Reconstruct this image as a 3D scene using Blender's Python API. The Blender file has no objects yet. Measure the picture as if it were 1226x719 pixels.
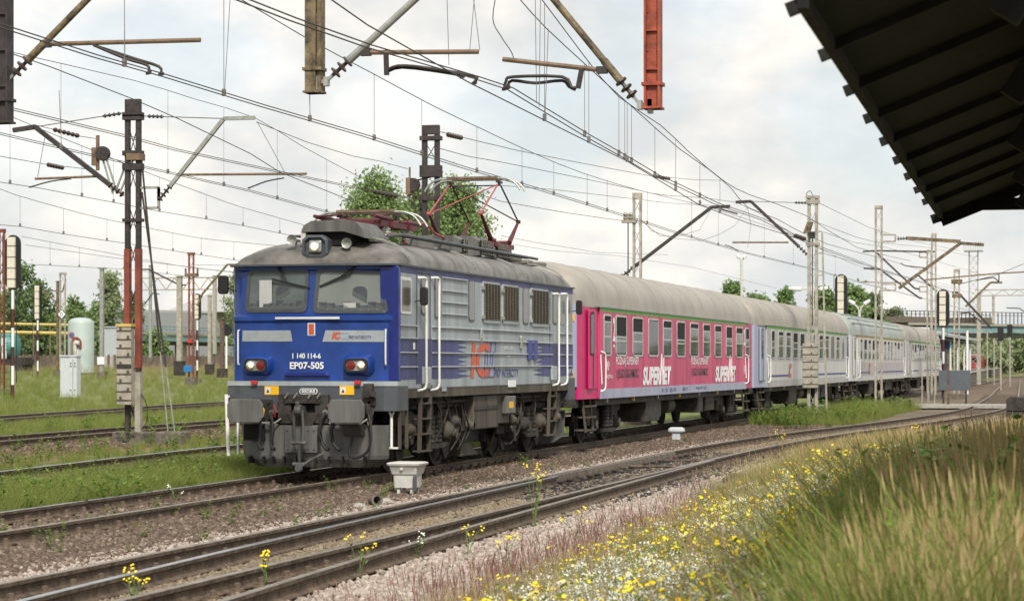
import bpy, bmesh, math, random
import numpy as np
from mathutils import Vector, Matrix, noise as mnoise
R = math.radians
random.seed(7); np.random.seed(7)
SC = bpy.context.scene
COL = SC.collection
# ------------------------------------------------------------------ camera, light
F = 2850.0; HX = 613.0; HY = 434.5; HC = 1.96           # focal length in photo pixels, eye height above ground
AL = math.atan((1338-HX)/F); CA = math.cos(AL); SA = math.sin(AL)
cam = bpy.data.cameras.new('camera'); camo = bpy.data.objects.new('camera', cam); COL.objects.link(camo)
cam.sensor_width = 36.0; cam.lens = F/1226*36.0
cam.shift_y = (HY-359.5)/1226.0
camo.location = (0, 0, HC); camo.rotation_euler = (R(90), 0, AL)
cam.clip_start = 0.5; cam.clip_end = 9000
cam.dof.use_dof = True; cam.dof.focus_distance = 38.0; cam.dof.aperture_fstop = 5.0
SC.camera = camo
SC.view_settings.view_transform = 'Standard'; SC.view_settings.look = 'None'
SC.view_settings.exposure = 0.70; SC.view_settings.gamma = 1.0
SUN_EL, SUN_AZ = R(45), R(156)                           # azimuth from +Y clockwise
world = bpy.data.worlds.new('World'); SC.world = world; world.use_nodes = True
wn = world.node_tree; wn.nodes.clear()
def wnode(t, **k):
    n = wn.nodes.new(t)
    for a, b in k.items(): setattr(n, a, b)
    return n
wo = wnode('ShaderNodeOutputWorld'); mx = wnode('ShaderNodeMixShader')
sky = wnode('ShaderNodeTexSky', sky_type='NISHITA', sun_disc=False)
sky.sun_elevation = SUN_EL; sky.sun_rotation = SUN_AZ; sky.air_density = 1.0; sky.dust_density = 1.5
b1 = wnode('ShaderNodeBackground'); b1.inputs[1].default_value = 0.105
b2 = wnode('ShaderNodeBackground'); b2.inputs[1].default_value = 0.96
tc = wnode('ShaderNodeTexCoord'); mp = wnode('ShaderNodeMapping'); mp.inputs['Scale'].default_value = (1.0, 1.0, 1.75)
mp.inputs['Location'].default_value = (0.35, 0.1, 0.2)
n1 = wnode('ShaderNodeTexNoise'); n1.inputs['Scale'].default_value = 8.5; n1.inputs['Detail'].default_value = 8; n1.inputs['Roughness'].default_value = 0.52
n1.inputs['Distortion'].default_value = 0.25
n2 = wnode('ShaderNodeTexNoise'); n2.inputs['Scale'].default_value = 10.5; n2.inputs['Detail'].default_value = 9; n2.inputs['Roughness'].default_value = 0.55
cr = wnode('ShaderNodeValToRGB'); cr.color_ramp.elements[0].position = 0.40; cr.color_ramp.elements[0].color = (0.485, 0.505, 0.505, 1)
cr.color_ramp.elements[1].position = 0.60; cr.color_ramp.elements[1].color = (0.70, 0.665, 0.62, 1)
e = cr.color_ramp.elements.new(0.50); e.color = (0.575, 0.57, 0.55, 1)
fr = wnode('ShaderNodeValToRGB'); fr.color_ramp.elements[0].position = 0.40; fr.color_ramp.elements[1].position = 0.53
fr.color_ramp.elements[0].color = (0.72, 0.72, 0.72, 1)
L = wn.links.new
L(tc.outputs['Generated'], mp.inputs[0]); L(mp.outputs[0], n1.inputs[0]); L(mp.outputs[0], n2.inputs[0])
L(n2.outputs[0], cr.inputs[0]); L(cr.outputs[0], b2.inputs[0]); L(n1.outputs[0], fr.inputs[0])
# near the horizon the cloud cover is closed
sx = wnode('ShaderNodeSeparateXYZ'); L(tc.outputs['Generated'], sx.inputs[0])
mr = wnode('ShaderNodeMapRange'); mr.inputs['From Min'].default_value = 0.055; mr.inputs['From Max'].default_value = 0.14
mr.inputs['To Min'].default_value = 1.0; mr.inputs['To Max'].default_value = 0.0
L(sx.outputs['Z'], mr.inputs['Value'])
mm = wnode('ShaderNodeMath', operation='MAXIMUM'); L(fr.outputs[0], mm.inputs[0]); L(mr.outputs[0], mm.inputs[1])
L(sky.outputs[0], b1.inputs[0]); L(mm.outputs[0], mx.inputs[0]); L(b1.outputs[0], mx.inputs[1]); L(b2.outputs[0], mx.inputs[2]); L(mx.outputs[0], wo.inputs[0])
sun = bpy.data.lights.new('sun', 'SUN'); suno = bpy.data.objects.new('sun', sun); COL.objects.link(suno)
sun.energy = 2.8; sun.angle = R(9); sun.color = (1.0, 0.95, 0.87)
sd = Vector((math.sin(SUN_AZ)*math.cos(SUN_EL), math.cos(SUN_AZ)*math.cos(SUN_EL), math.sin(SUN_EL)))
suno.rotation_euler = sd.to_track_quat('Z', 'Y').to_euler(); suno.location = (20, -20, 60)
# ------------------------------------------------------------------ placing by measured photo position
def onX(px, py, X):
    k = (px-HX)/F; Y = (-k*X*SA-X*CA)/(SA-k*CA); Z = -X*SA+Y*CA
    return Y, HC-(py-HY)*Z/F
def onY(px, py, Y):
    k = (px-HX)/F; X = (k*Y*CA-Y*SA)/(CA+k*SA); Z = -X*SA+Y*CA
    return X, HC-(py-HY)*Z/F
def at(px, py, Z):
    xr = (px-HX)/F*Z
    return Vector((xr*CA-Z*SA, xr*SA+Z*CA, HC-(py-HY)*Z/F))
def sstep(a, b, x):
    t = min(1, max(0, (x-a)/(b-a))); return t*t*(3-2*t)
def elev(x, y): 
    return 1.15*sstep(-45, -105, x)*(1 if y > 0 else 0)
def G(px, py, h=None):
    z = 0.0 if h is None else h
    for _ in range(30 if h is None else 1):
        Z = F*(HC-z)/(py-HY); p = at(px, py, Z)
        if h is None: z = 0.6*z+0.4*elev(p.x, p.y)
    p.z = z
    return p
# ------------------------------------------------------------------ materials
MC = {}
def mat(name, col, rough=0.6, metal=0.0, var=0.12, vs=6.0, bump=0.0, bs=40.0, col2=None, det=5, emit=None, spec=None, streak=False):
    if name in MC: return MC[name]
    m = bpy.data.materials.new(name); m.use_nodes = True; nt = m.node_tree; n = nt.nodes; p = n['Principled BSDF']
    p.inputs['Roughness'].default_value = rough; p.inputs['Metallic'].default_value = metal
    if spec is not None: p.inputs['Specular IOR Level'].default_value = spec
    c = np.array(col[:3]); c2 = np.array(col2[:3]) if col2 is not None else c*(1-2.2*var)
    if var > 0 or col2 is not None:
        t = n.new('ShaderNodeTexCoord'); no = n.new('ShaderNodeTexNoise'); no.inputs['Scale'].default_value = vs; no.inputs['Detail'].default_value = det
        no.inputs['Roughness'].default_value = 0.62
        src = t.outputs['Object']
        if streak:
            mpn = n.new('ShaderNodeMapping'); mpn.inputs['Scale'].default_value = (1, 1, 0.12); nt.links.new(src, mpn.inputs[0]); src = mpn.outputs[0]
        r = n.new('ShaderNodeValToRGB'); r.color_ramp.elements[0].position = 0.36; r.color_ramp.elements[1].position = 0.66
        r.color_ramp.elements[0].color = (*np.clip(c2, 0, 1), 1); r.color_ramp.elements[1].color = (*np.clip(c*(1+0.25*var), 0, 1), 1)
        nt.links.new(src, no.inputs[0]); nt.links.new(no.outputs[0], r.inputs[0]); nt.links.new(r.outputs[0], p.inputs['Base Color'])
        mr = n.new('ShaderNodeMapRange'); mr.inputs['To Min'].default_value = min(1, rough+0.12); mr.inputs['To Max'].default_value = max(0.02, rough-0.06)
        nt.links.new(no.outputs[0], mr.inputs['Value']); nt.links.new(mr.outputs[0], p.inputs['Roughness'])
        if bump:
            nb = n.new('ShaderNodeTexNoise'); nb.inputs['Scale'].default_value = bs; nb.inputs['Detail'].default_value = 4
            bp = n.new('ShaderNodeBump'); bp.inputs['Strength'].default_value = bump; bp.inputs['Distance'].default_value = 0.02
            nt.links.new(t.outputs['Object'], nb.inputs[0]); nt.links.new(nb.outputs[0], bp.inputs['Height']); nt.links.new(bp.outputs[0], p.inputs['Normal'])
    else: p.inputs['Base Color'].default_value = (*c, 1)
    if emit: p.inputs['Emission Color'].default_value = (*emit[:3], 1); p.inputs['Emission Strength'].default_value = emit[3]
    MC[name] = m; return m
def instmat(name, cols, rough=0.8, trans=0.0, sub=0.33):
    """colour varies per instance/face island"""
    m = bpy.data.materials.new(name); m.use_nodes = True; nt = m.node_tree; n = nt.nodes; p = n['Principled BSDF']
    oi = n.new('ShaderNodeObjectInfo'); r = n.new('ShaderNodeValToRGB')
    gi = n.new('ShaderNodeNewGeometry'); ad = n.new('ShaderNodeMath'); ad.operation = 'MULTIPLY_ADD'; ad.inputs[1].default_value = sub*2
    nt.links.new(gi.outputs['Random Per Island'], ad.inputs[0])
    sb = n.new('ShaderNodeMath'); sb.operation = 'MULTIPLY_ADD'; sb.inputs[1].default_value = 1-sub*2; sb.inputs[2].default_value = 0
    nt.links.new(oi.outputs['Random'], sb.inputs[0]); nt.links.new(sb.outputs[0], ad.inputs[2])
    els = r.color_ramp.elements
    while len(els) < len(cols): els.new(0.5)
    for i, c in enumerate(cols): els[i].position = i/(len(cols)-1); els[i].color = (*c, 1)
    nt.links.new(ad.outputs[0], r.inputs[0]); nt.links.new(r.outputs[0], p.inputs['Base Color'])
    p.inputs['Roughness'].default_value = rough; p.inputs['Specular IOR Level'].default_value = 0.25
    if trans:
        tr = n.new('ShaderNodeBsdfTranslucent'); ms = n.new('ShaderNodeMixShader'); ms.inputs[0].default_value = trans
        nt.links.new(r.outputs[0], tr.inputs[0]); nt.links.new(p.outputs[0], ms.inputs[1]); nt.links.new(tr.outputs[0], ms.inputs[2])
        nt.links.new(ms.outputs[0], n['Material Output'].inputs[0])
    return m
def glassmat(name, tint=(0.3, 0.34, 0.32), alpha=0.5, rough=0.04):
    m = bpy.data.materials.new(name); m.use_nodes = True; nt = m.node_tree; n = nt.nodes; p = n['Principled BSDF']
    p.inputs['Base Color'].default_value = (*tint, 1); p.inputs['Roughness'].default_value = rough; p.inputs['Specular IOR Level'].default_value = 0.8
    tr = n.new('ShaderNodeBsdfTransparent'); ms = n.new('ShaderNodeMixShader'); ms.inputs[0].default_value = alpha
    nt.links.new(tr.outputs[0], ms.inputs[1]); nt.links.new(p.outputs[0], ms.inputs[2]); nt.links.new(ms.outputs[0], n['Material Output'].inputs[0])
    MC[name] = m; return m
# ------------------------------------------------------------------ mesh builder (world coordinates)
class MB:
    def __init__(s): s.v = []; s.f = []; s.m = []
    def add(s, vs, fs, mi=0):
        b = len(s.v); s.v += [tuple(v) for v in vs]; s.f += [tuple(i+b for i in f) for f in fs]; s.m += [mi]*len(fs); return s
    def box(s, x0, x1, y0, y1, z0, z1, mi=0):
        x0, x1 = sorted((x0, x1)); y0, y1 = sorted((y0, y1)); z0, z1 = sorted((z0, z1))
        return s.add([(x0,y0,z0),(x1,y0,z0),(x1,y1,z0),(x0,y1,z0),(x0,y0,z1),(x1,y0,z1),(x1,y1,z1),(x0,y1,z1)],
            [(0,3,2,1),(4,5,6,7),(0,1,5,4),(1,2,6,5),(2,3,7,6),(3,0,4,7)], mi)
    def bar(s, p, q, w, h=None, mi=0, up=(0,0,1)):
        p = Vector(p); q = Vector(q); h = h or w; d = (q-p).normalized(); u = Vector(up)
        if abs(d.dot(u)) > 0.98: u = Vector((0,1,0))
        a = d.cross(u).normalized()*w/2; b = a.cross(d).normalized()*h/2
        vs = [p-a-b, p+a-b, p+a+b, p-a+b, q-a-b, q+a-b, q+a+b, q-a+b]
        return s.add(vs, [(0,1,2,3),(7,6,5,4),(0,4,5,1),(1,5,6,2),(2,6,7,3),(3,7,4,0)], mi)
    def tube(s, pts, r, n=8, mi=0, caps=True, r2=None):
        pts = [Vector(p) for p in pts]; k = len(pts); rings = []; prev = None
        for i, p in enumerate(pts):
            d = (pts[min(i+1, k-1)]-pts[max(i-1, 0)]).normalized()
            u = Vector((0,0,1)) if abs(d.z) < 0.95 else Vector((0,1,0))
            a = d.cross(u).normalized()
            if prev is not None and a.dot(prev) < 0: a = -a
            prev = a; b = d.cross(a)
            rr = r if r2 is None else r+(r2-r)*i/(k-1)
            rings.append([p+a*rr*math.cos(2*math.pi*j/n)+b*rr*math.sin(2*math.pi*j/n) for j in range(n)])
        vs = [v for g in rings for v in g]; fs = []
        for i in range(k-1):
            for j in range(n):
                fs.append((i*n+j, i*n+(j+1)%n, (i+1)*n+(j+1)%n, (i+1)*n+j))
        if caps: fs += [tuple(range(n))[::-1], tuple((k-1)*n+j for j in range(n))]
        return s.add(vs, fs, mi)
    def lathe(s, c, axis, prof, n=16, mi=0):
        """prof: list of (t along axis, radius)"""
        c = Vector(c); d = Vector(axis).normalized(); u = Vector((0,0,1)) if abs(d.z) < 0.9 else Vector((1,0,0))
        a = d.cross(u).normalized(); b = d.cross(a); vs = []; fs = []
        for t, r in prof:
            for j in range(n):
                vs.append(c+d*t+a*r*math.cos(2*math.pi*j/n)+b*r*math.sin(2*math.pi*j/n))
        for i in range(len(prof)-1):
            for j in range(n): fs.append((i*n+j, i*n+(j+1)%n, (i+1)*n+(j+1)%n, (i+1)*n+j))
        fs += [tuple(range(n))[::-1], tuple((len(prof)-1)*n+j for j in range(n))]
        return s.add(vs, fs, mi)
    def prism(s, poly, axis, a, b, mi=0):
        """poly in the plane across axis ('x': (y,z), 'y': (x,z), 'z': (x,y)) from a to b"""
        def P(u, v, t): return {'x': (t,u,v), 'y': (u,t,v), 'z': (u,v,t)}[axis]
        n = len(poly); vs = [P(u,v,a) for u,v in poly]+[P(u,v,b) for u,v in poly]
        return s.add(vs, [tuple(range(n)), tuple(range(2*n-1, n-1, -1))]+[(i, i+n, (i+1)%n+n, (i+1)%n) for i in range(n)], mi)
    def loft(s, rings, mi=0, caps=True, closed=True):
        n = len(rings[0]); vs = [v for g in rings for v in g]; fs = []
        for i in range(len(rings)-1):
            for j in range(n if closed else n-1): fs.append((i*n+j, i*n+(j+1)%n, (i+1)*n+(j+1)%n, (i+1)*n+j))
        if caps: fs += [tuple(range(n))[::-1], tuple((len(rings)-1)*n+j for j in range(n))]
        return s.add(vs, fs, mi)
    def build(s, name, mats, parent=None, smooth=False, bevel=0, label=None, fixn=True):
        me = bpy.data.meshes.new(name); off = Vector((0,0,0))
        if parent is not None:
            off = Vector(parent.location); pp = parent.parent
            while pp is not None: off += Vector(pp.location); pp = pp.parent
        me.from_pydata([tuple(Vector(v)-off) for v in s.v], [], s.f)
        for m in (mats if isinstance(mats, (list, tuple)) else [mats]): me.materials.append(m)
        me.polygons.foreach_set('material_index', s.m)
        if fixn:
            bm = bmesh.new(); bm.from_mesh(me); bmesh.ops.recalc_face_normals(bm, faces=bm.faces); bm.to_mesh(me); bm.free()
        if smooth: smooth_by(me, smooth)
        me.update()
        o = bpy.data.objects.new(name, me); COL.objects.link(o)
        if parent is not None: o.parent = parent
        if bevel:
            b = o.modifiers.new('bevel', 'BEVEL'); b.width = bevel; b.segments = 2; b.limit_method = 'ANGLE'; b.angle_limit = R(40)
        if label: o['label'] = label
        return o
def smooth_by(me, ang):
    me.polygons.foreach_set('use_smooth', [True]*len(me.polygons))
    me.set_sharp_from_angle(angle=R(35 if ang is True else ang))
def thing(name, label, cat, loc, group=None):
    o = bpy.data.objects.new(name, None); COL.objects.link(o); o.location = loc; o.empty_display_size = 0.2
    o['label'] = label; o['category'] = cat
    if group: o['group'] = group
    return o
def tag(o, label, cat, group=None):
    o['label'] = label; o['category'] = cat
    if group: o['group'] = group
    return o
def struct(o): o['kind'] = 'structure'; return o
def stuff(o, label, cat): o['kind'] = 'stuff'; o['label'] = label; o['category'] = cat; return o
def copy_tree(o, parent=None):
    c = o.copy(); COL.objects.link(c); c.parent = parent
    for ch in list(o.children): copy_tree(ch, c)
    return c
def text(s, org, u, v, w, h, name, m, parent, depth=0.004, bold=0.0, shear=0.0, squeeze=True):
    """lettering laid on a plane: org = lower left corner, u / v unit directions, fitted to w x h"""
    cu = bpy.data.curves.new(name, 'FONT'); cu.body = s; cu.offset = bold; cu.shear = shear; cu.resolution_u = 3
    to = bpy.data.objects.new(name, cu); me = bpy.data.meshes.new_from_object(to); bpy.data.objects.remove(to)
    co = np.array([v_.co[:] for v_ in me.vertices]); mn = co.min(0); mxx = co.max(0)
    sx_ = w/(mxx[0]-mn[0]); sy_ = h/(mxx[1]-mn[1])
    if not squeeze: sx_ = sy_
    u = Vector(u); v = Vector(v); nn = u.cross(v); org = Vector(org); off = Vector((0,0,0)); pp = parent
    while pp is not None: off += Vector(pp.location); pp = pp.parent
    for vv in me.vertices:
        x = (vv.co.x-mn[0])*sx_; y = (vv.co.y-mn[1])*sy_
        vv.co = org+u*x+v*y+nn*depth-off
    me.materials.clear(); me.materials.append(m); me.name = name
    o = bpy.data.objects.new(name, me); COL.objects.link(o); o.parent = parent; return o
def rrect(cx, cz, w, h, r, n=4):
    out = []
    for sx_, sz, a0 in ((1,-1,-90),(1,1,0),(-1,1,90),(-1,-1,180)):
        for i in range(n+1):
            a = R(a0+90*i/n); out.append((cx+sx_*(w/2-r)+r*math.cos(a), cz+sz*(h/2-r)+r*math.sin(a)))
    return out
M_ = dict(
 blue=mat('blue_paint', (0.014,0.058,0.285), 0.28, var=0.17, vs=1.8, bump=0.04, bs=3), dblue=mat('deep_blue_paint', (0.009,0.022,0.19), 0.3, var=0.1),
 indigo=mat('weathered_indigo_paint', (0.058,0.066,0.205), 0.5, var=0.16, vs=2.0, streak=True), side=mat('side_grey_paint', (0.36,0.405,0.43), 0.5, var=0.16, vs=3.0, streak=True),
 lgrey=mat('light_grey_paint', (0.36,0.40,0.41), 0.45, var=0.08), dgrey=mat('dark_grey_paint', (0.075,0.082,0.095), 0.5, var=0.12),
 roof=mat('sooty_roof_paint', (0.20,0.185,0.165), 0.42, var=0.28, vs=2.2, bump=0.1, bs=20), croof=mat('coach_roof_paint', (0.335,0.305,0.26), 0.45, var=0.09, vs=1.2, streak=False),
 croof2=mat('green_grey_roof_paint', (0.34,0.38,0.35), 0.5, var=0.12, vs=1.2),
 white=mat('white_paint', (0.72,0.73,0.72), 0.4, var=0.04), rail=mat('handrail_white', (0.78,0.77,0.73), 0.4, var=0.05),
 black=mat('black_rubber', (0.012,0.012,0.013), 0.55, var=0.1), grime=mat('underframe_grime', (0.048,0.040,0.033), 0.75, var=0.3, vs=5, bump=0.3, bs=30),
 grime2=mat('brown_underframe_grime', (0.10,0.082,0.06), 0.75, var=0.25, vs=4, streak=True), steel=mat('worn_steel', (0.33,0.31,0.28), 0.4, 0.7, var=0.2),
 plough=mat('plough_grey_steel', (0.145,0.143,0.135), 0.55, var=0.25, vs=4, streak=True), red=mat('dark_red_oxide', (0.11,0.018,0.022), 0.5, var=0.2), redp=mat('faded_red_tube', (0.42,0.09,0.09), 0.5, var=0.15),
 bred=mat('bright_red', (0.5,0.03,0.02), 0.4, var=0.05), yellow=mat('warning_yellow', (0.85,0.46,0.01), 0.5, var=0.04), orange=mat('logo_orange', (0.60,0.10,0.04), 0.5, var=0.05),
 txtw=mat('lettering_white', (0.8,0.8,0.8), 0.5, var=0), txtb=mat('lettering_indigo', (0.05,0.055,0.2), 0.5, var=0), txtd=mat('lettering_charcoal', (0.045,0.04,0.05), 0.5, var=0),
 brownglass=mat('dusty_brown_glass', (0.11,0.10,0.075), 0.15, var=0.1, spec=0.7), grille=mat('grille_bars', (0.13,0.105,0.075), 0.5, var=0.1), void=mat('dark_opening', (0.006,0.006,0.006), 0.9, var=0),
 pink=mat('crimson_pink_film', (0.60,0.05,0.16), 0.42, var=0.16, vs=2, streak=True), pinkb=mat('magenta_door_paint', (0.52,0.014,0.13), 0.4, var=0.04),
 green=mat('green_stripe', (0.11,0.38,0.05), 0.5, var=0.1), ochre=mat('ochre_stripe', (0.5,0.34,0.08), 0.5, var=0.1), lilac=mat('lilac_grey_paint', (0.36,0.385,0.50), 0.5, var=0.07, vs=3, streak=True),
 plilac=mat('pale_lilac_grey_paint', (0.42,0.415,0.415), 0.5, var=0.08, vs=3, streak=True), cream=mat('grey_white_paint', (0.54,0.535,0.52), 0.5, var=0.06, vs=3, streak=True), dirtycream=mat('rose_grey_paint', (0.44,0.41,0.42), 0.5, var=0.08, vs=3, streak=True),
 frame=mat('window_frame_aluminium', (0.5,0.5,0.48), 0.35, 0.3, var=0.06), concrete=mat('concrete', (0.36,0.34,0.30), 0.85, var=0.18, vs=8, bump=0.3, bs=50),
 dconc=mat('stained_concrete', (0.16,0.135,0.11), 0.9, var=0.25, vs=8, bump=0.4, bs=40), rust=mat('rail_rust', (0.15,0.105,0.07), 0.7, var=0.3, vs=10), rtop=mat('polished_rail_head', (0.42,0.43,0.44), 0.25, 0.85, var=0.12, vs=4),
 rtop2=mat('dull_rail_head', (0.30,0.26,0.21), 0.4, 0.5, var=0.2, vs=4), wood=mat('tarred_timber', (0.038,0.032,0.030), 0.7, var=0.3, vs=7, streak=False), 
 woodb=mat('dusty_brown_timber', (0.15,0.105,0.075), 0.85, var=0.3, vs=7), mastb=mat('dark_brown_steel', (0.045,0.034,0.034), 0.6, var=0.25), mastr=mat('red_oxide_steel', (0.24,0.055,0.03), 0.6, var=0.2, vs=3),
 mastg=mat('pale_khaki_steel', (0.38,0.35,0.29), 0.6, var=0.18, vs=4), masty=mat('khaki_brown_steel', (0.20,0.15,0.08), 0.65, var=0.35, vs=7, bump=.2), postred=mat('orange_red_steel', (0.34,0.065,0.03), 0.55, var=0.25, vs=5, bump=.2), galv=mat('galvanised_steel', (0.40,0.41,0.38), 0.45, 0.5, var=0.15, vs=5),
 arm=mat('brown_register_tube', (0.20,0.13,0.08), 0.6, var=0.2), wire=mat('copper_wire_dark', (0.07,0.068,0.065), 0.5, 0.3, var=0), dropper=mat('dropper_wire', (0.16,0.15,0.14), 0.6, var=0), insul=mat('brown_insulator', (0.05,0.035,0.03), 0.3, var=0), wire2=mat('far_wire', (0.10,0.10,0.10), 0.6, var=0),
 boxg=mat('grey_white_plastic', (0.55,0.54,0.50), 0.5, var=0.07, vs=5), cab=mat('pale_blue_grey_enamel', (0.50,0.53,0.55), 0.5, var=0.05), panelg=mat('sign_back_grey', (0.085,0.10,0.115), 0.5, var=0.06),
 canopy=mat('shaded_canopy_boards', (0.004,0.004,0.004), 0.9, var=0.3), canopyw=mat('shaded_canopy_timber', (0.010,0.009,0.008), 0.85, var=0.3),  # near-black colours carry the shade of the canopy underside
 teal=mat('teal_girder_paint', (0.19,0.30,0.31), 0.6, var=0.1, vs=1), mint=mat('mint_tank_paint', (0.38,0.45,0.42), 0.5, var=0.06, vs=1), dteal=mat('dark_teal_paint', (0.05,0.24,0.22), 0.5, var=0.1), wallg=mat('grey_cladding', (0.27,0.28,0.29), 0.7, var=0.05), roofd=mat('pale_roof_sheet', (0.36,0.36,0.36), 0.7, var=0.08),
 dkred=mat('signal_brown_red', (0.085,0.02,0.02), 0.5, var=0.1), signalw=mat('signal_back_cream', (0.62,0.58,0.48), 0.5, var=0.06), signalk=mat('signal_black', (0.012,0.012,0.012), 0.45, var=0), brick=mat('brown_wall', (0.20,0.15,0.115), 0.85, var=0.2, vs=0.5), bluep=mat('bright_blue_paint', (0.02,0.16,0.42), 0.4, var=0.05), pipey=mat('yellow_pipe_paint', (0.55,0.42,0.12), 0.5, var=0.1),
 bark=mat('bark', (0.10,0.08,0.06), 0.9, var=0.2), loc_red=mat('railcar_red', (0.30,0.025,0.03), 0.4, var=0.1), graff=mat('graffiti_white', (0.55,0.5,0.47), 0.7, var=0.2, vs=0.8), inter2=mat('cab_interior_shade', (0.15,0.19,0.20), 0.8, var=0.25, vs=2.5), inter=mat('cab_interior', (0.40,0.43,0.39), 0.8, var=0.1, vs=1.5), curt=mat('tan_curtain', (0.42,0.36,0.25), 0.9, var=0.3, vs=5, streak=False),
 chrome=mat('reflector', (0.8,0.75,0.68), 0.12, 0.9, var=0), litlamp=mat('lit_lamp', (1,0.85,0.6), 0.4, var=0, emit=(1.0,0.55,0.24,1.5)), redlens=mat('red_lens', (0.16,0.012,0.01), 0.15, var=0), rim=mat('wheel_rim_grey', (0.16,0.14,0.12), 0.5, 0.5, var=0.2),
)
glassmat('windscreen', (0.16,0.19,0.175), 0.42); glassmat('coach_glass', (0.06,0.068,0.06), 0.66)
M_['ws'] = MC['windscreen']; M_['cg'] = MC['coach_glass']
# ------------------------------------------------------------------ tracks: centre lines
def interp(pts, y):
    if y <= pts[0][1]: a, b = pts[0], pts[1]
    elif y >= pts[-1][1]: a, b = pts[-2], pts[-1]
    else:
        for a, b in zip(pts, pts[1:]):
            if a[1] <= y <= b[1]: break
    t = (y-a[1])/(b[1]-a[1]); return a[0]+(b[0]-a[0])*t
def smoothx(pts, y): return sum(interp(pts, y+d) for d in (-4,-2,0,2,4))/5
FG = [(-8.10,8),(-8.13,50),(-7.75,60),(-6.9,68),(-5.95,78),(-5.25,90),(-5.1,100),(-5.9,130),(-10.9,262)]
BR = [(-7.0,12),(-7.38,17),(-7.52,20),(-7.75,27.5),(-7.85,33),(-8.0,40),(-8.1,46)]
TR = [(-12.25,12),(-12.32,24),(-12.45,40),(-12.47,60),(-12.5,170),(-12.9,260)]
TA = [(-16.3,20),(-17.08,34),(-17.98,45),(-18.6,60),(-18.9,80),(-18.9,220)]
TB = [(-24.5,32),(-25.9,52),(-26.8,67),(-27.2,90),(-27.2,230)]
TC = [(-33.0,55),(-36.2,73),(-39.5,99),(-41.5,130),(-42,240)]
TX = [(-1.5,92),(-1.8,110),(-5.2,200),(-7.0,262)]
RAILP = [(-.07,.012),(-.07,.024),(-.012,.04),(-.009,.115),(-.034,.125),(-.036,.158),(-.030,.163),(.030,.163),(.036,.158),(.034,.125),(.009,.115),(.012,.04),(.07,.024),(.07,.012)]
def rail(parent, pts, off, y0, y1, mside, mtop, name='rail', step=1.0, taper=None):
    mb = MB(); n = max(2, int((y1-y0)/step)); rings = []
    for i in range(n+1):
        y = y0+(y1-y0)*i/n; x = smoothx(pts, y)+off
        k = 1.0
        rings.append([(x+a*k, y, b) for a, b in RAILP])
    vs = [v for g in rings for v in g]; k = len(RAILP); fs = []; ms = []
    b0 = len(mb.v)
    for i in range(n):
        for j in range(k):
            mb.f.append((i*k+j, i*k+(j+1)%k, (i+1)*k+(j+1)%k, (i+1)*k+j)); mb.m.append(1 if j in (5,6,7) else 0)
    mb.f += [tuple(range(k))[::-1], tuple(n*k+j for j in range(k))]; mb.m += [0,0]
    mb.v = vs
    return mb.build(name, [mside, mtop], parent, smooth=30)
def sleeper_mesh(kind, L_=2.6, w=.25, clips=True):
    m = MB(); m.box(-L_/2, L_/2, -w/2, w/2, -.09, .012)
    me_o = m.build('sleeper', M_['woodb'] if kind == 'brown' else M_['wood'] if kind == 'tar' else M_['concrete'], None, bevel=0)
    return me_o
def clip_mesh():
    m = MB()
    m.box(-.175, .175, -.085, .085, .010, .0295)
    for s in (-1, 1):
        m.box(s*.075, s*.175, -.08, .08, .028, .034); m.lathe((s*.125,0,.03), (0,0,1), [(0,.05),(.02,.052),(.024,.034),(.065,.03),(.075,.014)], 8)
        m.box(s*.06, s*.14, -.03, .03, .034, .046)
    return m.build('rail_fastening', M_['rust'], None)
_sl = {}
def track(label, pts, y0, y1, kind, tops, group, ys0, ys1, clips_to=60, space=.6, sl=2.6, cat='railway track'):
    x0 = smoothx(pts, y0)
    t = thing('railway_track', label, cat, (x0, y0, 0), group)
    rail(t, pts, -.7525, y0, y1, M_['rust'], tops[0]); rail(t, pts, .7525, y0, y1, M_['rust'], tops[1])
    n = 0; y = ys0; rest = MB()
    while y < ys1:
        x = smoothx(pts, y)
        if n < 100:
            if n == 0 and kind not in _sl:
                _sl[kind] = sleeper_mesh(kind); o = _sl[kind]
            else:
                o = _sl[kind].copy(); COL.objects.link(o)
                for ch in list(o.children): pass
            o.parent = t; o.location = (x-x0+random.uniform(-.03,.03), y-y0+random.uniform(-.03,.03), random.uniform(-.012,0)); o.rotation_euler = (0,0,random.uniform(-.012,.012))
            if y < clips_to:
                for s in (-1, 1):
                    if 'clip' not in _sl: _sl['clip'] = c = clip_mesh()
                    else: c = _sl['clip'].copy(); COL.objects.link(c)
                    c.parent = o; c.location = (s*.7525, 0, 0)
        else: rest.box(x-sl/2, x+sl/2, y-.13, y+.13, -.09, .01)
        n += 1; y += space
    if rest.v:
        o = rest.build('distant_sleepers', M_['woodb'], t); o['kind'] = 'stuff'
    return t
tFG = track('nearest railway track, its rails joined by a switch, curving away to the right', FG, 9, 262, 'tar', (M_['rtop2'], M_['rtop2']), None, 13, 150)
tTR = track('straight railway track that the blue electric locomotive stands on', TR, 10, 262, 'brown', (M_['rtop'], M_['rtop2']), None, 16, 75, 48)
tA = track('overgrown railway track just left of the locomotive, first one beyond the train', TA, 20, 200, 'woodA', (M_['rtop'], M_['rtop']), 'railway tracks in the grass left of the train', 30, 60, 0) if False else None
_sl['brownA'] = None
def track2(label, pts, y0, y1, tops, ys0, ys1):
    return track(label, pts, y0, y1, 'brown', tops, 'railway tracks in the grass left of the train', ys0, ys1, 0)
tA = track2('overgrown railway track first beyond the train, with two shiny rails in grass', TA, 20, 225, (M_['rtop'], M_['rtop']), 30, 66)
tB = track2('brown railway track passing right behind the foundation of the tall brown mast', TB, 32, 225, (M_['rtop2'], M_['rtop2']), 47, 85)
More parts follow.
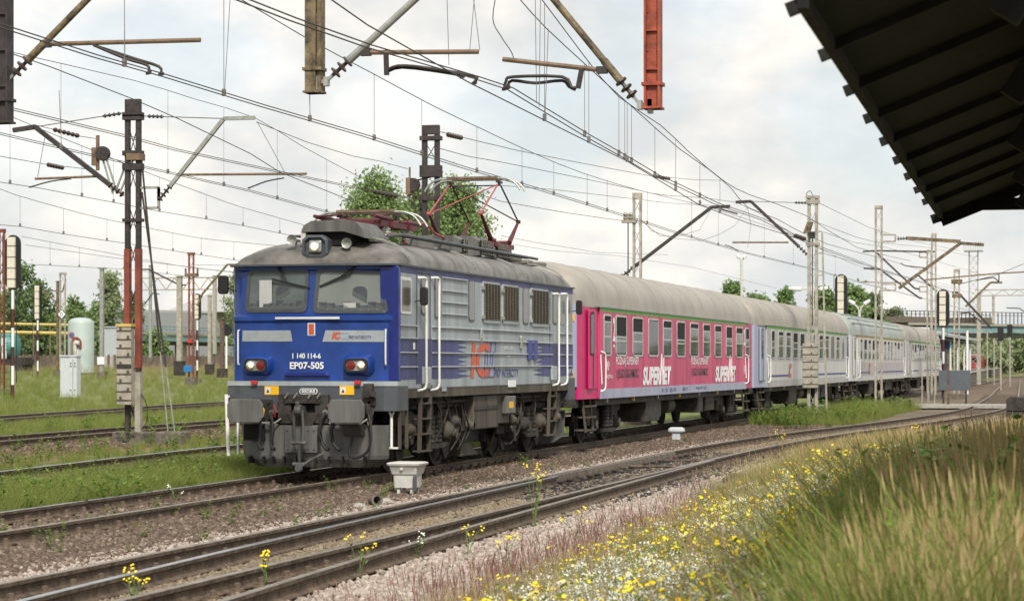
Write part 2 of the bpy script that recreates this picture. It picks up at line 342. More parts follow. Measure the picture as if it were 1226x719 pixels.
tC = track2('farthest railway track in the grass, behind the tall brown mast and rusty', TC, 55, 225, (M_['rtop2'], M_['rtop2']), 70, 84)
tX = track('short stretch of far railway track at the right edge leading to the concrete crossing', TX, 96, 262, 'brown', (M_['rtop'], M_['rtop']), None, 98, 130, 0)
# the switch in front: closure rails of the diverging track, blades, guard rail, tie bars
sw = thing('railway_switch', 'railway switch with two diverging rails and black greased slide chairs in the nearest track', 'railway switch', (-8.1, 40, 0))
rail(sw, BR, -.7525+.0, 11, 37, M_['rust'], M_['rtop'], 'closure_rail'); rail(sw, BR, .7525, 11, 44, M_['rust'], M_['rtop2'], 'closure_rail')
for off, y0, y1, sgn in ((-.7525+.075, 37, 48, 1), (.7525-.075, 40, 50, -1)):
    m = MB(); n = 20
    for i in range(n):
        ya = y0+(y1-y0)*i/n; yb = y0+(y1-y0)*(i+1)/n
        xa = smoothx(FG, ya)+off; xb = smoothx(FG, yb)+off
        m.bar((xa, ya, .09), (xb, yb, .09), .055, .12)
    m.build('switch_blade', M_['rtop2'], sw)
for i in range(22):
    y = 34.5+i*.72; x = smoothx(FG, y)
    m = MB(); m.box(x-.60, x-.36, y-.07, y+.07, .014, .035); m.box(x-.62, x-.54, y-.09, y+.09, .035, .06); m.box(x-1.0, x-.60, y-.06, y+.06, .010, .03); m.box(x-1.0, x-.86, y-.08, y+.08, .014, .05)
    m.build('slide_chair', M_['wood'], sw)
m = MB()
for i, y in enumerate((46.2, 43.4)):
    x = smoothx(FG, y); m.tube([(x-.9, y, .05), (x+.9, y, .05)], .022, 8)
m.build('stretcher_bar', M_['rust'], sw)
for i in range(34):
    y = 33+i*.55; x = smoothx(FG, y)-.05
    m = MB(); m.box(x-1.35, x+1.45, y-.125, y+.125, -.08, .014); m.build('timber_bearer', M_['wood'], sw)
# ------------------------------------------------------------------ ground
def zonecol(x, y):
    fx = smoothx(FG, y) if y < 262 else -10.9; tx = smoothx(TR, y)
    soil = (.115, .105, .05); grass = (.14, .16, .055); brown = (.095, .066, .048); dark = (.075, .058, .045); pink = (.31, .26, .22)
    if y < 150:
        d = x-fx; e = meadow_edge(y)
        if x > e+.3: return soil
        if x > fx+1.25: return pink if x > fx+1.5 else tuple((a+b)/2 for a, b in zip(pink, dark))
        if x > fx-1.05 and y < 110: return dark
        if x > fx-1.9 and y < 75: return pink
        if x > tx-1.7: return brown if y < 70 else (.15, .12, .085)
    elif x > tx-1.7 and x < fx+1.5: return (.13, .10, .075)
    for P, w in ((TA, 1.0), (TB, 1.1), (TC, 1.3)):
        if abs(x-interp(P, y)) < w: return dark
    bx = interp(TB, y)
    if bx+.8 < x < bx+4.4 and y < 90: return (.20, .12, .08)
    if interp(TA, y)-1.3 < x < interp(TA, y)+1.2 and y < 80: return (.11, .085, .06)
    if abs(x-bx) < 1.5: return (.11, .085, .06)
    return grass
def meadow_edge(y): return interp([(-4.7,8),(-4.85,18),(-5.05,25),(-5.6,38),(-6.1,48),(-5.4,60),(-4.2,75),(-3.2,90),(-2.6,160)], y)
def mound(x, y): return .38*sstep(-.13*y-.8, -.085*y, x)*(1-sstep(28, 60, y))
def gz(x, y): return elev(x, y)+mound(x, y)
xs = sorted(set([-3500,-1500,-700,-350,-220]+[-160+4*i for i in range(26)]+[-60+.6*i for i in range(104)]+[2.4+.8*i for i in range(14)]+[16,24,40,80,200,700,2000,3500]))
ys = sorted(set([-300,-60,-20,0,5]+[8+.6*i for i in range(130)]+[86+2*i for i in range(60)]+[210,230,262,320,420,600,1000,2000,5000]))
vs = [(x, y, gz(x, y)-.012) for y in ys for x in xs]; nx = len(xs)
fs = [(j*nx+i, j*nx+i+1, (j+1)*nx+i+1, (j+1)*nx+i) for j in range(len(ys)-1) for i in range(nx-1)]
me = bpy.data.meshes.new('ground'); me.from_pydata(vs, [], fs)
ca = me.color_attributes.new('zone', 'FLOAT_COLOR', 'POINT')
ca.data.foreach_set('color', [c for v in vs for c in (*zonecol(v[0], v[1]), 1)])
gm = bpy.data.materials.new('ground_earth'); gm.use_nodes = True; nt = gm.node_tree; n = nt.nodes; p = n['Principled BSDF']
at_ = n.new('ShaderNodeAttribute'); at_.attribute_name = 'zone'; t = n.new('ShaderNodeTexCoord')
na = n.new('ShaderNodeTexNoise'); na.inputs['Scale'].default_value = 9; na.inputs['Detail'].default_value = 8; na.inputs['Roughness'].default_value = .7
nb = n.new('ShaderNodeTexNoise'); nb.inputs['Scale'].default_value = .5; nb.inputs['Detail'].default_value = 5
mp1 = n.new('ShaderNodeMapRange'); mp1.inputs['From Min'].default_value = .3; mp1.inputs['From Max'].default_value = .7; mp1.inputs['To Min'].default_value = .55; mp1.inputs['To Max'].default_value = 1.5
mp2 = n.new('ShaderNodeMapRange'); mp2.inputs['From Min'].default_value = .3; mp2.inputs['From Max'].default_value = .7; mp2.inputs['To Min'].default_value = .75; mp2.inputs['To Max'].default_value = 1.25
mu = n.new('ShaderNodeMath'); mu.operation = 'MULTIPLY'; vm = n.new('ShaderNodeVectorMath'); vm.operation = 'SCALE'
for a, b in ((t.outputs['Object'], na.inputs[0]), (t.outputs['Object'], nb.inputs[0]), (na.outputs[0], mp1.inputs['Value']), (nb.outputs[0], mp2.inputs['Value']),
    (mp1.outputs[0], mu.inputs[0]), (mp2.outputs[0], mu.inputs[1]), (at_.outputs['Color'], vm.inputs[0]), (mu.outputs[0], vm.inputs['Scale']), (vm.outputs[0], p.inputs['Base Color'])): nt.links.new(a, b)
bp = n.new('ShaderNodeBump'); bp.inputs['Strength'].default_value = .6; bp.inputs['Distance'].default_value = .05; nt.links.new(na.outputs[0], bp.inputs['Height']); nt.links.new(bp.outputs[0], p.inputs['Normal'])
p.inputs['Roughness'].default_value = .95; p.inputs['Specular IOR Level'].default_value = .15
me.materials.append(gm); ground = bpy.data.objects.new('ground', me); COL.objects.link(ground); struct(ground)
# ------------------------------------------------------------------ scattering (stuff)
def proj(x, y, z=0):
    Z = -x*SA+y*CA; xr = x*CA+y*SA
    return HX+F*xr/Z, HY+F*(HC-z)/Z, Z
def scatter(name, label, cat, pts, scales, protos, tilt=.15, z_of=gz, kind='stuff'):
    N = len(pts); me = bpy.data.meshes.new(name); me.vertices.add(N)
    co = np.array([(x, y, z_of(x, y)) for x, y in pts], dtype=np.float32); me.vertices.foreach_set('co', co.ravel())
    a = me.attributes.new('sc', 'FLOAT', 'POINT'); a.data.foreach_set('value', np.array(scales, dtype=np.float32))
    rr = np.random.uniform(-tilt, tilt, (N, 3)).astype(np.float32); rr[:, 2] = np.random.uniform(0, 6.283, N)
    b = me.attributes.new('rot', 'FLOAT_VECTOR', 'POINT'); b.data.foreach_set('vector', rr.ravel())
    o = bpy.data.objects.new(name, me); COL.objects.link(o)
    col = bpy.data.collections.new(name+'_sources')
    for q in protos: 
        for c in list(q.users_collection): c.objects.unlink(q)
        col.objects.link(q)
    ng = bpy.data.node_groups.new(name+'_scatter', 'GeometryNodeTree')
    ng.interface.new_socket('Geometry', in_out='INPUT', socket_type='NodeSocketGeometry'); ng.interface.new_socket('Geometry', in_out='OUTPUT', socket_type='NodeSocketGeometry')
    gi = ng.nodes.new('NodeGroupInput'); go = ng.nodes.new('NodeGroupOutput'); ip = ng.nodes.new('GeometryNodeInstanceOnPoints')
    ci = ng.nodes.new('GeometryNodeCollectionInfo'); ci.inputs['Collection'].default_value = col; ci.inputs['Separate Children'].default_value = True; ci.inputs['Reset Children'].default_value = True
    rv = ng.nodes.new('FunctionNodeRandomValue'); rv.data_type = 'INT'
    for s_ in rv.inputs:
        if s_.type == 'INT' and s_.name == 'Min': s_.default_value = 0
        if s_.type == 'INT' and s_.name == 'Max': s_.default_value = len(protos)-1
    a1 = ng.nodes.new('GeometryNodeInputNamedAttribute'); a1.data_type = 'FLOAT'; a1.inputs[0].default_value = 'sc'
    a2 = ng.nodes.new('GeometryNodeInputNamedAttribute'); a2.data_type = 'FLOAT_VECTOR'; a2.inputs[0].default_value = 'rot'
    ip.inputs['Pick Instance'].default_value = True
    lk = ng.links.new
    lk(gi.outputs[0], ip.inputs['Points']); lk(ci.outputs[0], ip.inputs['Instance'])
    lk([s_ for s_ in rv.outputs if s_.type == 'INT'][0], ip.inputs['Instance Index'])
    lk(a1.outputs[0], ip.inputs['Scale']); lk(a2.outputs[0], ip.inputs['Rotation']); lk(ip.outputs[0], go.inputs[0])
    md = o.modifiers.new('scatter', 'NODES'); md.node_group = ng
    return stuff(o, label, cat)
def stone_protos(name, cols, n=7):
    m = instmat(name, cols, .9); out = []
    for i in range(n):
        bm = bmesh.new(); bmesh.ops.create_icosphere(bm, subdivisions=1, radius=1)
        for v in bm.verts:
            v.co *= random.uniform(.62, 1.1); v.co.z *= .72; v.co.x *= 1.15
        me = bpy.data.meshes.new(name); bm.to_mesh(me); bm.free(); me.materials.append(m)
        o = bpy.data.objects.new('stone', me); COL.objects.link(o); out.append(o)
    return out
def inframe(x, y, top=.0, mg=60):
    px, py, Z = proj(x, y, top); return Z > 4 and -mg < px < 1226+mg and py < 719+mg*1.3
def pick(n, x0, x1, y0, y1, ok, dens=lambda x, y: 1, top=0.):
    xs_ = np.random.uniform(x0, x1, n); u = np.random.uniform(0, 1, n); ys_ = y0*(y1/y0)**u if y0 > 0 else y0+(y1-y0)*u
    return [(x, y) for x, y in zip(xs_, ys_) if inframe(x, y, top) and random.random() < dens(x, y) and ok(x, y)]
def rail_clear(x, y):
    for P in (FG, TR):
        d = abs(x-smoothx(P, y))
        if .62 < d < .88: return False
    if y < 46:
        d = abs(x-smoothx(BR, y))
        if .66 < d < .84: return False
    return True
pb = stone_protos('brown_ballast_stone', [(.035,.027,.022),(.10,.068,.048),(.16,.108,.077),(.24,.18,.135),(.07,.05,.037),(.13,.095,.07),(.36,.30,.24)])
pk = stone_protos('pale_gravel_stone', [(.27,.225,.19),(.38,.325,.28),(.48,.43,.38),(.33,.27,.23),(.20,.165,.135)])
pd = stone_protos('dark_ballast_stone', [(.04,.032,.026),(.07,.055,.042),(.11,.085,.06),(.20,.16,.11),(.30,.24,.17)])
sc = pick(190000, -14.2, -6.5, 16, 75, lambda x, y: x < smoothx(FG, y)-1.55-.35*random.random() and x > smoothx(TR, y)-1.6 and rail_clear(x, y) and (abs(x-smoothx(TR, y)) > 1.35 or not (.16 < ((y-16+.3) % .6) < .44) or random.random() < .10) and (abs(x-smoothx(TR, y)) > .75 or random.random() < .6))
scatter('ballast', 'brown ballast stones round the train track and up to the nearest track', 'ballast', sc, np.random.uniform(.020, .052, len(sc))*np.random.uniform(.7, 1.1, len(sc)), pb, 3.1)
sc = pick(120000, -10.6, -2, 14, 85, lambda x, y: rail_clear(x, y) and ((x > smoothx(FG, y)+1.15+.5*random.random() and x < meadow_edge(y)+.6) or (smoothx(FG, y)-2.0 < x < smoothx(FG, y)-1.15-.3*random.random() and y < 60)))
scatter('pale_gravel', 'pale pinkish gravel along both sides of the nearest track', 'gravel', sc, np.random.uniform(.018, .042, len(sc)), pk, 3.1)
sc = pick(130000, -9.6, -4, 14, 90, lambda x, y: abs(x-smoothx(FG, y)) < 1.25 and rail_clear(x, y) and (not 33 < y < 52 or random.random() < .25))
scatter('dark_ballast', 'dark oily ballast stones between the nearest rails', 'ballast', sc, np.random.uniform(.018, .040, len(sc)), pd, 3.1)
sc = pick(30000, -30, -14, 30, 90, lambda x, y: abs(x-interp(TA, y)) < .9 or (interp(TB, y)+.7 < x < interp(TB, y)+3.8) or abs(x-interp(TB, y)) < 1)
scatter('reddish_ballast', 'reddish ballast stones beside the two tracks left of the train', 'ballast', sc, np.random.uniform(.03, .055, len(sc)), [q.copy() for q in pb], 3.1)
# ------------------------------------------------------------------ grass and flowers
def tuft_protos(name, cols, n, nb, h, spread, w, lean, trans=.35, head=None, headcols=None, leafy=0):
    m = instmat(name, cols, .7, trans); mats = [m]
    if head: mats.append(instmat(name+'_head', headcols, .8, .2 if head != 'yellow' else .1, .05))
    out = []
    for _ in range(n):
        V = []; Fc = []; MI = []
        for b in range(nb):
            a = random.uniform(0, 6.283); r = spread*math.sqrt(random.random()); x, y = r*math.cos(a), r*math.sin(a)
            hh = h*random.uniform(.5, 1.1); la = a+random.uniform(-.9, .9); ln = lean*hh*random.uniform(.1, 1.2); dx, dy = math.cos(la), math.sin(la)
            fa = random.uniform(0, 3.14); wx, wy = math.cos(fa)*w/2, math.sin(fa)*w/2; base = len(V); K = 4
            for k in range(K):
                t = k/(K-1); wk = 1-t*.85; cx = x+dx*ln*t*t; cy = y+dy*ln*t*t; cz = hh*t*(1-.12*t*lean)
                V += [(cx-wx*wk, cy-wy*wk, cz), (cx+wx*wk, cy+wy*wk, cz)]
            for k in range(K-1): Fc.append((base+2*k, base+2*k+1, base+2*k+3, base+2*k+2)); MI.append(0)
            tip = Vector((x+dx*ln, y+dy*ln, hh*(1-.12*lean)))
            for q in range(leafy):
                t = random.uniform(.15, .95); c = Vector((x+dx*ln*t*t, y+dy*ln*t*t, hh*t)); g = random.uniform(0, 6.28); ll = random.uniform(.04, .09)
                d = Vector((math.cos(g), math.sin(g), random.uniform(-.1, .7))).normalized(); s_ = d.cross(Vector((0,0,1))).normalized()*ll*.28; b0 = len(V)
                V += [tuple(c), tuple(c+d*ll*.5+s_), tuple(c+d*ll), tuple(c+d*ll*.5-s_)]; Fc.append((b0, b0+1, b0+2, b0+3)); MI.append(0)
            if head == 'seed' and random.random() < .6:
                L_ = random.uniform(.10, .2)
                for q in range(3):
                    g = random.uniform(0, 3.14); s_ = Vector((math.cos(g), math.sin(g), 0))*random.uniform(.003, .0075); b0 = len(V); d = Vector((dx*lean*.5, dy*lean*.5, 1)).normalized()
                    V += [tuple(tip-d*L_*.6), tuple(tip-d*.2*L_+s_), tuple(tip+d*L_*.5), tuple(tip-d*.2*L_-s_)]; Fc.append((b0, b0+1, b0+2, b0+3)); MI.append(1)
            if head in ('yellow', 'white') and random.random() < (.55 if head == 'yellow' else .8):
                cnt = random.randint(2, 4) if head == 'yellow' else random.randint(10, 16)
                for q in range(cnt):
                    sp = .045 if head == 'yellow' else .05
                    c = tip+Vector((random.uniform(-sp, sp), random.uniform(-sp, sp), random.uniform(-.02, .02) if head == 'white' else random.uniform(-.04, .02)))
                    rr = random.uniform(.010, .017) if head == 'yellow' else random.uniform(.004, .0078)
                    nv = Vector((random.uniform(-.7, .7), random.uniform(-.9, .3), random.uniform(.5, 1))).normalized(); a_ = nv.orthogonal().normalized(); b_ = nv.cross(a_); b0 = len(V)
                    V += [tuple(c+a_*rr*math.cos(k*1.047)+b_*rr*math.sin(k*1.047)) for k in range(6)]; Fc.append(tuple(range(b0, b0+6))); MI.append(1)
        me = bpy.data.meshes.new(name); me.from_pydata(V, [], Fc)
        for q in mats: me.materials.append(q)
        me.polygons.foreach_set('material_index', MI); me.update()
        o = bpy.data.objects.new('tuft', me); COL.objects.link(o); out.append(o)
    return out
gt = tuft_protos('green_grass', [(.10,.15,.03),(.15,.20,.04),(.21,.25,.06),(.28,.28,.09),(.17,.21,.045)], 8, 50, .42, .18, .008, .65)
gl = tuft_protos('leafy_weed', [(.09,.16,.025),(.15,.23,.04),(.21,.29,.06)], 5, 9, .34, .10, .007, .4, leafy=10)
gy = tuft_protos('straw_grass', [(.20,.20,.07),(.32,.28,.13),(.42,.35,.18),(.25,.26,.09)], 10, 44, .62, .2, .005, .62, head='seed', headcols=[(.34,.26,.15),(.42,.33,.2)])
gb = tuft_protos('russet_grass', [(.22,.33,.06),(.34,.37,.10),(.44,.39,.15),(.27,.38,.08),(.38,.34,.12)], 10, 60, 1.02, .30, .0055, .50, head='seed', headcols=[(.42,.29,.15),(.52,.39,.21),(.38,.34,.15)])
gw = tuft_protos('tall_leafy_weed', [(.14,.25,.04),(.20,.32,.06),(.26,.36,.09)], 4, 5, 1.0, .12, .008, .3, leafy=26)
gf = tuft_protos('dry_pinkish_grass', [(.25,.17,.11),(.33,.22,.16),(.20,.17,.08)], 6, 14, .42, .16, .004, .5, head='seed', headcols=[(.22,.12,.10),(.30,.17,.14)])
fy = tuft_protos('yellow_flower', [(.10,.16,.03),(.15,.20,.05)], 6, 9, .50, .14, .006, .3, head='yellow', headcols=[(.85,.60,.01),(.80,.68,.02),(.88,.52,.01)], leafy=3)
fw = tuft_protos('white_flower', [(.13,.18,.05),(.20,.24,.09)], 6, 9, .46, .14, .006, .3, head='white', headcols=[(.72,.72,.62),(.80,.80,.74),(.6,.62,.48)], leafy=3)
def inb(x, y, e0=0): return x > meadow_edge(y)+e0
def U(n, a, b): return np.random.uniform(a, b, n)
def cl(x, y, s, ox): return mnoise.noise(Vector((x*s+ox, y*s*.6, ox)))
SIL = [(250,740),(420,706),(560,670),(640,648),(700,624),(760,600),(840,566),(900,545),(960,524),(1040,509),(1100,503),(1140,506),(1226,484),(1400,470)]
def capz(x, y):
    px, _, Z = proj(x, y); yt = SIL[0][1] if px < SIL[0][0] else SIL[-1][1]
    for a, b in zip(SIL, SIL[1:]):
        if a[0] <= px <= b[0]: yt = a[1]+(b[1]-a[1])*(px-a[0])/(b[0]-a[0])
    return HC-(yt+10-HY)*Z/F-gz(x, y)
def fit(P, S, hp): return [max(.04, min(s_, capz(x, y)/hp*random.uniform(.5, 1.16))) for (x, y), s_ in zip(P, S)]
esc = lambda P, a, b, hp=.5: fit(P, [random.uniform(a, b)*(.5+.5*sstep(0, 1.5, x-meadow_edge(y))) for x, y in P], hp)
tline = lambda y: -(.106-.0016*(y-9))*y
bed = lambda x, y: inb(x, y, .25*random.random()) and x < tline(y)+.35
P_ = pick(16000, -6, -.4, 10, 32, bed, top=.5); scatter('meadow_grass', 'mixed green grass under the flowers in the foreground meadow', 'grass', P_, esc(P_, .6, 1.2), tuft_protos('meadow_green_grass', [(.18,.25,.05),(.27,.34,.08),(.35,.39,.12),(.42,.42,.18),(.24,.31,.07)], 8, 50, .42, .18, .007, .65), .2)
P_ = pick(5200, -6, -1, 10, 34, bed, lambda x, y: .30 if x > meadow_edge(y)+.9 else .7, .6); scatter('straw_grass', 'straw coloured grass mixed through the foreground meadow', 'grass', P_, esc(P_, .6, 1.05, .68), gy, .2)
P_ = pick(13000, -5.6, -.6, 10, 30, lambda x, y: bed(x, y) and inb(x, y, .4), lambda x, y: .12+1.7*max(0, cl(x, y, .8, 3)), .5); scatter('white_flowers', 'small white wild flowers spread through the foreground meadow', 'flowers', P_, esc(P_, .75, 1.2), fw, .15)
P_ = pick(8000, -5.9, -.4, 10, 32, bed, lambda x, y: .15+1.5*max(0, cl(x, y, 1.0, 11)), .5); scatter('yellow_flowers', 'small yellow wild flowers spread through the foreground meadow', 'flowers', P_, esc(P_, .75, 1.25), fy, .15)
P_ = pick(5200, -3.6, 5.5, 9.3, 26, lambda x, y: x > tline(y)+.45*random.random(), lambda x, y: .8, top=1.4); scatter('tall_russet_grass', 'tall russet and green seed grass in the lower right foreground', 'tall grass', P_, fit(P_, [random.uniform(.62, .9)+.30*sstep(tline(y)+.1, tline(y)+1.3, x) for x, y in P_], 1.1), gb, .12)
P_ = pick(6500, -3.6, 5.5, 9.0, 30, lambda x, y: x > tline(y), top=1.4); scatter('undergrowth', 'green undergrowth mixed into the tall russet grass', 'grass', P_, fit(P_, U(len(P_), 1.3, 2.6), .47), [q.copy() for q in gt], .15)
P_ = pick(2300, -6.6, -2, 31, 62, lambda x, y: inb(x, y, .1+.5*random.random()), top=.9); scatter('tall_olive_grass', 'tall olive grass standing behind the flowers beside the curve of the nearest track', 'tall grass', P_, fit(P_, U(len(P_), .5, .95), 1.1), [q.copy() for q in gb], .12)
P_ = pick(1500, -6.6, -2, 30, 66, lambda x, y: inb(x, y), top=.9); scatter('meadow_green', 'dense green grass behind the foreground flowers', 'grass', P_, fit(P_, U(len(P_), 1.0, 1.9), .47), [q.copy() for q in gt], .12)
P_ = pick(1700, -4.5, 25, 60, 190, lambda x, y: x > meadow_edge(y)+1 and abs(x-smoothx(TX, y)) > 1.4 and abs(x-smoothx(FG, y)) > 1.6 and not 101 < y < 108, top=.6); scatter('far_meadow', 'rough grass at the far end of the meadow near the crossing', 'grass', P_, fit(P_, U(len(P_), .7, 1.4), .68), [q.copy() for q in gy], .12)
P_ = pick(700, -6.3, -4.0, 14, 34, lambda x, y: meadow_edge(y)-.45 < x < meadow_edge(y)+.9, top=.4); scatter('dry_grass', 'thin dry pinkish grass along the gravel edge of the meadow', 'grass', P_, U(len(P_), .45, .95), gf, .15)
P_ = pick(420, -3.6, 5.5, 10.5, 30, lambda x, y: x > tline(y) and cl(x, y, 1.3, 7) > 0, top=1.4); scatter('tall_weeds', 'leafy green weeds growing among the tall russet grass', 'weeds', P_, fit(P_, U(len(P_), .8, 1.5), 1.0), gw, .12)
# left of the train
def off_tracks(x, y, w=1.0): return all(abs(x-interp(P, y)) > w for P in (TA, TB, TC)) 
P_ = pick(5200, -16.5, -13.2, 22, 56, lambda x, y: interp(TA, y)+1.15 < x < smoothx(TR, y)-.95-.25*random.random(), top=.3); scatter('verge_grass', 'bright green grass between the train track and the track beyond it', 'grass', P_, U(len(P_), .55, .95), [q.copy() for q in gt], .15)
P_ = pick(380, -16.5, -13.2, 22, 56, lambda x, y: interp(TA, y)+.8 < x < smoothx(TR, y)-.85, top=.3); scatter('verge_weeds', 'leafy bright weeds between the train track and the track beyond it', 'weeds', P_, U(len(P_), .6, 1.3), gl, .15)
P_ = pick(5200, -27, -16.5, 28, 130, lambda x, y: interp(TB, y)+1.1 < x < interp(TA, y)-1.25 and (x > interp(TB, y)+4.0 and random.random() < .6 or random.random() < .05 or y > 90), top=.3); scatter('siding_grass', 'patchy green grass between the two tracks left of the train', 'grass', P_, U(len(P_), .35, .75), [q.copy() for q in gt], .15)
P_ = pick(9000, -42, -24, 48, 230, lambda x, y: x < interp(TB, y)-1.3 and off_tracks(x, y, 1.5), top=.3); scatter('yard_grass', 'yellowish green grass growing across the rail yard', 'grass', P_, U(len(P_), .35, .8), [q.copy() for q in gt], .15)
P_ = pick(9000, -150, -36, 72, 420, lambda x, y: x < interp(TC, min(y, 240))-1.0, top=1.5); scatter('yard_meadow', 'green grass of the wide meadow in the rail yard', 'grass', P_, U(len(P_), .8, 1.7), [q.copy() for q in gt], .15)
P_ = pick(5000, -170, -60, 140, 420, lambda x, y: True, lambda x, y: sstep(150, 240, y-.2*x)*.8, top=1.5); scatter('yard_straw', 'tall straw grass at the far edge of the rail yard', 'grass', P_, U(len(P_), .8, 1.5), [q.copy() for q in gy], .12)
P_ = pick(900, -33, -14, 30, 90, lambda x, y: off_tracks(x, y, 1.0) and x < -14 and random.random() < .45, top=.3); scatter('yard_weeds', 'low leafy weeds dotted over the tracks left of the train', 'weeds', P_, U(len(P_), .6, 1.5), [q.copy() for q in gl], .15)
P_ = pick(420, -13.2, -9.4, 22, 60, lambda x, y: random.random() < .5 and (abs(x-smoothx(TR, y)) < .6 or x > smoothx(TR, y)+1 or True) and (y < 36 or x > -10.9), lambda x, y: .35, top=.3); scatter('track_weeds', 'small green weeds sprouting from the brown ballast', 'weeds', P_, U(len(P_), .3, .75), [q.copy() for q in gl], .15)
P_ = pick(420, -11.2, -8.2, 70, 100, lambda x, y: smoothx(TR, y)+1.4 < x < smoothx(FG, y)-1.2 and cl(x, y, .7, 5) > .08, top=.6); scatter('shrubby_weeds', 'leafy green weeds round the foot of the pale mast beside the train', 'weeds', P_, U(len(P_), .7, 1.9), [q.copy() for q in gl], .12)
P_ = pick(500, -11.2, -8.0, 74, 104, lambda x, y: smoothx(TR, y)+1.2 < x < smoothx(FG, y)-1.1, top=.6); scatter('mast_foot_grass', 'grass round the feet of the pale masts beside the train', 'grass', P_, U(len(P_), .6, 1.4), [q.copy() for q in gt], .12)
for q in gt:
    for c in list(q.users_collection): c.objects.unlink(q)
# ================================================================== the locomotive
LX0, LX1 = -13.83, -11.01; LC = (LX0+LX1)/2; LHW = (LX1-LX0)/2; LF, LB = 36.0, 48.55
loco = thing('electric_locomotive', 'blue and grey electric locomotive with a raised red pantograph, heading the train', 'locomotive', (LC, LF, .16))
XS = LX1
def body_ring(y, w, zt=3.52, zb=1.42, ins=0.0):
    return [(LC-w+.10, y, zb), (LC-w, y, 1.56), (LC-w, y, zt), (LC+w, y, zt), (LC+w, y, 1.56), (LC+w-.10, y, zb)]
m = MB(); m.loft([body_ring(LF+.15, LHW), body_ring(LB-.15, LHW)]); m.build('body_shell', M_['side'], loco, smooth=30)
# cab fronts (both ends): shallow vee with raked windscreens
def cabfront(yf, s, name):
    """s=-1: face looks towards -Y"""
    y = lambda d: yf+s*d
    m = MB()
    # lower nose: plan polygon from side to side
    plan = [(LC-LHW, y(-.14)), (LC-LHW+.06, y(-.02)), (LC-LHW+.22, y(.05)), (LC, y(.13)), (LC+LHW-.22, y(.05)), (LC+LHW-.06, y(-.02)), (LC+LHW, y(-.14))]
    rings = []
    for z, dy, gw in ((1.68,0,0),(2.60,-.0,0),(2.64,.03,.0),(2.70,.03,0),(2.74,-.02,0),(3.42,-.10,0),(3.46,-.075,0),(3.54,-.08,0)):
        rg = []
        for i, (px_, py_) in enumerate(plan):
            kx = (px_-LC)*(1-.005/LHW)+LC; rg.append((kx, py_+s*dy*(1 if 0 < i < 6 else .25), z))
        rg += [(plan[-1][0]-.005, y(-.2), z), (plan[0][0]+.005, y(-.2), z)]
        rings.append(rg)
    m.loft(rings); return m.build(name, M_['blue'], loco, smooth=28)
nose = cabfront(LF, -1, 'cab_front'); cabfront(LB, 1, 'cab_front')
FY = LF-.02
def fpt(px, py, d=0.0):                                   # a point on the locomotive's face
    X, z = onY(px, py, FY); return X, z
def facey(X, z):                                          # y of the face surface
    t = abs(X-LC); f0 = LF-(.13-(.08)*min(t, 1.19)/1.19) if t < 1.19 else LF-.05+.07*(t-1.19)/.16
    if z > 2.74: f0 += .02+.08*(z-2.74)/.68
    return f0
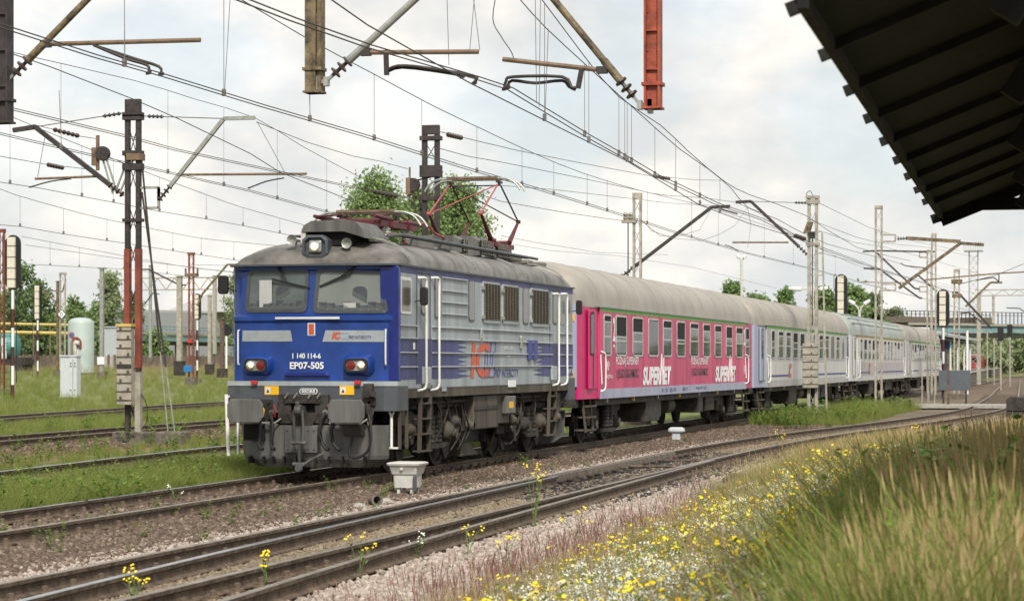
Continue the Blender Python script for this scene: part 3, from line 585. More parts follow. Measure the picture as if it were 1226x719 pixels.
# windscreens
WSC = [((297,322),(372,322),(371,374),(295,374)), ((381,321),(468,325),(466,375),(378,375))]
for q in WSC:
    pts = [onY(*c, FY+.05) for c in q]; cx = sum(p_[0] for p_ in pts)/4
    def ringof(sc_, d):
        out = []
        mxx = sum(p_[0] for p_ in pts)/4; mz = sum(p_[1] for p_ in pts)/4
        n = 4
        for i, (X, z) in enumerate(pts):
            a = pts[i-1]; b = pts[(i+1) % 4]
            for k in range(n+1):
                t = k/n; r_ = .10
                # rounded corner by quadratic blend
                pa = (X+(a[0]-X)*r_/math.hypot(a[0]-X, a[1]-z), z+(a[1]-z)*r_/math.hypot(a[0]-X, a[1]-z)); pb_ = (X+(b[0]-X)*r_/math.hypot(b[0]-X, b[1]-z), z+(b[1]-z)*r_/math.hypot(b[0]-X, b[1]-z))
                qx = (1-t)**2*pa[0]+2*t*(1-t)*X+t*t*pb_[0]; qz = (1-t)**2*pa[1]+2*t*(1-t)*z+t*t*pb_[1]
                qx = mxx+(qx-mxx)*(1-sc_/.55); qz = mz+(qz-mz)*(1-sc_/.36)
                out.append((qx, facey(qx, qz)-d, qz))
        return out
    o_, i_ = ringof(0, .022), ringof(.055, .026); k = len(o_)
    m = MB(); m.loft([ringof(0, -.01), o_, i_, ringof(.055, -.02)], caps=False); fr_ = m.build('windscreen_frame', M_['dgrey'], loco)
    m = MB(); m.add(ringof(.054, .016), [tuple(range(k))]); m.build('glass', M_['ws'], fr_, fixn=False)
    # dark cab recess behind the glass: desk and back wall
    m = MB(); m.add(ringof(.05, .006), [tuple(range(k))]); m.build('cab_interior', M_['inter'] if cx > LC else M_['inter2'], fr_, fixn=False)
    m = MB(); xa_, xb_ = min(p_[0] for p_ in pts)+.09, max(p_[0] for p_ in pts)-.09; zb_ = pts[2][1]+.06; ym = min(facey(xa_, zb_), facey(xb_, zb_)); n8 = 8
    for q8 in range(n8): xq_ = xa_+(xb_-xa_)*(q8+.5)/n8; hq_ = .10+.03*math.sin(q8*2.1+cx); m.box(xa_+(xb_-xa_)*q8/n8, xa_+(xb_-xa_)*(q8+1)/n8, facey(xq_, zb_)-.0085, facey(xq_, zb_)+.01, zb_, zb_+hq_)
    sx8 = xa_+(xb_-xa_)*.62; m.prism(rrect(sx8, zb_+.20, .24, .34, .09), 'y', facey(sx8, zb_+.2)-.010, facey(sx8, zb_+.2)+.01); m.build('desk_and_seat', M_['dgrey'], fr_)
    m = MB(); X0, X1 = min(p_[0] for p_ in pts)+.12, max(p_[0] for p_ in pts)-.12; zb = pts[2][1]+.07
    m.build
    d = MB(); xc = X0+(X1-X0)*(.25 if cx < LC else .45); d.box(xc-.08, xc+.13, facey(xc, zb)-.012, facey(xc, zb)-.009, zb+.02, zb+(.45 if cx < LC else .10)); d.build('cab_blind', M_['cream'], fr_)
for pv, el, tp in (((331,317),(343,338),(372,345)), ((427,316),(408,332),(384,343))):
    m = MB(); A = onY(*pv, FY); B_ = onY(*el, FY); C_ = onY(*tp, FY)
    P3 = [(A[0], facey(*A)-.05, A[1]), (B_[0], facey(*B_)-.07, B_[1]), (C_[0], facey(*C_)-.04, C_[1])]
    m.tube(P3[:2], .011, 6); m.tube([(A[0]+.04, P3[0][1], A[1]), (B_[0]+.04, P3[1][1], B_[1]-.01)], .008, 6); m.bar(P3[0], (A[0], facey(*A)+.0, A[1]+.02), .05)
    w_ = m.build('windscreen_wiper', M_['black'], loco)
    m = MB(); d = Vector(P3[2])-Vector(P3[1]); m.bar(Vector(P3[1])-d*.55+Vector((0,.015,0)), Vector(P3[2])+Vector((0,.02,0)), .022, .03); m.build('wiper_blade', M_['black'], w_)
# white strip under the screens, grey name panels, emblem, numbers
def fquad(pts, name, m_, d=.006, par=None):
    q = [onY(*c, FY) for c in pts]; k = len(q)
    m = MB(); vs = [(X, facey(X, min(z, 2.6))-d, z) for X, z in q]; vs2 = [(X, y+.012, z) for X, y, z in vs]
    m.add(vs+vs2, [tuple(range(k)), tuple(range(2*k-1, k-1, -1))]+[(i, i+k, (i+1)%k+k, (i+1)%k) for i in range(k)]); return m.build(name, m_, par or loco)
fquad([(333,379.5),(410,379),(410,382),(333,382)], 'white_strip', M_['white'], .075)
fquad([(291.5,395.5),(350,395.3),(352.5,408.5),(291,408.5)], 'name_panel', M_['lgrey'])
pnl = fquad([(392,395.3),(461,395.3),(460.5,409),(388.5,408.8)], 'name_panel', M_['lgrey'])
em = fquad([(371,386.5),(380,386.5),(380,401.5),(371,401.5)], 'emblem_plate', M_['white']); fquad([(372.4,387.6),(378.6,387.6),(378.6,400.4),(372.4,400.4)], 'emblem', M_['orange'], .009, em)
def ftext(s, x0, y0, x1, y1, m_, name, par=None, bold=.0, d=.009, shear=0):
    A = onY(x0, y1, FY); B_ = onY(x1, y0, FY); Y_ = facey((A[0]+B_[0])/2, min(2.6, A[1]))
    Ya, Yb = facey(A[0], min(2.6, A[1])), facey(B_[0], min(2.6, A[1])); u = Vector((B_[0]-A[0], Yb-Ya, 0)).normalized()
    return text(s, (A[0], Ya-.002, A[1]), u, (0,0,1), (B_[0]-A[0])/u.x, B_[1]-A[1], name, m_, par or loco, d, bold, shear)
ftext('IC', 399.5, 397, 410, 406, M_['orange'], 'operator_logo', pnl, .06, .012, .25); ftext('CC', 409.5, 397, 418.5, 406, M_['lilac'], 'operator_logo', pnl, .02, .012, .2); ftext('PKP INTERCITY', 419.5, 401.5, 446, 405.5, M_['txtb'], 'operator_lettering', pnl, .01, .012)
A_ = onY(353, 428, FY); B_ = onY(387, 424, FY)
def ctext(s, x0, y0, x1, y1, nm, bold):                    # lettering across the vee: one line in two halves would break it, so it floats 1 cm off the ridge
    A = onY(x0, y1, FY); B = onY(x1, y0, FY); Y_ = LF-.135
    text(s, (A[0], Y_, A[1]), (1,0,0), (0,0,1), B[0]-A[0], B[1]-A[1], nm, M_['txtw'], loco, .004, bold)
ctext('1 140 114-6', 353, 422.5, 387, 429, 'fleet_number', .03); ctext('EP07-505', 350, 433, 390.5, 441.5, 'fleet_number', .03)
m = MB(); A = onY(343, 445, FY); B = onY(398, 450, FY); m.prism([(A[0], B[1]), (A[0]+.06, A[1]), (B[0]-.06, A[1]), (B[0], B[1])], 'y', LF-.17, LF-.06); m.build('socket_cover', M_['dblue'], loco, bevel=.01)
# head lights: blue pods, black oval surround, lens pair
for cx, order in ((311, (0, 1)), (431, (1, 0))):
    X, z = onY(cx, 437, FY); yy = facey(X, z)
    m = MB(); rg = []
    for d, w, h in ((-.10,.56,.40),(.02,.50,.33),(.13,.42,.255),(.14,.38,.22)):
        rg.append([(x, yy-d, zz) for x, zz in rrect(X, z, w, h, min(h/2-.005, .11))])
    m.loft(rg); pod = m.build('headlight_pod', M_['blue'], loco, smooth=40)
    m = MB(); rg = [[(x, yy-d, zz) for x, zz in rrect(X, z, w, h, .075)] for d, w, h in ((.12,.385,.215),(.165,.385,.215),(.165,.33,.165),(.135,.33,.165))]; m.loft(rg, caps=False); m.build('surround', M_['black'], pod, smooth=40)
    m = MB(); m.add([(x, yy-.142, zz) for x, zz in rrect(X, z, .33, .165, .06)], [tuple(range(20))[::-1]]); m.build('reflector_plate', M_['galv'], pod, fixn=False)
    for k in (0, 1):
        lx = X+(-.083 if k == 0 else .083); wht = order[0] == k
        m = MB(); m.lathe((lx, yy-.143, z), (0,-1,0), [(0,.072),(.016,.07),(.02,.05)], 18); h = m.build('headlight' if wht else 'tail_light', M_['chrome'] if wht else M_['redlens'], pod, smooth=30)
        if wht: m = MB(); m.lathe((lx+.01, yy-.164, z+.004), (0,-1,0), [(0,.042),(.012,.028)], 14); m.build('lamp_bulb', M_['litlamp'], h)
# vertical handrails on the face
for px_, y0, y1, s_ in ((286, 394, 437, -1), (464, 394, 437, 1)):
    X0, z0 = onY(px_, y1, FY); X1, z1 = onY(px_, y0, FY); yy = LF-.12 if s_ > 0 else LF-.05
    m = MB(); m.tube([(X1-s_*.03, yy+.10, z1), (X1, yy, z1-.02), (X1, yy-.01, z1-.08), (X0, yy-.01, z0+.08), (X0, yy, z0+.02), (X0-s_*.03, yy+.1, z0)], .015, 8); m.build('handrail', M_['rail'], loco, smooth=True)
# buffer beam, light grey stripe and red lamps
m = MB(); plan = [(LC-LHW-.03, LF+.5), (LC-LHW-.03, LF-.06), (LC-LHW+.2, LF-.13), (LC+LHW-.2, LF-.13), (LC+LHW+.006, LF-.06), (LC+LHW+.006, LF+.5)]
m.prism(plan, 'z', 1.60, 1.675); m.build('beam_stripe', M_['lgrey'], loco)
m = MB(); plan2 = [(x, y+.012) for x, y in plan]; m.prism(plan2, 'z', 1.20, 1.597); m.build('buffer_beam', M_['dgrey'], loco, bevel=.01)
m = MB(); m.prism([(x, LF+LB-y) for x, y in plan], 'z', 1.20, 1.66); m.build('buffer_beam', M_['dgrey'], loco, bevel=.01)
BY = LF-.12
for px_ in (305.5, 429):
    X, z = onY(px_, 457.5, BY); m = MB(); m.box(X-.05, X+.05, BY-.07, BY, z-.03, z+.03); m.build('marker_lamp', M_['bred'], loco, bevel=.008)
for px_ in (325.5, 415.5):
    X, z = onY(px_, 467, BY); m = MB(); m.box(X-.12, X+.12, BY-.012, BY+.01, z-.07, z+.07); st = m.build('warning_sticker', M_['yellow'], loco)
    m = MB(); m.box(X-.105, X-.02, BY-.015, BY-.011, z-.05, z+.045); w_ = m.build('sticker_symbol_field', M_['white'], st)
    m = MB(); m.prism([(X-.09, z-.035), (X-.035, z-.035), (X-.0625, z+.025)], 'y', BY-.018, BY-.014); m.build('warning_triangle', M_['txtd'], st)
A = onY(361, 468, BY); m = MB(); k = rrect(A[0]+.12, A[1], .30, .09, .04); m.prism(k, 'y', BY-.012, BY-.0); pl = m.build('number_plate', M_['txtw'], loco)
m = MB(); m.prism(rrect(A[0]+.12, A[1], .275, .07, .032), 'y', BY-.015, BY-.01); m.build('plate_field', M_['dgrey'], pl); text('05DR8', (A[0]+.01, BY-.013, A[1]-.026), (1,0,0), (0,0,1), .22, .052, 'plate_lettering', M_['txtw'], pl, .004, .02)
# buffers: oval heads
for px_ in (291, 415):
    X, z = onY(px_, 490.5, BY-.35); z = 1.21
    X += .10 if px_ < 300 else .05
    m = MB(); m.lathe((X, BY, z), (0,-1,0), [(-.02,.20),(0,.20),(.02,.15),(.22,.15),(.24,.17),(.30,.17),(.31,.11),(.50,.11)], 20); b_ = m.build('buffer', M_['grime'], loco, smooth=30)
    m = MB(); hd = [(X+a, z+c) for a, c in [(-.30,-.10),(-.24,-.185),(.24,-.185),(.30,-.10),(.30,.10),(.24,.185),(-.24,.185),(-.30,.10)]]
    m.prism([(a, c) for a, c in hd], 'y', BY-.54, BY-.50); m.build('buffer_head', M_['plough'], b_, bevel=.012)
    m = MB(); m.box(X-.27, X+.27, BY-.02, BY+.0, z-.17, z+.17)
    for a in (-.22, .22):
        for c in (-.13, .13): m.lathe((X+a, BY-.02, z+c), (0,-1,0), [(0,.025),(.03,.025)], 6)
    m.build('buffer_plate', M_['grime'], b_)
# draw hook box, hook, screw coupling
X, z = onY(365, 490, BY); XH = X
m = MB()
m.box(X-.42, X-.20, BY-.10, BY, z-.22, z+.24); m.box(X+.20, X+.42, BY-.10, BY, z-.22, z+.24); m.box(X-.20, X+.20, BY-.098, BY, z+.10, z+.237); m.box(X-.30, X+.30, BY-.14, BY-.099, z+.10, z+.16)
m.prism([(X-.28,z-.05),(X+.28,z-.05),(X+.10,z-.35),(X-.10,z-.35)], 'y', BY-.12, BY-.02); m.build('draw_gear_housing', M_['grime'], loco, bevel=.008)
m = MB()
for a in (-.27, -.12, .12, .27): m.tube([(X+a-.02, BY-.14, z+.18), (X+a, BY-.19, z+.19), (X+a+.05, BY-.16, z+.27)], .012, 6)
m.build('lamp_bracket', M_['steel'], loco)
m = MB(); m.box(X-.20, X+.20, BY-.02, BY+.01, z-.08, z+.10); m.build('hook_recess', M_['void'], loco)
m = MB(); m.bar((X, BY, z), (X, BY-.28, z), .07, .12); m.lathe((X-.05, BY-.30, z+.0), (1,0,0), [(0,.085),(.1,.085)], 14); m.bar((X, BY-.34, z+.03), (X, BY-.36, z+.13), .06, .05); m.build('draw_hook', M_['plough'], loco, bevel=.008)
m = MB()
for a in (-.075, .075): m.tube([(X+a*.9, BY-.32, z), (X+a, BY-.30, z-.25), (X+a*.8, BY-.28, z-.52)], .02, 8)
m.lathe((X-.12, BY-.28, z-.52), (1,0,0), [(0,.03),(.24,.03)], 10); m.tube([(X, BY-.28, z-.50), (X, BY-.25, z-.85)], .026, 8); m.lathe((X-.11, BY-.25, z-.86), (1,0,0), [(0,.035),(.22,.035)], 10)
m.lathe((X, BY-.24, z-.92), (0,-1,0), [(0,.05),(.06,.07),(.10,.05)], 12); m.tube([(X+.04, BY-.3, z-.90), (X+.18, BY-.32, z-.80), (X+.42, BY-.30, z-.68)], .022, 8)
for k in range(7): m.lathe((X, BY-.275+.004*k, z-.58-.035*k), (0,0,1), [(0,.034),(.012,.034)], 8)
m.build('screw_coupling', M_['plough'], loco, smooth=40)
# brake hoses with coloured cocks
for px_, cm in ((315,'yellow'),(329,'bred'),(393,'bred'),(407,None)):
    X, z = onY(px_, 497, BY); s_ = -1 if px_ < 360 else 1
    m = MB(); m.tube([(X, BY-.02, z+.05), (X, BY-.16, z+.04), (X-.03*s_, BY-.24, z-.06), (X-.06*s_, BY-.25, z-.25), (X-.03*s_, BY-.25, z-.42), (X+.05, BY-.26, z-.52), (X+.10, BY-.27, z-.53)], .030, 8); h = m.build('brake_hose', M_['black'], loco, smooth=True)
    m = MB(); m.lathe((X, BY-.08, z+.05), (0,-1,0), [(0,.045),(.08,.045)], 8); m.build('hose_cock', M_['steel'], h)
    if cm: m = MB(); m.tube([(X+.04, BY-.12, z-.02), (X+.07, BY-.14, z+.08), (X+.03, BY-.14, z+.17)], .012, 6); m.build('cock_handle', M_[cm], h)
# multiple control cable and socket on the near side
X, z = onY(443, 468, BY); m = MB(); m.box(X-.07, X+.07, BY-.14, BY, z-.10, z+.12); m.lathe((X+.07, BY-.09, z-.04), (.4,-1,0), [(0,.05),(.08,.05)], 10); m.box(X-.10, X+.10, BY-.05, BY, z-.22, z-.10); m.lathe((X-.01, BY-.10, z-.20), (0,0,-1), [(0,.05),(.16,.035)], 10); m.build('cable_socket', M_['grime'], loco, bevel=.006)
m = MB(); A = onY(423, 523, BY); pts = [(X, BY-.1, z-.35), (X+.07, BY-.16, z-.65), (X+.03, BY-.18, z-.92), (X-.14, BY-.2, z-1.04), (X-.28, BY-.18, z-1.0), (A[0]+.02, BY-.14, A[1]-.03), (A[0], BY-.1, A[1]+.16)]
from itertools import chain
def smoothpts(p, k=4):
    p = [Vector(q) for q in p]; out = []
    for i in range(len(p)-1):
        a, b, c, d = p[max(i-1,0)], p[i], p[i+1], p[min(i+2, len(p)-1)]
        for j in range(k):
            t = j/k; out.append(.5*((2*b)+(-a+c)*t+(2*a-5*b+4*c-d)*t*t+(-a+3*b-3*c+d)*t**3))
    return out+[p[-1]]
m.tube(smoothpts(pts), .022, 8); m.build('control_cable', M_['black'], loco, smooth=True)
X, z = onY(426, 515, BY); m = MB(); m.box(X-.16, X+.16, BY-.16, BY, z-.08, z+.10); m.build('cable_junction_box', M_['grime'], loco, bevel=.01)
# foot bars under the buffers
for x0, x1 in ((294, 340), (398, 443)):
    A = onY(x0, 505.5, BY); B = onY(x1, 505.5, BY); zz = 1.01
    m = MB(); m.tube([(A[0], BY-.05, zz+.10), (A[0], BY-.16, zz), (B[0]-.1, BY-.16, zz), (B[0], BY-.13, zz+.07)], .017, 8); m.build('foot_rail', M_['galv'], loco)
# snow plough: two plates with a shallow vee and notches
zt, zb_ = .98, .31
def plough(yf, s):
    m = MB(); Lx, Rx = LC-1.22, LC+1.22
    rg = []
    for z_, w0, dd in ((zt, 1.24, 0), (.50, 1.22, -.04), (.44, 1.20, -.05), (zb_, 1.02, -.13)):
        rg.append([(LC-w0, yf+s*(dd-.20), z_), (LC-w0*.8, yf+s*dd, z_), (LC, yf+s*(dd+.10), z_), (LC+w0*.8, yf+s*dd, z_), (LC+w0, yf+s*(dd-.20), z_), (LC+w0, yf+s*(dd-.23), z_), (LC, yf+s*(dd+.06), z_), (LC-w0, yf+s*(dd-.23), z_)])
    m.loft(rg); return m.build('snow_plough', M_['plough'], loco)
pg_ = plough(BY-.02, -1); plough(LB+.12, 1)
m = MB()
for px_ in (299, 317, 329, 341.5, 356, 362, 380, 395.5, 411.5, 438):
    X, z = onY(px_, 550, BY); m.box(X-.013, X+.013, BY-.10-.0, BY+.2, z-.05, z+.06)
    for k in range(2): m.lathe((X, BY-.02, z+.04-.08*k), (0,-1,0), [(0,.016),(.06,.016)], 6)
m.build('plough_bolts', M_['black'], pg_)
X, z = onY(364, 526, BY); m = MB(); m.box(X-.27, X+.27, BY-.15, BY-.09, z-.20, z+.22)
for a in (-.22,-.1,.12,.22):
    for c in (-.14,.16): m.lathe((X+a, BY-.15, z+c), (0,-1,0), [(0,.016),(.02,.016)], 6)
m.build('coupling_plate', M_['plough'], pg_, bevel=.006)
A = onY(303, 516, BY); m = MB(); m.box(A[0]-.12, A[0]+.22, BY-.10, BY-.02, A[1]-.14, A[1]+.22); m.build('plough_opening', M_['void'], pg_)
# ---- roof
def roofz(t, h): return 3.52+h*(max(0, math.sin(t))**.78)
rg = []
for y, w, h in ((LF-.10+.06, 1.20, .02),(LF+.02, 1.33, .16),(LF+.22, LHW-.03, .30),(LF+.6, LHW, .42),(LF+1.3, LHW, .48),(LF+2.4, LHW+.01, .51),(LB-2.4, LHW+.01, .51),(LB-1.3, LHW, .48),(LB-.6, LHW, .42),(LB-.22, LHW-.03, .30),(LB-.02, 1.33, .16),(LB+.04, 1.2, .02)):
    rg.append([(LC-w*math.cos(math.pi*k/20), y, roofz(math.pi*k/20, h)) for k in range(21)])
m = MB(); m.loft(rg, closed=False, caps=False); m.build('roof', M_['roof'], loco, smooth=50)
m = MB(); m.prism([(LC-LHW-.03, LF+.05), (LC-LHW+.12, LF-.10), (LC, LF-.165), (LC+LHW-.12, LF-.10), (LC+LHW+.03, LF+.05), (LC+LHW+.03, LB-.05), (LC-LHW-.03, LB-.05)], 'z', 3.505, 3.535); m.build('rain_gutter', M_['dgrey'], loco)
for px_ in (482, 563, 617, 669):
    y, z = onX(px_, 312, XS-.1); m = MB(); prof = [(LC+(LHW+.02)*math.cos(math.pi*k/20), roofz(math.pi*k/20, .525)+.01) for k in range(1, 8)]
    for (a, b), (c, d) in zip(prof, prof[1:]): m.bar((a, y, b), (c, y, d), .05, .03)
    m.build('roof_strap', M_['galv'], loco)
for s_ in (-1, 1):
    m = MB(); m.tube([(LC+s_*.95, LF+(.9 if s_ > 0 else 2.2), 4.02), (LC+s_*.98, LF+(1.6 if s_ > 0 else 2.4), 4.075), (LC+s_*.98, LB-1.5, 4.075)], .03, 6); m.bar((LC+s_*.86, LF+1.6, 4.085), (LC+s_*.86, LB-1.6, 4.085), .22, .025); m.build('roof_walkway', M_['dgrey'], loco)
# visor box over the front light
m = MB(); y0 = LF+.12
XL, zl = onY(361, 279, y0); XR, _ = onY(433, 280, y0)
rg = [[(x, y, z) for x, z in ((XL-.0, 4.06-e), (XL+.03, 4.16-e), (XL+.16, 4.235-e), (XR-.28, 4.25-e), (XR-.12, 4.22-e), (XR+.02, 4.08-e), (XR+.06, 3.95), (XR-.10, 4.00), (XR-.3, 4.06-e))] for y, e in ((y0,0), (y0+1.15,.0))]
m.loft(rg); m.build('air_deflector_box', M_['plough'], loco, smooth=40)
m = MB(); m.box(XL+.06, XR-.2, y0+.12, y0+1.0, 3.85, 4.07); m.build('deflector_opening', M_['void'], loco)
m = MB(); m.box(XL-.02, XL+.06, y0+.02, y0+.9, 3.9, 4.12); m.build('deflector_bracket', M_['boxg'], loco)
# front light housing
X, z = onY(377, 295, LF+.0); ya = LF+.02
rg = [[(X+a*w, y, z+b*h) for a, b in ((-.55,-1),(.55,-1),(1,-.6),(1,.6),(.6,1),(-.6,1),(-1,.6),(-1,-.6))] for y, w, h in ((ya+.7,.20,.14),(ya+.04,.215,.185),(ya-.02,.215,.185),(ya-.03,.175,.145),(ya+.03,.165,.135))]
m = MB(); m.loft(rg); lh = m.build('roof_headlight_housing', M_['dgrey'], loco)
m = MB(); m.box(X-.10, X+.11, ya-.035, ya+.02, z-.095, z+.10); m.build('headlight_bezel', M_['galv'], lh, bevel=.03)
m = MB(); m.lathe((X, ya-.036, z), (0,-1,0), [(0,.088),(.012,.082),(.014,.06)], 20); m.build('headlight', M_['chrome'], lh); m = MB(); m.lathe((X, ya-.052, z), (0,-1,0), [(0,.056),(.012,.04)], 16); m.build('lamp_bulb', M_['litlamp'], lh)
for px_, py_ in ((349.5, 287), (415, 291)):
    X, z = onY(px_, py_, LF+.1); m = MB(); m.lathe((X+.02, LF+.45, z), (-.05,-1,0), [(0,.02),(.18,.03),(.30,.05),(.36,.085),(.37,.085),(.362,.07),(.31,.035)], 16); m.bar((X, LF+.3, z-.12), (X, LF+.3, z), .03); m.build('horn', M_['galv'], loco, smooth=40)
# roof louvre hoods
for pa, pb2, hgt in ((545, 554, .30), (567, 586, .36), (587, 606, .36)):
    ya, _ = onX(pa, 300, LC+.42); yb, _ = onX(pb2, 300, LC+.42)
    m = MB(); rg = [[(LC+x, y, 4.03+z) for x, z in ((-.62,0),(-.60,hgt*.6),(-.42,hgt+.02),(.36,hgt+.02),(.50,hgt*.8),(.54,0))] for y in (ya, yb-.05)]
    m.loft(rg); h = m.build('roof_louvre_hood', M_['plough'], loco, smooth=40)
    m = MB(); m.box(LC+.53, LC+.5549, ya+.06, yb-.12, 4.05, 4.03+hgt*.82); m.build('louvre_opening', M_['void'], h)
    m = MB()
    for k in range(5): m.box(LC+.55, LC+.575, ya+.06, yb-.12, 4.07+k*.038, 4.078+k*.038)
    k = ya+.1
    while k < yb-.15: m.box(LC+.556, LC+.58, k, k+.012, 4.05, 4.03+hgt*.82); k += .16
    m.build('louvre_grid', M_['steel'], h)
m = MB(); ya, _ = onX(560, 300, LC); m.loft([[(LC+x, y, 4.02+z) for x, z in ((-.5,0),(-.45,.24),(-.2,.33),(.3,.33),(.5,.24),(.54,0))] for y in (ya, ya+.35)]); m.build('roof_equipment_hood', M_['plough'], loco, smooth=40)
for (pa, XX, hh) in ((602, .5, .05), (618, .55, .04), (632, .5, .03), (648, .5, .03)):
    y, _ = onX(pa, 305, LC+XX); m = MB(); m.box(LC-.6, LC+XX, y, y+.5, 4.04, 4.09+hh); m.build('roof_hatch', M_['roof'], loco, bevel=.02)
# ---- pantographs
def insulator(m, x, y, z, h=.22, r=.07):
    m.lathe((x, y, z), (0,0,1), [(0,.04),(.02,.05),(h*.25,r),(h*.33,.045),(h*.5,r),(h*.58,.045),(h*.75,r),(h*.83,.04),(h,.05)], 12)
def panto(yc, up, name):
    pr = bpy.data.objects.new('pantograph', None); COL.objects.link(pr); pr.parent = loco; pr.location = (0, yc-LF, 3.9-.16)
    zb = 4.30; m = MB()
    for s_ in (-1, 1):
        m.bar((LC+s_*.52, yc-1.0, zb), (LC+s_*.52, yc+1.0, zb), .07, .09)
        m.bar((LC-.6, yc+s_*.55, zb), (LC+.6, yc+s_*.55, zb), .07, .09); m.bar((LC-.5, yc+s_*.95, zb+.02), (LC+.5, yc+s_*.95, zb+.02), .05, .06)
    m.tube([(LC-.55, yc-.45, zb+.08), (LC+.55, yc-.45, zb+.08)], .035, 8); m.tube([(LC-.55, yc+.45, zb+.08), (LC+.55, yc+.45, zb+.08)], .035, 8)
    m.tube([(LC-.1, yc-.9, zb+.05), (LC-.1, yc+.9, zb+.05)], .05, 8); m.build('base_frame', M_['red'], pr)
    for sx_ in (-1, 1):
        for sy_ in (-1, 1):
            m = MB(); insulator(m, LC+sx_*.5, yc+sy_*.62, 4.05, .22, .085); m.build('insulator', M_['boxg'], pr, smooth=40)
    if up:
        ze, zh = 4.85, 5.50; E = {}
        for sy_ in (-1, 1):
            for sx_ in (-1, 1):
                e = Vector((LC+sx_*.52, yc+sy_*1.48, ze)); b = Vector((LC+sx_*.52, yc+sy_*.72, zb+.08)); E[sx_, sy_] = e
                m = MB(); m.tube([b, e], .055, 8, r2=.028); m.build('lower_arm', M_['red'], pr)
                h = Vector((LC+sx_*.50, yc+sy_*.12, zh)); m = MB(); m.tube([e, h], .017, 8); m.lathe(e-Vector((.04,0,0)), (1,0,0), [(0,.04),(.08,.04)], 10); m.build('upper_arm', M_['redp'] if sy_ < 0 else M_['grime'], pr)
            m = MB(); a, b = (E[-1, sy_], Vector((LC+.50, yc+sy_*.12, zh))) if sy_ < 0 else (E[1, sy_], Vector((LC-.5, yc+sy_*.12, zh))); m.tube([a, b], .013, 6); m.build('diagonal_stay', M_['redp'] if sy_ < 0 else M_['grime'], pr)
        zc = zh+.12
    else:
        ze = zb+.10
        for sx_ in (-1, 1):
            for sy_ in (-1, 1):
                m = MB(); m.tube([(LC+sx_*.52, yc+sy_*.45, zb+.08), (LC+sx_*.52, yc+sy_*1.35, ze)], .055, 8, r2=.03); m.build('lower_arm', M_['red'], pr)
                m = MB(); m.tube([(LC+sx_*.46, yc+sy_*1.35, ze), (LC+sx_*.46, yc+sy_*.1, ze+.10)], .018, 8); m.build('upper_arm', M_['red'], pr)
        zc = ze+.13
    for k, dy in enumerate((-.20, .20)):
        m = MB(); pts = [(LC-.98, yc+dy, zc-.24), (LC-.88, yc+dy, zc-.10), (LC-.72, yc+dy, zc-.015), (LC-.5, yc+dy, zc)]; pts2 = [(2*LC-a, b, c) for a, b, c in pts[::-1]]
        m.tube(smoothpts(pts+pts2, 3), .020, 8); h = m.build('collector_horn', M_['galv'], pr, smooth=True)
        m = MB(); m.box(LC-.52, LC+.52, yc+dy-.03, yc+dy+.03, zc, zc+.04); m.build('contact_strip', M_['arm'], h)
    m = MB()
    for sx_ in (-1, 1): m.bar((LC+sx_*.5, yc-.22, zc-.06), (LC+sx_*.5, yc+.22, zc-.06), .03, .04); m.bar((LC+sx_*.5, yc, zc-.14), (LC+sx_*.5, yc, zc-.04), .05)
    m.tube([(LC-.5, yc, zc-.13), (LC+.5, yc, zc-.13)], .015, 6); m.build('head_carrier', M_['grime'], pr)
panto(45.82, True, 'rear'); panto(38.9, False, 'front')
m = MB(); m.tube(smoothpts([(LC+.1, 40.6, 4.35), (LC+.3, 41.2, 4.48), (LC+.2, 42.2, 4.36), (LC+.2, 43, 4.30)]), .025, 8); m.tube([(LC-.4, 40, 4.32), (LC-.4, 44.5, 4.32)], .018, 6); m.build('roof_cable', M_['redp'], loco, smooth=True)
for yy in (41.0, 42.3, 43.6):
    m = MB(); insulator(m, LC-.4, yy, 4.05, .25); m.build('roof_insulator', M_['red'], loco, smooth=40)
# ---- near side details; helper for both sides
def sbox(px0, py0, px1, py1, name, m_, d0, d1, par=None, r=0.0, X=None, off=True):
    """upright rectangle on the side wall between two photo points (left-top, right-bottom), both at left depth"""
    X = XS if X is None else X
    y0, z1 = onX(px0, py0, X); y1, _ = onX(px1, py0, X); _, z0 = onX(px0, py1, X)
    m = MB(); m.prism(rrect((y0+y1)/2, (z0+z1)/2, y1-y0, z1-z0, r) if r else [(y0,z0),(y1,z0),(y1,z1),(y0,z1)], 'x', X+d0, X+d1)
    return m.build(name, m_, par or loco), (y0, y1, z0, z1)
# paint: upper purple band, indigo blocks with spiky ends, lower pale band
m = MB(); m.prism([(LF+.14, 3.40), (LB-.14, 3.40), (LB-.14, 3.505), (LF+.14, 3.505)], 'x', XS-.001, XS+.004); m.build('paint_band', M_['indigo'], loco)
def spiky(y0, y1, z0, z1, side, amp, n):
    pts = []
    for i in range(n):
        za = z0+(z1-z0)*i/n; zb = z0+(z1-z0)*(i+.5)/n; k = amp*random.uniform(.55, 1.1)
        pts += [(y1 if side > 0 else y0, za), ((y1+k) if side > 0 else (y0-k), zb)]
    pts += [(y1 if side > 0 else y0, z1)]
    if side > 0: return [(y0, z1), (y0, z0)]+pts
    return [(y1, z0)]+[(y1, z1)][:0]+[(y1, z1)]+pts[::-1]
ya, _ = onX(548, 420, XS); yb, _ = onX(652, 420, XS)
m = MB(); m.prism(spiky(LF+.14, ya-.05, 1.70, 2.36, 1, .85, 8), 'x', XS-.001, XS+.004); m.build('paint_block', M_['indigo'], loco)
m = MB(); m.prism(spiky(yb-.1, LB-.14, 1.70, 2.36, -1, .9, 8), 'x', XS-.001, XS+.004); m.build('paint_block', M_['indigo'], loco)
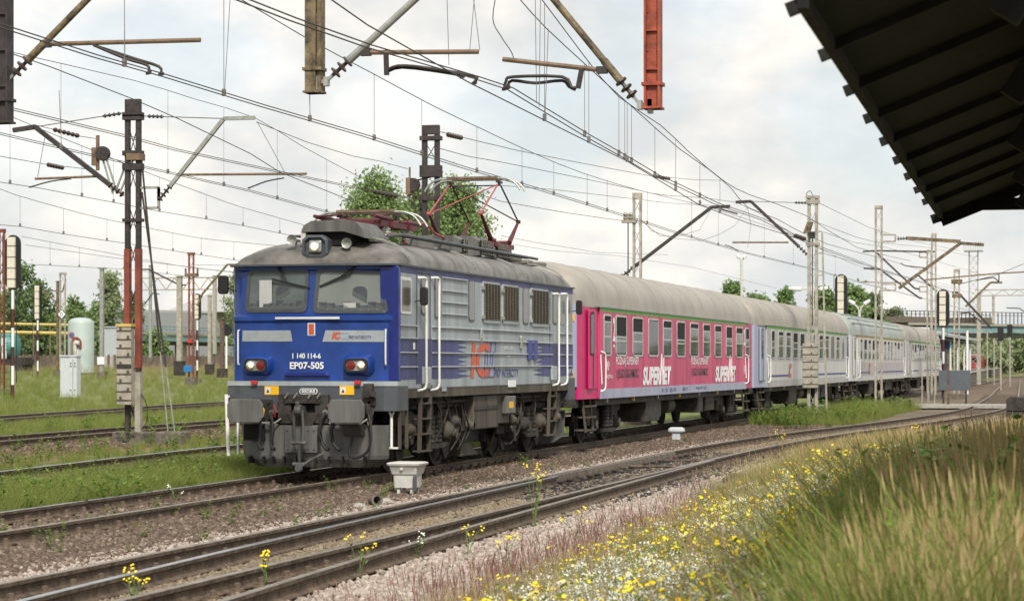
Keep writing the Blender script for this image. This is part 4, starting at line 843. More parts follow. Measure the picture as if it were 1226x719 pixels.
# cab corner pillar in deep blue
m = MB(); m.box(XS-.3, XS+.006, LF-.02+.0, LF+.13, 1.68, 3.50); m.build('corner_pillar', M_['dblue'], loco, bevel=.02)
for z_, h in ((2.56, .03), (2.36, .028), (2.13, .024), (1.90, .024)):
    for p0, p1 in ((479, 499), (517, 661), (668, 684)):
        y0, _ = onX(p0, 400, XS); y1, _ = onX(p1, 400, XS)
        m = MB(); m.box(XS, XS+.028, y0, y1, z_-h/2, z_+h/2); m.build('side_rib', M_['lgrey'], loco, bevel=.008)
for py_ in (332, 347.5, 361.5, 375.5):
    y0, z_ = onX(529, py_, XS); y1, _ = onX(559, py_, XS); m = MB(); m.box(XS, XS+.028, y0, y1, z_-.013, z_+.013); m.build('side_rib', M_['lgrey'], loco, bevel=.008)
# windows
def swin(px0, py0, px1, py1, gm='brownglass', fr=.035, name='side_window', r=.06, fm='dgrey'):
    o, (y0, y1, z0, z1) = sbox(px0, py0, px1, py1, name, M_[fm], -.02, .010, r=r)
    m = MB(); m.prism(rrect((y0+y1)/2, (z0+z1)/2, (y1-y0)-2*fr, (z1-z0)-2*fr, max(.01, r-fr*.6)), 'x', XS+.004, XS+.013); m.build('glass', M_[gm], o); return o
swin(479.5, 331, 492, 375, fm='white', fr=.045, r=.04); swin(503.5, 327, 510.5, 377, fr=.03, r=.12); swin(520, 329, 528, 381, fr=.03); swin(560.5, 334, 568, 384.5, fr=.03, r=.09); swin(625.5, 343, 632.5, 388, fr=.03, r=.09)
swin(661.5, 348.5, 667, 388, fr=.03, r=.09); swin(670.5, 351, 675.5, 388, fr=.03, fm='lgrey'); swin(678.5, 352.5, 682.5, 388, fr=.03, fm='lgrey')
def vent(px0, py0, px1, py1):
    o, (y0, y1, z0, z1) = sbox(px0, py0, px1, py1, 'ventilation_grille', M_['lgrey'], -.02, .022, r=.03)
    m = MB(); m.prism([(y0+.05, z0+.06), (y1-.05, z0+.06), (y1-.05, z1-.03), (y0+.05, z1-.03)], 'x', XS+.015, XS+.026); m.build('grille_opening', M_['void'], o)
    m = MB(); n = 17
    for k in range(n):
        z_ = z0+.08+(z1-z0-.13)*k/(n-1); m.prism([(y0+.05, z_-.004), (y1-.05, z_-.004), (y1-.05, z_+.008), (y0+.05, z_+.008)], 'x', XS+.022, XS+.040)
    for k in range(6): yy = y0+.06+(y1-y0-.12)*k/5; m.box(XS+.026, XS+.044, yy-.008, yy+.008, z0+.06, z1-.03)
    m.build('grille_bars', M_['grille'], o)
    m = MB()
    for zz in (z0+.1, z1-.12):
        for yy in (y0-.02, y1+.02): m.box(XS, XS+.05, yy-.035, yy+.035, zz-.03, zz+.03)
    m.build('grille_latch', M_['galv'], o)
vent(577.5, 336.5, 597.5, 386); vent(601, 340, 619.5, 387); vent(635, 344.5, 655.5, 390)
# doors (recess line), handrails, steps
for (p0, p1) in ((498.5, 514.5), (658, 669)):
    y0, _ = onX(p0, 400, XS); y1, _ = onX(p1, 400, XS)
    m = MB(); 
    for a, b in (((y0,1.62),(y0,3.44)), ((y1,1.62),(y1,3.44)), ((y0,3.44),(y1,3.44))): m.bar((XS+.004,)+a, (XS+.004,)+b, .022, .016)
    m.build('door_seal', M_['dgrey'], loco)
    m = MB(); m.box(XS, XS+.006, y0+.02, y1-.02, 1.63, 2.36); m.build('cab_door_panel', M_['indigo'], loco)
for px_, pb2 in ((503.5, 501.5), (519.0, 515.5), (663.5, 661.5), (673.5, 671.5)):
    y0, zt_ = onX(px_, 333 if px_ < 600 else 352, XS); zb2 = 1.54
    m = MB(); m.tube(smoothpts([(XS, y0-.16, zt_), (XS+.09, y0-.08, zt_+.005), (XS+.10, y0, zt_-.06), (XS+.10, y0, zt_-.4), (XS+.10, y0, zb2+.4), (XS+.10, y0, zb2+.08), (XS+.07, y0-.04, zb2), (XS+.02, y0-.20, zb2-.02)], 3), .020, 8); m.build('handrail', M_['rail'], loco, smooth=True)
for px_, pyb in ((511, 532), (663, 508)):
    y0, _ = onX(px_, 480, XS); m = MB(); zl = .50
    for a in (-.27, .27): m.bar((XS-.02, y0+a, 1.60), (XS-.05, y0+a, zl), .05, .09)
    for z_ in (1.30, 1.05, .80, .52): m.box(XS-.16, XS+.02, y0-.27, y0+.27, z_-.012, z_+.012)
    m.build('cab_steps', M_['grime2'], loco); m = MB(); m.box(XS+.0, XS+.05, y0-.30, y0+.12, 1.62, 1.90); m.build('step_kick_plate', M_['lgrey'], loco, bevel=.01)
# side logo and lettering
def stext(s, x0, y0, x1, y1, m_, name, par=None, bold=0, d=.008, shear=0, X=None):
    X = XS if X is None else X
    ya, zb = onX(x0, y1, X); yb, _ = onX(x1, y1, X); _, zt = onX(x0, y0, X)
    return text(s, (X, ya, zb), (0,1,0), (0,0,1), yb-ya, zt-zb, name, m_, par or loco, d, bold, shear)
def slogo(x0, y0, x1, y1, poly, m_, name, d=.008):
    ya, zb = onX(x0, y1, XS); yb, _ = onX(x1, y1, XS); _, zt = onX(x0, y0, XS)
    m = MB(); m.prism([(ya+(yb-ya)*a, zb+(zt-zb)*b) for a, b in poly], 'x', XS+.001, XS+d); return m.build(name, m_, loco)
stext('IC', 563, 409, 586, 452.5, M_['orange'], 'operator_logo', bold=.035, d=.010, shear=.12)
for k in range(2):
    x = 580+k*6.2
    ya, _ = onX(x, 440, XS); yb, _ = onX(x+9, 440, XS); zt, zb = 2.33, 1.72
    P4 = [(ya+.10, zt), (ya+.42, zt), (ya+.38, zt-.17), (ya+.22, zt-.17), (ya+.16, zb+.16), (ya+.34, zb+.16), (ya+.30, zb), (ya-.06, zb)]
    m = MB()
    for a, b in zip(P4, P4[1:]+P4[:1]): m.bar((XS+.006,)+a, (XS+.006,)+b, .018, .006)
    m.build('logo_outline', M_['txtb'], loco)
stext('PKP INTERCITY', 592, 441.5, 620.5, 451.5, M_['txtb'], 'operator_lettering', bold=.01, shear=.12)
stext('EP07-505', 603, 414, 613.5, 418, M_['txtw'], 'side_number'); stext('Id', 606, 423, 610, 427.5, M_['txtw'], 'side_number'); stext('PKP IC', 678.5, 441.5, 686.5, 446.5, M_['txtw'], 'side_number')
sbox(608.5, 455, 617, 463, 'data_plate', M_['txtw'], .0, .012); sbox(529, 463.5, 534, 468, 'data_plate', M_['lgrey'], .0, .010); sbox(494.5, 410, 496.3, 418, 'data_plate', M_['txtw'], 0, .01)
for p0 in (631, 637.5):
    y0, z0 = onX(p0, 407, XS); m = MB(); m.box(XS, XS+.05, y0, y0+.25, z0-.38, z0); m.build('step_bracket', M_['txtb'], loco, bevel=.01)
y0, z0 = onX(622, 402, XS); m = MB(); m.box(XS, XS+.04, y0, y0+.12, z0-.25, z0); m.build('filler_cap', M_['galv'], loco, bevel=.02)
y0, z0 = onX(574, 400, XS); m = MB(); m.box(XS, XS+.04, y0, y0+.1, z0-.1, z0+.1); m.build('lift_lug', M_['galv'], loco, bevel=.02)
m = MB(); m.prism([(LF+.12, 1.40), (LB-.12, 1.40), (LB-.12, 1.54), (LF+.12, 1.54)], 'x', XS-.10, XS-.012); m.build('dirty_skirt', M_['grime2'], loco)
# mirrors
for X, y, z in ((LX0-.12, LF+.0, 3.22), (XS+.16, LF+.9, 3.04), (XS+.15, LB-.18, 3.12)):
    m = MB(); m.prism(rrect(X, z, .17 if X < -12 else .13, .30, .05), 'y', y-.05, y+.03); o = m.build('mirror', M_['black'], loco, bevel=.015)
    m = MB(); s_ = 1 if X < LC else -1; m.tube([(X, y, z-.05), (X+s_*.22, y-.0, z-.10)], .010, 6); m.build('mirror_arm', M_['black'], o)
# underframe and bogies
m = MB(); m.box(LC-1.1, LC+1.1, LF+.5, LB-.5, 1.20, 1.42); m.build('underframe', M_['grime'], loco)
def coil(m, c, r, h, n=5, w=.022):
    m.lathe(c, (0,0,1), [(q, rr) for k in range(n) for q, rr in ((h*k/n, r-w*.6), (h*(k+.35)/n, r), (h*(k+.7)/n, r-w*.6))]+[(h, r-w)], 12)
def bogie(par, yc, wb, cx, kind):
    b = bpy.data.objects.new('bogie', None); COL.objects.link(b); b.parent = par; b.location = (cx-par.location.x, yc-par.location.y, .3)
    rw = .60 if kind == 'loco' else .46
    for k, y in enumerate((yc-wb/2, yc+wb/2)):
        m = MB()
        for s_ in (-1, 1):
            m.lathe((cx+s_*.70, y, .16+rw), (s_,0,0), [(-.03,rw-.10),(-.03,rw+.028),(-.005,rw+.028),(0,rw),(.10,rw-.004),(.105,rw-.07),(.06,rw-.09),(.05,.24),(.10,.2),(.12,.14)], 28)
        m.tube([(cx-.75, y, .16+rw), (cx+.75, y, .16+rw)], .09, 10); m.build('wheelset', M_['grime'], b, smooth=35)
        for s_ in ((1,) if kind == 'coach' else (-1, 1)):
            m = MB(); c = (cx+s_*1.0, y, .16+rw*.93)
            m.box(cx+s_*.86, cx+s_*1.04, y-.17, y+.17, .16+rw*.93-.17, .16+rw*.93+.18); m.lathe(c, (s_,0,0), [(0,.165),(.07,.165),(.085,.15),(.10,.145),(.16,.10),(.17,.09)], 16)
            ab = m.build('axle_box', M_['grime'], b, smooth=35)
            m = MB(); m.lathe((cx+s_*1.165, y, .16+rw*.93), (s_,0,0), [(0,.105),(.015,.10)], 16); m.build('axle_cap', M_['rim'], ab)
            m = MB()
            for dy in (-.26, .26): coil(m, (cx+s_*.98, y+dy, .16+rw*.93-.02), .085, .28)
            m.build('axle_spring', M_['grime2'] if kind == 'coach' else M_['grime'], b, smooth=40)
            m = MB(); m.prism([(y-.30, .78), (y+.30, .78), (y+.20, .42), (y+.06, .30), (y-.06, .30), (y-.20, .42)], 'x', cx+s_*.93, cx+s_*.97); m.build('axle_guard', M_['grime'], b)
            m = MB(); z0_ = .16+rw
            for dy in (-.42, .42): m.bar((cx+s_*.76, y+dy*1.5, z0_+.25), (cx+s_*.74, y+dy*1.55, z0_-.25), .05, .10); m.box(cx+s_*.68, cx+s_*.80, y+dy*1.55-.04, y+dy*1.55+.04, z0_-.28, z0_+.05)
            m.build('brake_rigging', M_['grime'], b)
    for s_ in (-1, 1):
        m = MB(); zf = .95 if kind == 'loco' else .82
        prof = [(yc-wb/2-.75, zf+.05), (yc-wb/2-.75, zf+.20), (yc-wb/2+.5, zf+.22), (yc-.5, zf+.10), (yc+.5, zf+.10), (yc+wb/2-.5, zf+.22), (yc+wb/2+.75, zf+.20), (yc+wb/2+.75, zf+.05), (yc+wb/2+.35, zf+.0), (yc+.45, zf-.24), (yc-.45, zf-.24), (yc-wb/2-.35, zf+.0)]
        m.prism(prof, 'x', cx+s_*.90, cx+s_*1.02); m.build('bogie_side_frame', M_['grime'], b, bevel=.01)
        m = MB()
        for dy in (-.22, .22): coil(m, (cx+s_*1.12, yc+dy, .60 if kind == 'loco' else .50), .12, .48, 6, .03)
        m.box(cx+s_*1.0, cx+s_*1.24, yc-.42, yc+.42, .52 if kind == 'loco' else .40, .60 if kind == 'loco' else .48); m.build('secondary_spring', M_['grime'], b, smooth=40)
    return b
for yc in (LF+2.55+.35, LB-2.9):
    b = bogie(loco, yc, 2.75, LC, 'loco')
    for k, (dy, z_, r_) in enumerate(((-1.75, .88, .11), (-.75, .78, .15), (.55, .80, .17), (.95, .95, .12), (1.9, .86, .13))):
        m = MB(); m.lathe((XS-.35, yc+dy, z_), (1,0,0), [(0,r_),(.18,r_),(.22,r_*.9),(.27,r_*.55),(.29,r_*.5)], 16); m.build('brake_cylinder', M_['grime' if k % 2 else 'grime2'], b, smooth=40)
    m = MB()
    for k in range(9):
        y0 = yc+random.uniform(-1.9, 1.9); z0_ = random.uniform(1.0, 1.3); m.tube(smoothpts([(XS-.22, y0, 1.38), (XS-.12, y0+random.uniform(-.1, .1), z0_), (XS-.14, y0+random.uniform(-.3, .3), z0_-.3), (XS-.25, y0+random.uniform(-.2, .2), z0_-.6)], 3), .016, 6)
    m.tube([(XS-.20, yc-2.1, 1.30), (XS-.20, yc+2.0, 1.30)], .025, 8); m.build('brake_pipework', M_['grime'], b, smooth=40)
    for dy in (-1.35, 1.35):
        m = MB(); m.box(XS-.32, XS-.14, yc+dy*1.55-.18, yc+dy*1.55+.18, .95, 1.36); m.build('sand_box', M_['grime2'], b, bevel=.02)
        m = MB(); m.tube([(XS-.3, yc+dy*1.55, .95), (XS-.5, yc+dy*1.5, .45), (XS-.65, yc+dy*1.42, .26)], .02, 6); m.build('sand_pipe', M_['grime2'], b)
    m = MB(); 
    for k in range(14):
        y0 = yc+random.uniform(-2, 2); z0_ = random.uniform(.55, 1.2); s1 = random.uniform(.05, .13); m.box(XS-.40, XS-.22+random.uniform(-.05, .06), y0-s1, y0+s1, z0_-s1, z0_+s1*1.2)
    m.box(XS-.42, XS-.36, yc-2.1, yc+2.1, .62, 1.1); m.build('bogie_fittings', M_['grime'], b, bevel=.012)
m = MB(); y0, _ = onX(571, 480, XS); y1, _ = onX(600, 480, XS); m.box(XS-.75, XS-.06, y0, y1, .78, 1.38); eb = m.build('equipment_box', M_['grime2'], loco, bevel=.02)
m = MB(); m.box(XS-.062, XS-.045, y0+.02, y1-.02, 1.13, 1.19); m.box(XS-.062, XS-.05, (y0+y1)/2-.008, (y0+y1)/2+.008, .80, 1.37); m.build('box_strap', M_['grime'], eb)
y2, _ = onX(616, 480, XS); m = MB(); m.box(XS-.6, XS-.1, y1+.02, y2, .84, 1.38); m.build('battery_box', M_['grime2'], loco, bevel=.02)
y2, z2 = onX(607, 474, XS); y3, z3 = onX(616.5, 494, XS); m = MB(); m.box(XS-.10, XS+.02, y2, y3, z3, z2); bb = m.build('fuse_box', M_['plough'], loco, bevel=.012); m = MB(); m.box(XS+.02, XS+.024, y2+.1, y3-.2, z3+.1, z2-.1); m.build('warning_label', M_['yellow'], bb)
y0, _ = onX(553, 530, XS-.4); m = MB(); m.loft([[(XS-.8, y0-.2, .34), (XS-.35, y0-.3, .30), (XS-.35, y0+.9, .30), (XS-.8, y0+.9, .34)], [(XS-.75, y0+.05, .52), (XS-.42, y0+.05, .52), (XS-.42, y0+.6, .52), (XS-.75, y0+.6, .52)]]); m.bar((XS-.6, y0+.3, .5), (XS-.6, y0+.3, .9), .15); m.build('track_magnet', M_['grime2'], loco)
# white lever stand at the front corner
X, z = XS-.05, 0
A = (LF+.05); m = MB()
zt_ = 1.38; m.tube([(XS-.13, A, .62), (XS-.13, A, 1.12), (XS-.23, A, 1.34), (XS-.20, A, 1.40), (XS-.06, A, 1.40), (XS-.03, A, 1.34), (XS-.13, A, 1.12)], .024, 8); m.bar((XS-.16, A, .62), (XS-.02, A, .62), .03); m.build('uncoupling_lever', M_['rail'], loco, smooth=True)
m = MB(); m.bar((XS-.03, A+.12, .60), (XS-.03, A+.12, 1.42), .04, .07); m.bar((XS-.03, A+.5, .60), (XS-.03, A+.5, 1.42), .04, .07); m.build('corner_step', M_['grime2'], loco)
m = MB(); m.tube([(LX0+.0, LF-.1, 1.42), (LX0-.02, LF-.14, 1.46), (LX0+.02, LF-.14, .48)], .03, 8); m.bar((LX0+.16, LF-.08, 1.3), (LX0+.16, LF-.08, .5), .03, .05); m.build('uncoupling_lever', M_['rail'], loco)
# ================================================================== coaches
CX = -12.50; CW = 1.41; CXS = CX+CW
def coach_ring(y, k=1.0, drop=0.0):
    rg = [(CX-CW+.05, y, 1.16), (CX-CW, y, 1.22), (CX-CW, y, 3.26)]
    return rg
def coach(Y0, Y1, name, label, scheme, ve=2.05):
    t = thing(name, label, 'railway carriage', (CX, Y0, .16), 'railway carriages pulled by the locomotive')
    up, lo, sill, stripe, roofm = scheme['up'], scheme['lo'], scheme['sill'], scheme['stripe'], scheme['roof']
    a, b = Y0+ve, Y1-2.05                                 # ve: vestibule length, inset part with the door
    def ring(y, w): return [(CX-w, y, 1.18), (CX-w, y, 3.20), (CX+w, y, 3.20), (CX+w, y, 1.18)]
    m = MB(); m.loft([ring(a, CW), ring(b, CW)]); m.build('body_side', up, t)
    for (q0, q1, s_) in ((Y0, a, 1), (b, Y1, -1)):
        e0, e1 = (q0, q1) if s_ > 0 else (q1, q0)
        m = MB(); m.loft([ring(e0, CW-.16), ring(e0+s_*.02, CW-.13), ring(e1, CW-.045)]); v = m.build('vestibule', scheme['end'], t)
        ys = sorted((e0+s_*(.78 if s_ < 0 else ve*.38), e1-s_*.10)); XW = CX+CW-.07
        m = MB(); m.box(XW, XW+.035, ys[0], ys[1], 1.40, 3.12); d = m.build('door', scheme['door'], t, bevel=.01)
        m = MB(); m.prism(rrect((ys[0]+ys[1])/2-s_*.12, 2.60, .40, .95, .08), 'x', XW+.035, XW+.046); m.build('door_window', M_['grime'], d)
        m = MB(); m.prism(rrect((ys[0]+ys[1])/2-s_*.12, 2.60, .31, .86, .06), 'x', XW+.045, XW+.05); m.build('glass', M_['cg'], d)
        m = MB(); m.box(XW+.0, XW+.05, (ys[0]+ys[1])/2-.006, (ys[0]+ys[1])/2+.006, 1.42, 3.1); m.build('door_fold', M_['grime'], d)
        yh = e1+s_*.14; m = MB(); m.tube(smoothpts([(CXS, yh-.05, 2.22), (CXS+.08, yh, 2.18), (CXS+.09, yh+.05, 2.05), (CXS+.09, yh+.05, 1.55), (CXS+.08, yh, 1.38), (CXS, yh-.05, 1.34)], 3), .017, 8); m.tube([(CXS+.02, yh-.16, 2.15), (CXS+.05, yh-.16, 1.5)], .014, 6); m.build('handrail', M_['rail'], t, smooth=True)
        m = MB(); yc = (ys[0]+ys[1])/2
        for q in (-.36, .36): m.bar((CX+CW-.2, yc+q, 1.18), (CX+CW-.12, yc+q, .45), .04, .08)
        for z_ in (.50, .78, 1.02): m.box(CX+CW-.38, CX+CW-.04, yc-.36, yc+.36, z_-.018, z_+.018)
        m.build('door_steps', M_['grime2'], t)
        # end wall: gangway bellows, buffers
        m = MB(); ye = q0 if s_ > 0 else q1; m.prism(rrect(CX, 2.35, 1.15, 2.1, .15), 'y', ye-s_*.28, ye+s_*.01); m.build('gangway_bellows', M_['black'], t, bevel=.04)
        for q in (-.875, .875):
            m = MB(); m.lathe((CX+q, ye, 1.21), (0,-s_,0), [(0,.12),(.3,.12),(.3,.09),(.5,.09),(.5,.22),(.53,.21)], 16); m.build('buffer', M_['grime'], t, smooth=35)
        m = MB(); m.box(CX-1.2, CX+1.2, min(ye, ye+s_*.3), max(ye, ye+s_*.3), 1.0, 1.30); m.build('headstock', M_['grime'], t)
    # paint areas 3 mm proud of the wall
    XW = CXS
    m = MB(); m.box(XW-.01, XW+.006, a+.0, b, 1.172, 1.385); m.build('sill_band', sill, t)
    m = MB(); m.box(XW-.01, XW+.004, a+.12, b-.12, 3.11, 3.195); m.build('class_stripe', stripe, t)
    if lo is not up: m = MB(); m.box(XW-.01, XW+.004, a, b, 1.39, 2.02); m.build('lower_panel', lo, t)
    if scheme.get('line'):
        for q0, q1 in ((a+.3, a+5.3), (a+9.2, b-.3)): m = MB(); m.box(XW, XW+.008, q0, q1, 1.50, 1.57); m.build('blue_line', M_['txtb'], t)
    # windows
    for i, (q0, q1, st) in enumerate(scheme['wins'](a, b)):
        z0, z1 = 2.13, 3.05; yc = (q0+q1)/2; w = q1-q0
        m = MB(); m.loft([[(XW+.001, y, z) for y, z in rrect(yc, 2.59, w, .94, .11)], [(XW+.016, y, z) for y, z in rrect(yc, 2.59, w, .94, .11)], [(XW+.016, y, z) for y, z in rrect(yc, 2.59, w-.085, .855, .07)], [(XW+.003, y, z) for y, z in rrect(yc, 2.59, w-.085, .855, .07)]], caps=False)
        f = m.build('window', M_['frame'], t)
        open_ = {0: 0, 1: .30, 2: .42, 3: .14, 4: .10}[st]
        yi0, yi1 = q0+.055, q1-.055; zt = 3.0-open_
        m = MB(); m.add([(XW+.0075, y, z) for y, z in rrect(yc, 2.59, w-.08, .86, .07)], [tuple(range(20))]); m.build('pane_backing', M_['void'], f, fixn=False)
        if random.random() < .9 and scheme.get('curtains', True):
            m = MB(); cw = (yi1-yi0)*random.choice((.30, .42, .6)); c0 = yi1-cw if random.random() < .7 else yi0; m.box(XW+.008, XW+.0095, c0, c0+cw, 2.20, zt-.02); m.build('curtain', M_['curt'], f)
        m = MB(); zb = 2.19 if st != 0 else 2.185; m.add([(XW+.0115, yi0, zb), (XW+.0115, yi1, zb), (XW+.0115, yi1, zt), (XW+.0115, yi0, zt)], [(0,1,2,3)]); m.build('glass', M_['cg'], f, fixn=False)
        if st:
            m = MB(); m.box(XW+.008, XW+.020, yi0, yi1, zt-.035, zt); zm = 2.19+(.28 if open_ > .25 else .36); m.box(XW+.008, XW+.020, yi0, yi1, zm-.018, zm+.018); m.box(XW+.008, XW+.018, yi0-.01, yi0+.02, zm, zt); m.box(XW+.008, XW+.018, yi1-.02, yi1+.01, zm, zt); m.build('sash', M_['frame'], f)
    # roof
    def rr(y, w, h, zb=3.18): return [(CX-w*math.cos(math.pi*k/22), y, zb+h*max(0, math.sin(math.pi*k/22))**.74) for k in range(23)]
    prof = [(0, .70), (.05, .80), (.35, .955), (.9, 1.0)]; rg = [rr(Y0+d+(.0), CW-.15*(1-min(1, d/1.6)) if d < 1.6 else CW, 1.03*h) for d, h in prof]+[rr(Y0+2.0, CW+.004, 1.03)]
    rg += [rr(Y1-2.0, CW+.004, 1.03)]+[rr(Y1-d, CW-.15*(1-min(1, d/1.6)) if d < 1.6 else CW, 1.03*h) for d, h in prof[::-1]]
    m = MB(); m.loft(rg, closed=False, caps=False)
    for q in (rg[0], rg[-1]): m.add(q, [tuple(range(23))])
    rf = m.build('roof', roofm, t, smooth=50)
    m = MB(); 
    if scheme.get('ribs'):
        for k in (3, 5, 7, 9):
            a_ = math.pi-math.pi*k/22; p = rr(0, CW+.004, 1.03)[22-k]; m.bar((p[0]+.012, Y0+1, p[2]+.012), (p[0]+.012, Y1-1, p[2]+.012), .04, .03)
        m.build('roof_rib', M_['lgrey'], rf)
    else:
        y = Y0+1.4; 
        while y < Y1-1: 
            q = [(x, z) for x, _, z in rr(0, CW+.008, 1.034)]
            for k in range(1, 22): m.bar((q[k-1][0], y, q[k-1][1]), (q[k][0], y, q[k][1]), .008, .014)
            y += 2.3
        m.build('roof_seams', roofm, rf)
    m = MB(); m.box(CXS-.02, CXS+.028, a-.3, b+.3, 3.196, 3.222); m.build('roof_gutter', M_['galv'], rf)
    for q in scheme['vents']:
        m = MB(); yv = Y0+q; zc = 3.80; rg = [[(CX+1.02+dx, yv+dy*k, zc+dz) for dx, dz, in ((-.12,.10),(.0,.02),(.09,-.10),(.06,-.14))] for dy, k in ((-.45,1),(.45,1))]
        m.loft([[(CX+1.0+.13*math.cos(g)*s_+.0, yv+dy, zc+.0+.12*math.sin(g)*s_) for g in [2*math.pi*j/10 for j in range(10)]] for dy, s_ in ((-.45,.25),(-.38,.8),(-.2,1),(.2,1),(.38,.8),(.45,.25))]); m.build('roof_ventilator', M_['galv'], rf, smooth=40)
    # underframe
    m = MB(); m.box(CX-.3, CX+.3, Y0+.4, Y1-.4, .95, 1.17); m.box(CX-1.3, CX+1.3, a, b, 1.02, 1.175); m.build('underframe', M_['grime'], t)
    for q in (Y0+3.6, Y1-3.6): bogie(t, q, 2.5, CX, 'coach')
    L_ = Y1-Y0
    for f0, f1, z0, xx, nm, mt in scheme.get('boxes', ((.30,.37,.52,0,'battery_box','grime'),(.375,.40,.6,-.1,'battery_box','grime2'),(.46,.50,.55,.05,'air_tank','grime2'),(.60,.63,.6,0,'converter_box','grime'),(.66,.72,.62,-.05,'battery_box','grime'))):
        m = MB(); y0, y1 = Y0+L_*f0, Y0+L_*f1
        if nm == 'air_tank': m.lathe((CX+.9, y0, .86), (0,1,0), [(0,.05),(.06,.22),(y1-y0-.06,.22),(y1-y0,.05)], 18); m.bar((CX+.9, y0+.3, .9), (CX+.9, y0+.3, 1.1), .06)
        else: m.box(CX+.35, CX+CW-.12+xx, y0, y1, z0, 1.06)
        m.build(nm, M_[mt], t, bevel=0 if nm == 'air_tank' else .02)
    m = MB(); m.tube([(CX+1.15, a, 1.08), (CX+1.15, b, 1.08)], .03, 6)
    for k in range(10): yy = a+(b-a)*(k+.5)/10; m.bar((CX+1.15, yy, 1.02), (CX+1.15, yy, 1.18), .03)
    m.build('brake_pipe', M_['grime'], t)
    for k in range(7):
        yy = a+(b-a)*(k+.35)/7; m = MB(); m.box(CXS-.14, CXS-.05, yy-.05, yy+.05, 1.07, 1.17); m.build('lifting_lug', M_['pipey'] if k % 2 else M_['galv'], t)
    return t
def w1(a, b):
    out = []
    for x0, x1, st in ((722.5,731.5,4),(737,750,2),(757,769.5,1),(776,788,0),(793.5,804,3),(810,820,2),(826,836,4),(841.5,850,3),(855.5,863.5,3),(869,876.5,1),(881,889,3),(892.3,896.8,1)):
        out.append((onX(x0, 390, CXS)[0], onX(x1, 390, CXS)[0], st))
    return out
def wN(n, seed):
    def f(a, b):
        rnd = random.Random(seed); out = []; p = (b-a-.8)/n
        for i in range(n): c = a+.4+p*(i+.5); w = 1.25 if 0 < i < n-1 else .8; out.append((c-w/2, c+w/2, rnd.choice((0,1,2,3,4,3))))
        return out
    return f
c1 = coach(49.93, 74.9, 'passenger_carriage', 'crimson pink passenger carriage with white lettering, coupled right behind the locomotive', dict(up=M_['pink'], lo=M_['pink'], sill=M_['lilac'], stripe=M_['green'], roof=M_['croof'], end=M_['pinkb'], door=M_['pinkb'], wins=w1, vents=(3.6, 22.2)), 1.55)
c2 = coach(75.35, 102.9, 'passenger_carriage', 'grey and white carriage with a green stripe, coupled behind the pink one', dict(up=M_['plilac'], lo=M_['cream'], sill=M_['plilac'], stripe=M_['green'], roof=M_['croof'], end=M_['lilac'], door=M_['lilac'], wins=wN(12, 3), vents=(3.5, 24), line=1))
c3 = coach(103.35, 130.7, 'passenger_carriage', 'grey carriage with an ochre stripe and ribbed pale roof, third of the row', dict(up=M_['cream'], lo=M_['dirtycream'], sill=M_['cream'], stripe=M_['ochre'], roof=M_['croof2'], end=M_['cream'], door=M_['cream'], wins=wN(12, 5), vents=(), line=1, ribs=1))
c4 = coach(131.1, 157.5, 'passenger_carriage', 'white carriage with a green stripe at the far end of the train', dict(up=M_['plilac'], lo=M_['cream'], sill=M_['cream'], stripe=M_['green'], roof=M_['croof'], end=M_['cream'], door=M_['cream'], wins=wN(12, 8), vents=(3, 23), line=1))
# lilac end wall of the pink carriage with sticker and number
m = MB(); m.box(CX-1.25, CX+1.243, 49.86, 49.925, 1.45, 3.22); ew = m.build('end_wall', M_['lilac'], c1)
m = MB(); m.box(CX+1.02, CX+1.2, 49.845, 49.86, 2.86, 3.02); k = m.build('warning_sticker', M_['yellow'], ew)
m = MB(); m.prism([(CX+1.05, 2.89), (CX+1.17, 2.89), (CX+1.11, 2.99)], 'y', 49.83, 49.844); m.build('warning_triangle', M_['txtd'], k)
m = MB(); m.box(CX+.98, CX+1.2, 49.845, 49.86, 1.62, 1.8); m.build('yellow_plate', M_['pipey'], ew)
# lettering on the pink carriage
def ct(s, x0, y0, x1, y1, m_, nm, bold=.01, shear=0, par=c1): return stext(s, x0, y0, x1, y1, m_, nm, par, bold, .012, shear, X=CXS)
def ct2(s, x0, x1, z0, z1, m_, nm, bold=.01, shear=0):
    ya, _ = onX(x0, 430, CXS); yb, _ = onX(x1, 430, CXS); return text(s, (CXS, ya, z0), (0,1,0), (0,0,1), yb-ya, z1-z0, nm, m_, c1, .012, bold, shear)
for (x0, x1) in ((737, 764), (827, 847.5)):
    ct2('POZNAJ SUPERNET', x0, x1, 1.87, 2.11, M_['txtw'], 'slogan_lettering', .012); ct2('I JEGO GIGAMOC', x0+1, x1, 1.56, 1.83, M_['txtd'], 'slogan_lettering', .012)
for (x0, xs_, xm, x1) in ((769, 790, 794, 803), (856, 872, 875.5, 880.5)):
    ct2('SUPER', x0, xs_, 1.42, 1.88, M_['txtw'], 'super_lettering', .055, .18); ct2('ET', xm, x1, 1.42, 1.88, M_['txtw'], 'super_lettering', .055, .18)
    ya, _ = onX(xs_, 430, CXS); yb, _ = onX(xm, 430, CXS); w = yb-ya
    m = MB(); m.prism([(ya-.02, 1.42), (ya+w*.18, 1.42), (ya+w*.5, 2.02), (ya+w*.78, 1.42), (ya+w*1.05, 1.42), (ya+w*1.2, 2.10), (ya+w*1.1, 2.12), (ya+w*.93, 1.62), (ya+w*.62, 2.18), (ya+w*.5, 2.20), (ya+w*.05, 1.6)], 'x', CXS+.002, CXS+.012); m.build('lightning_letter', M_['txtw'], c1)
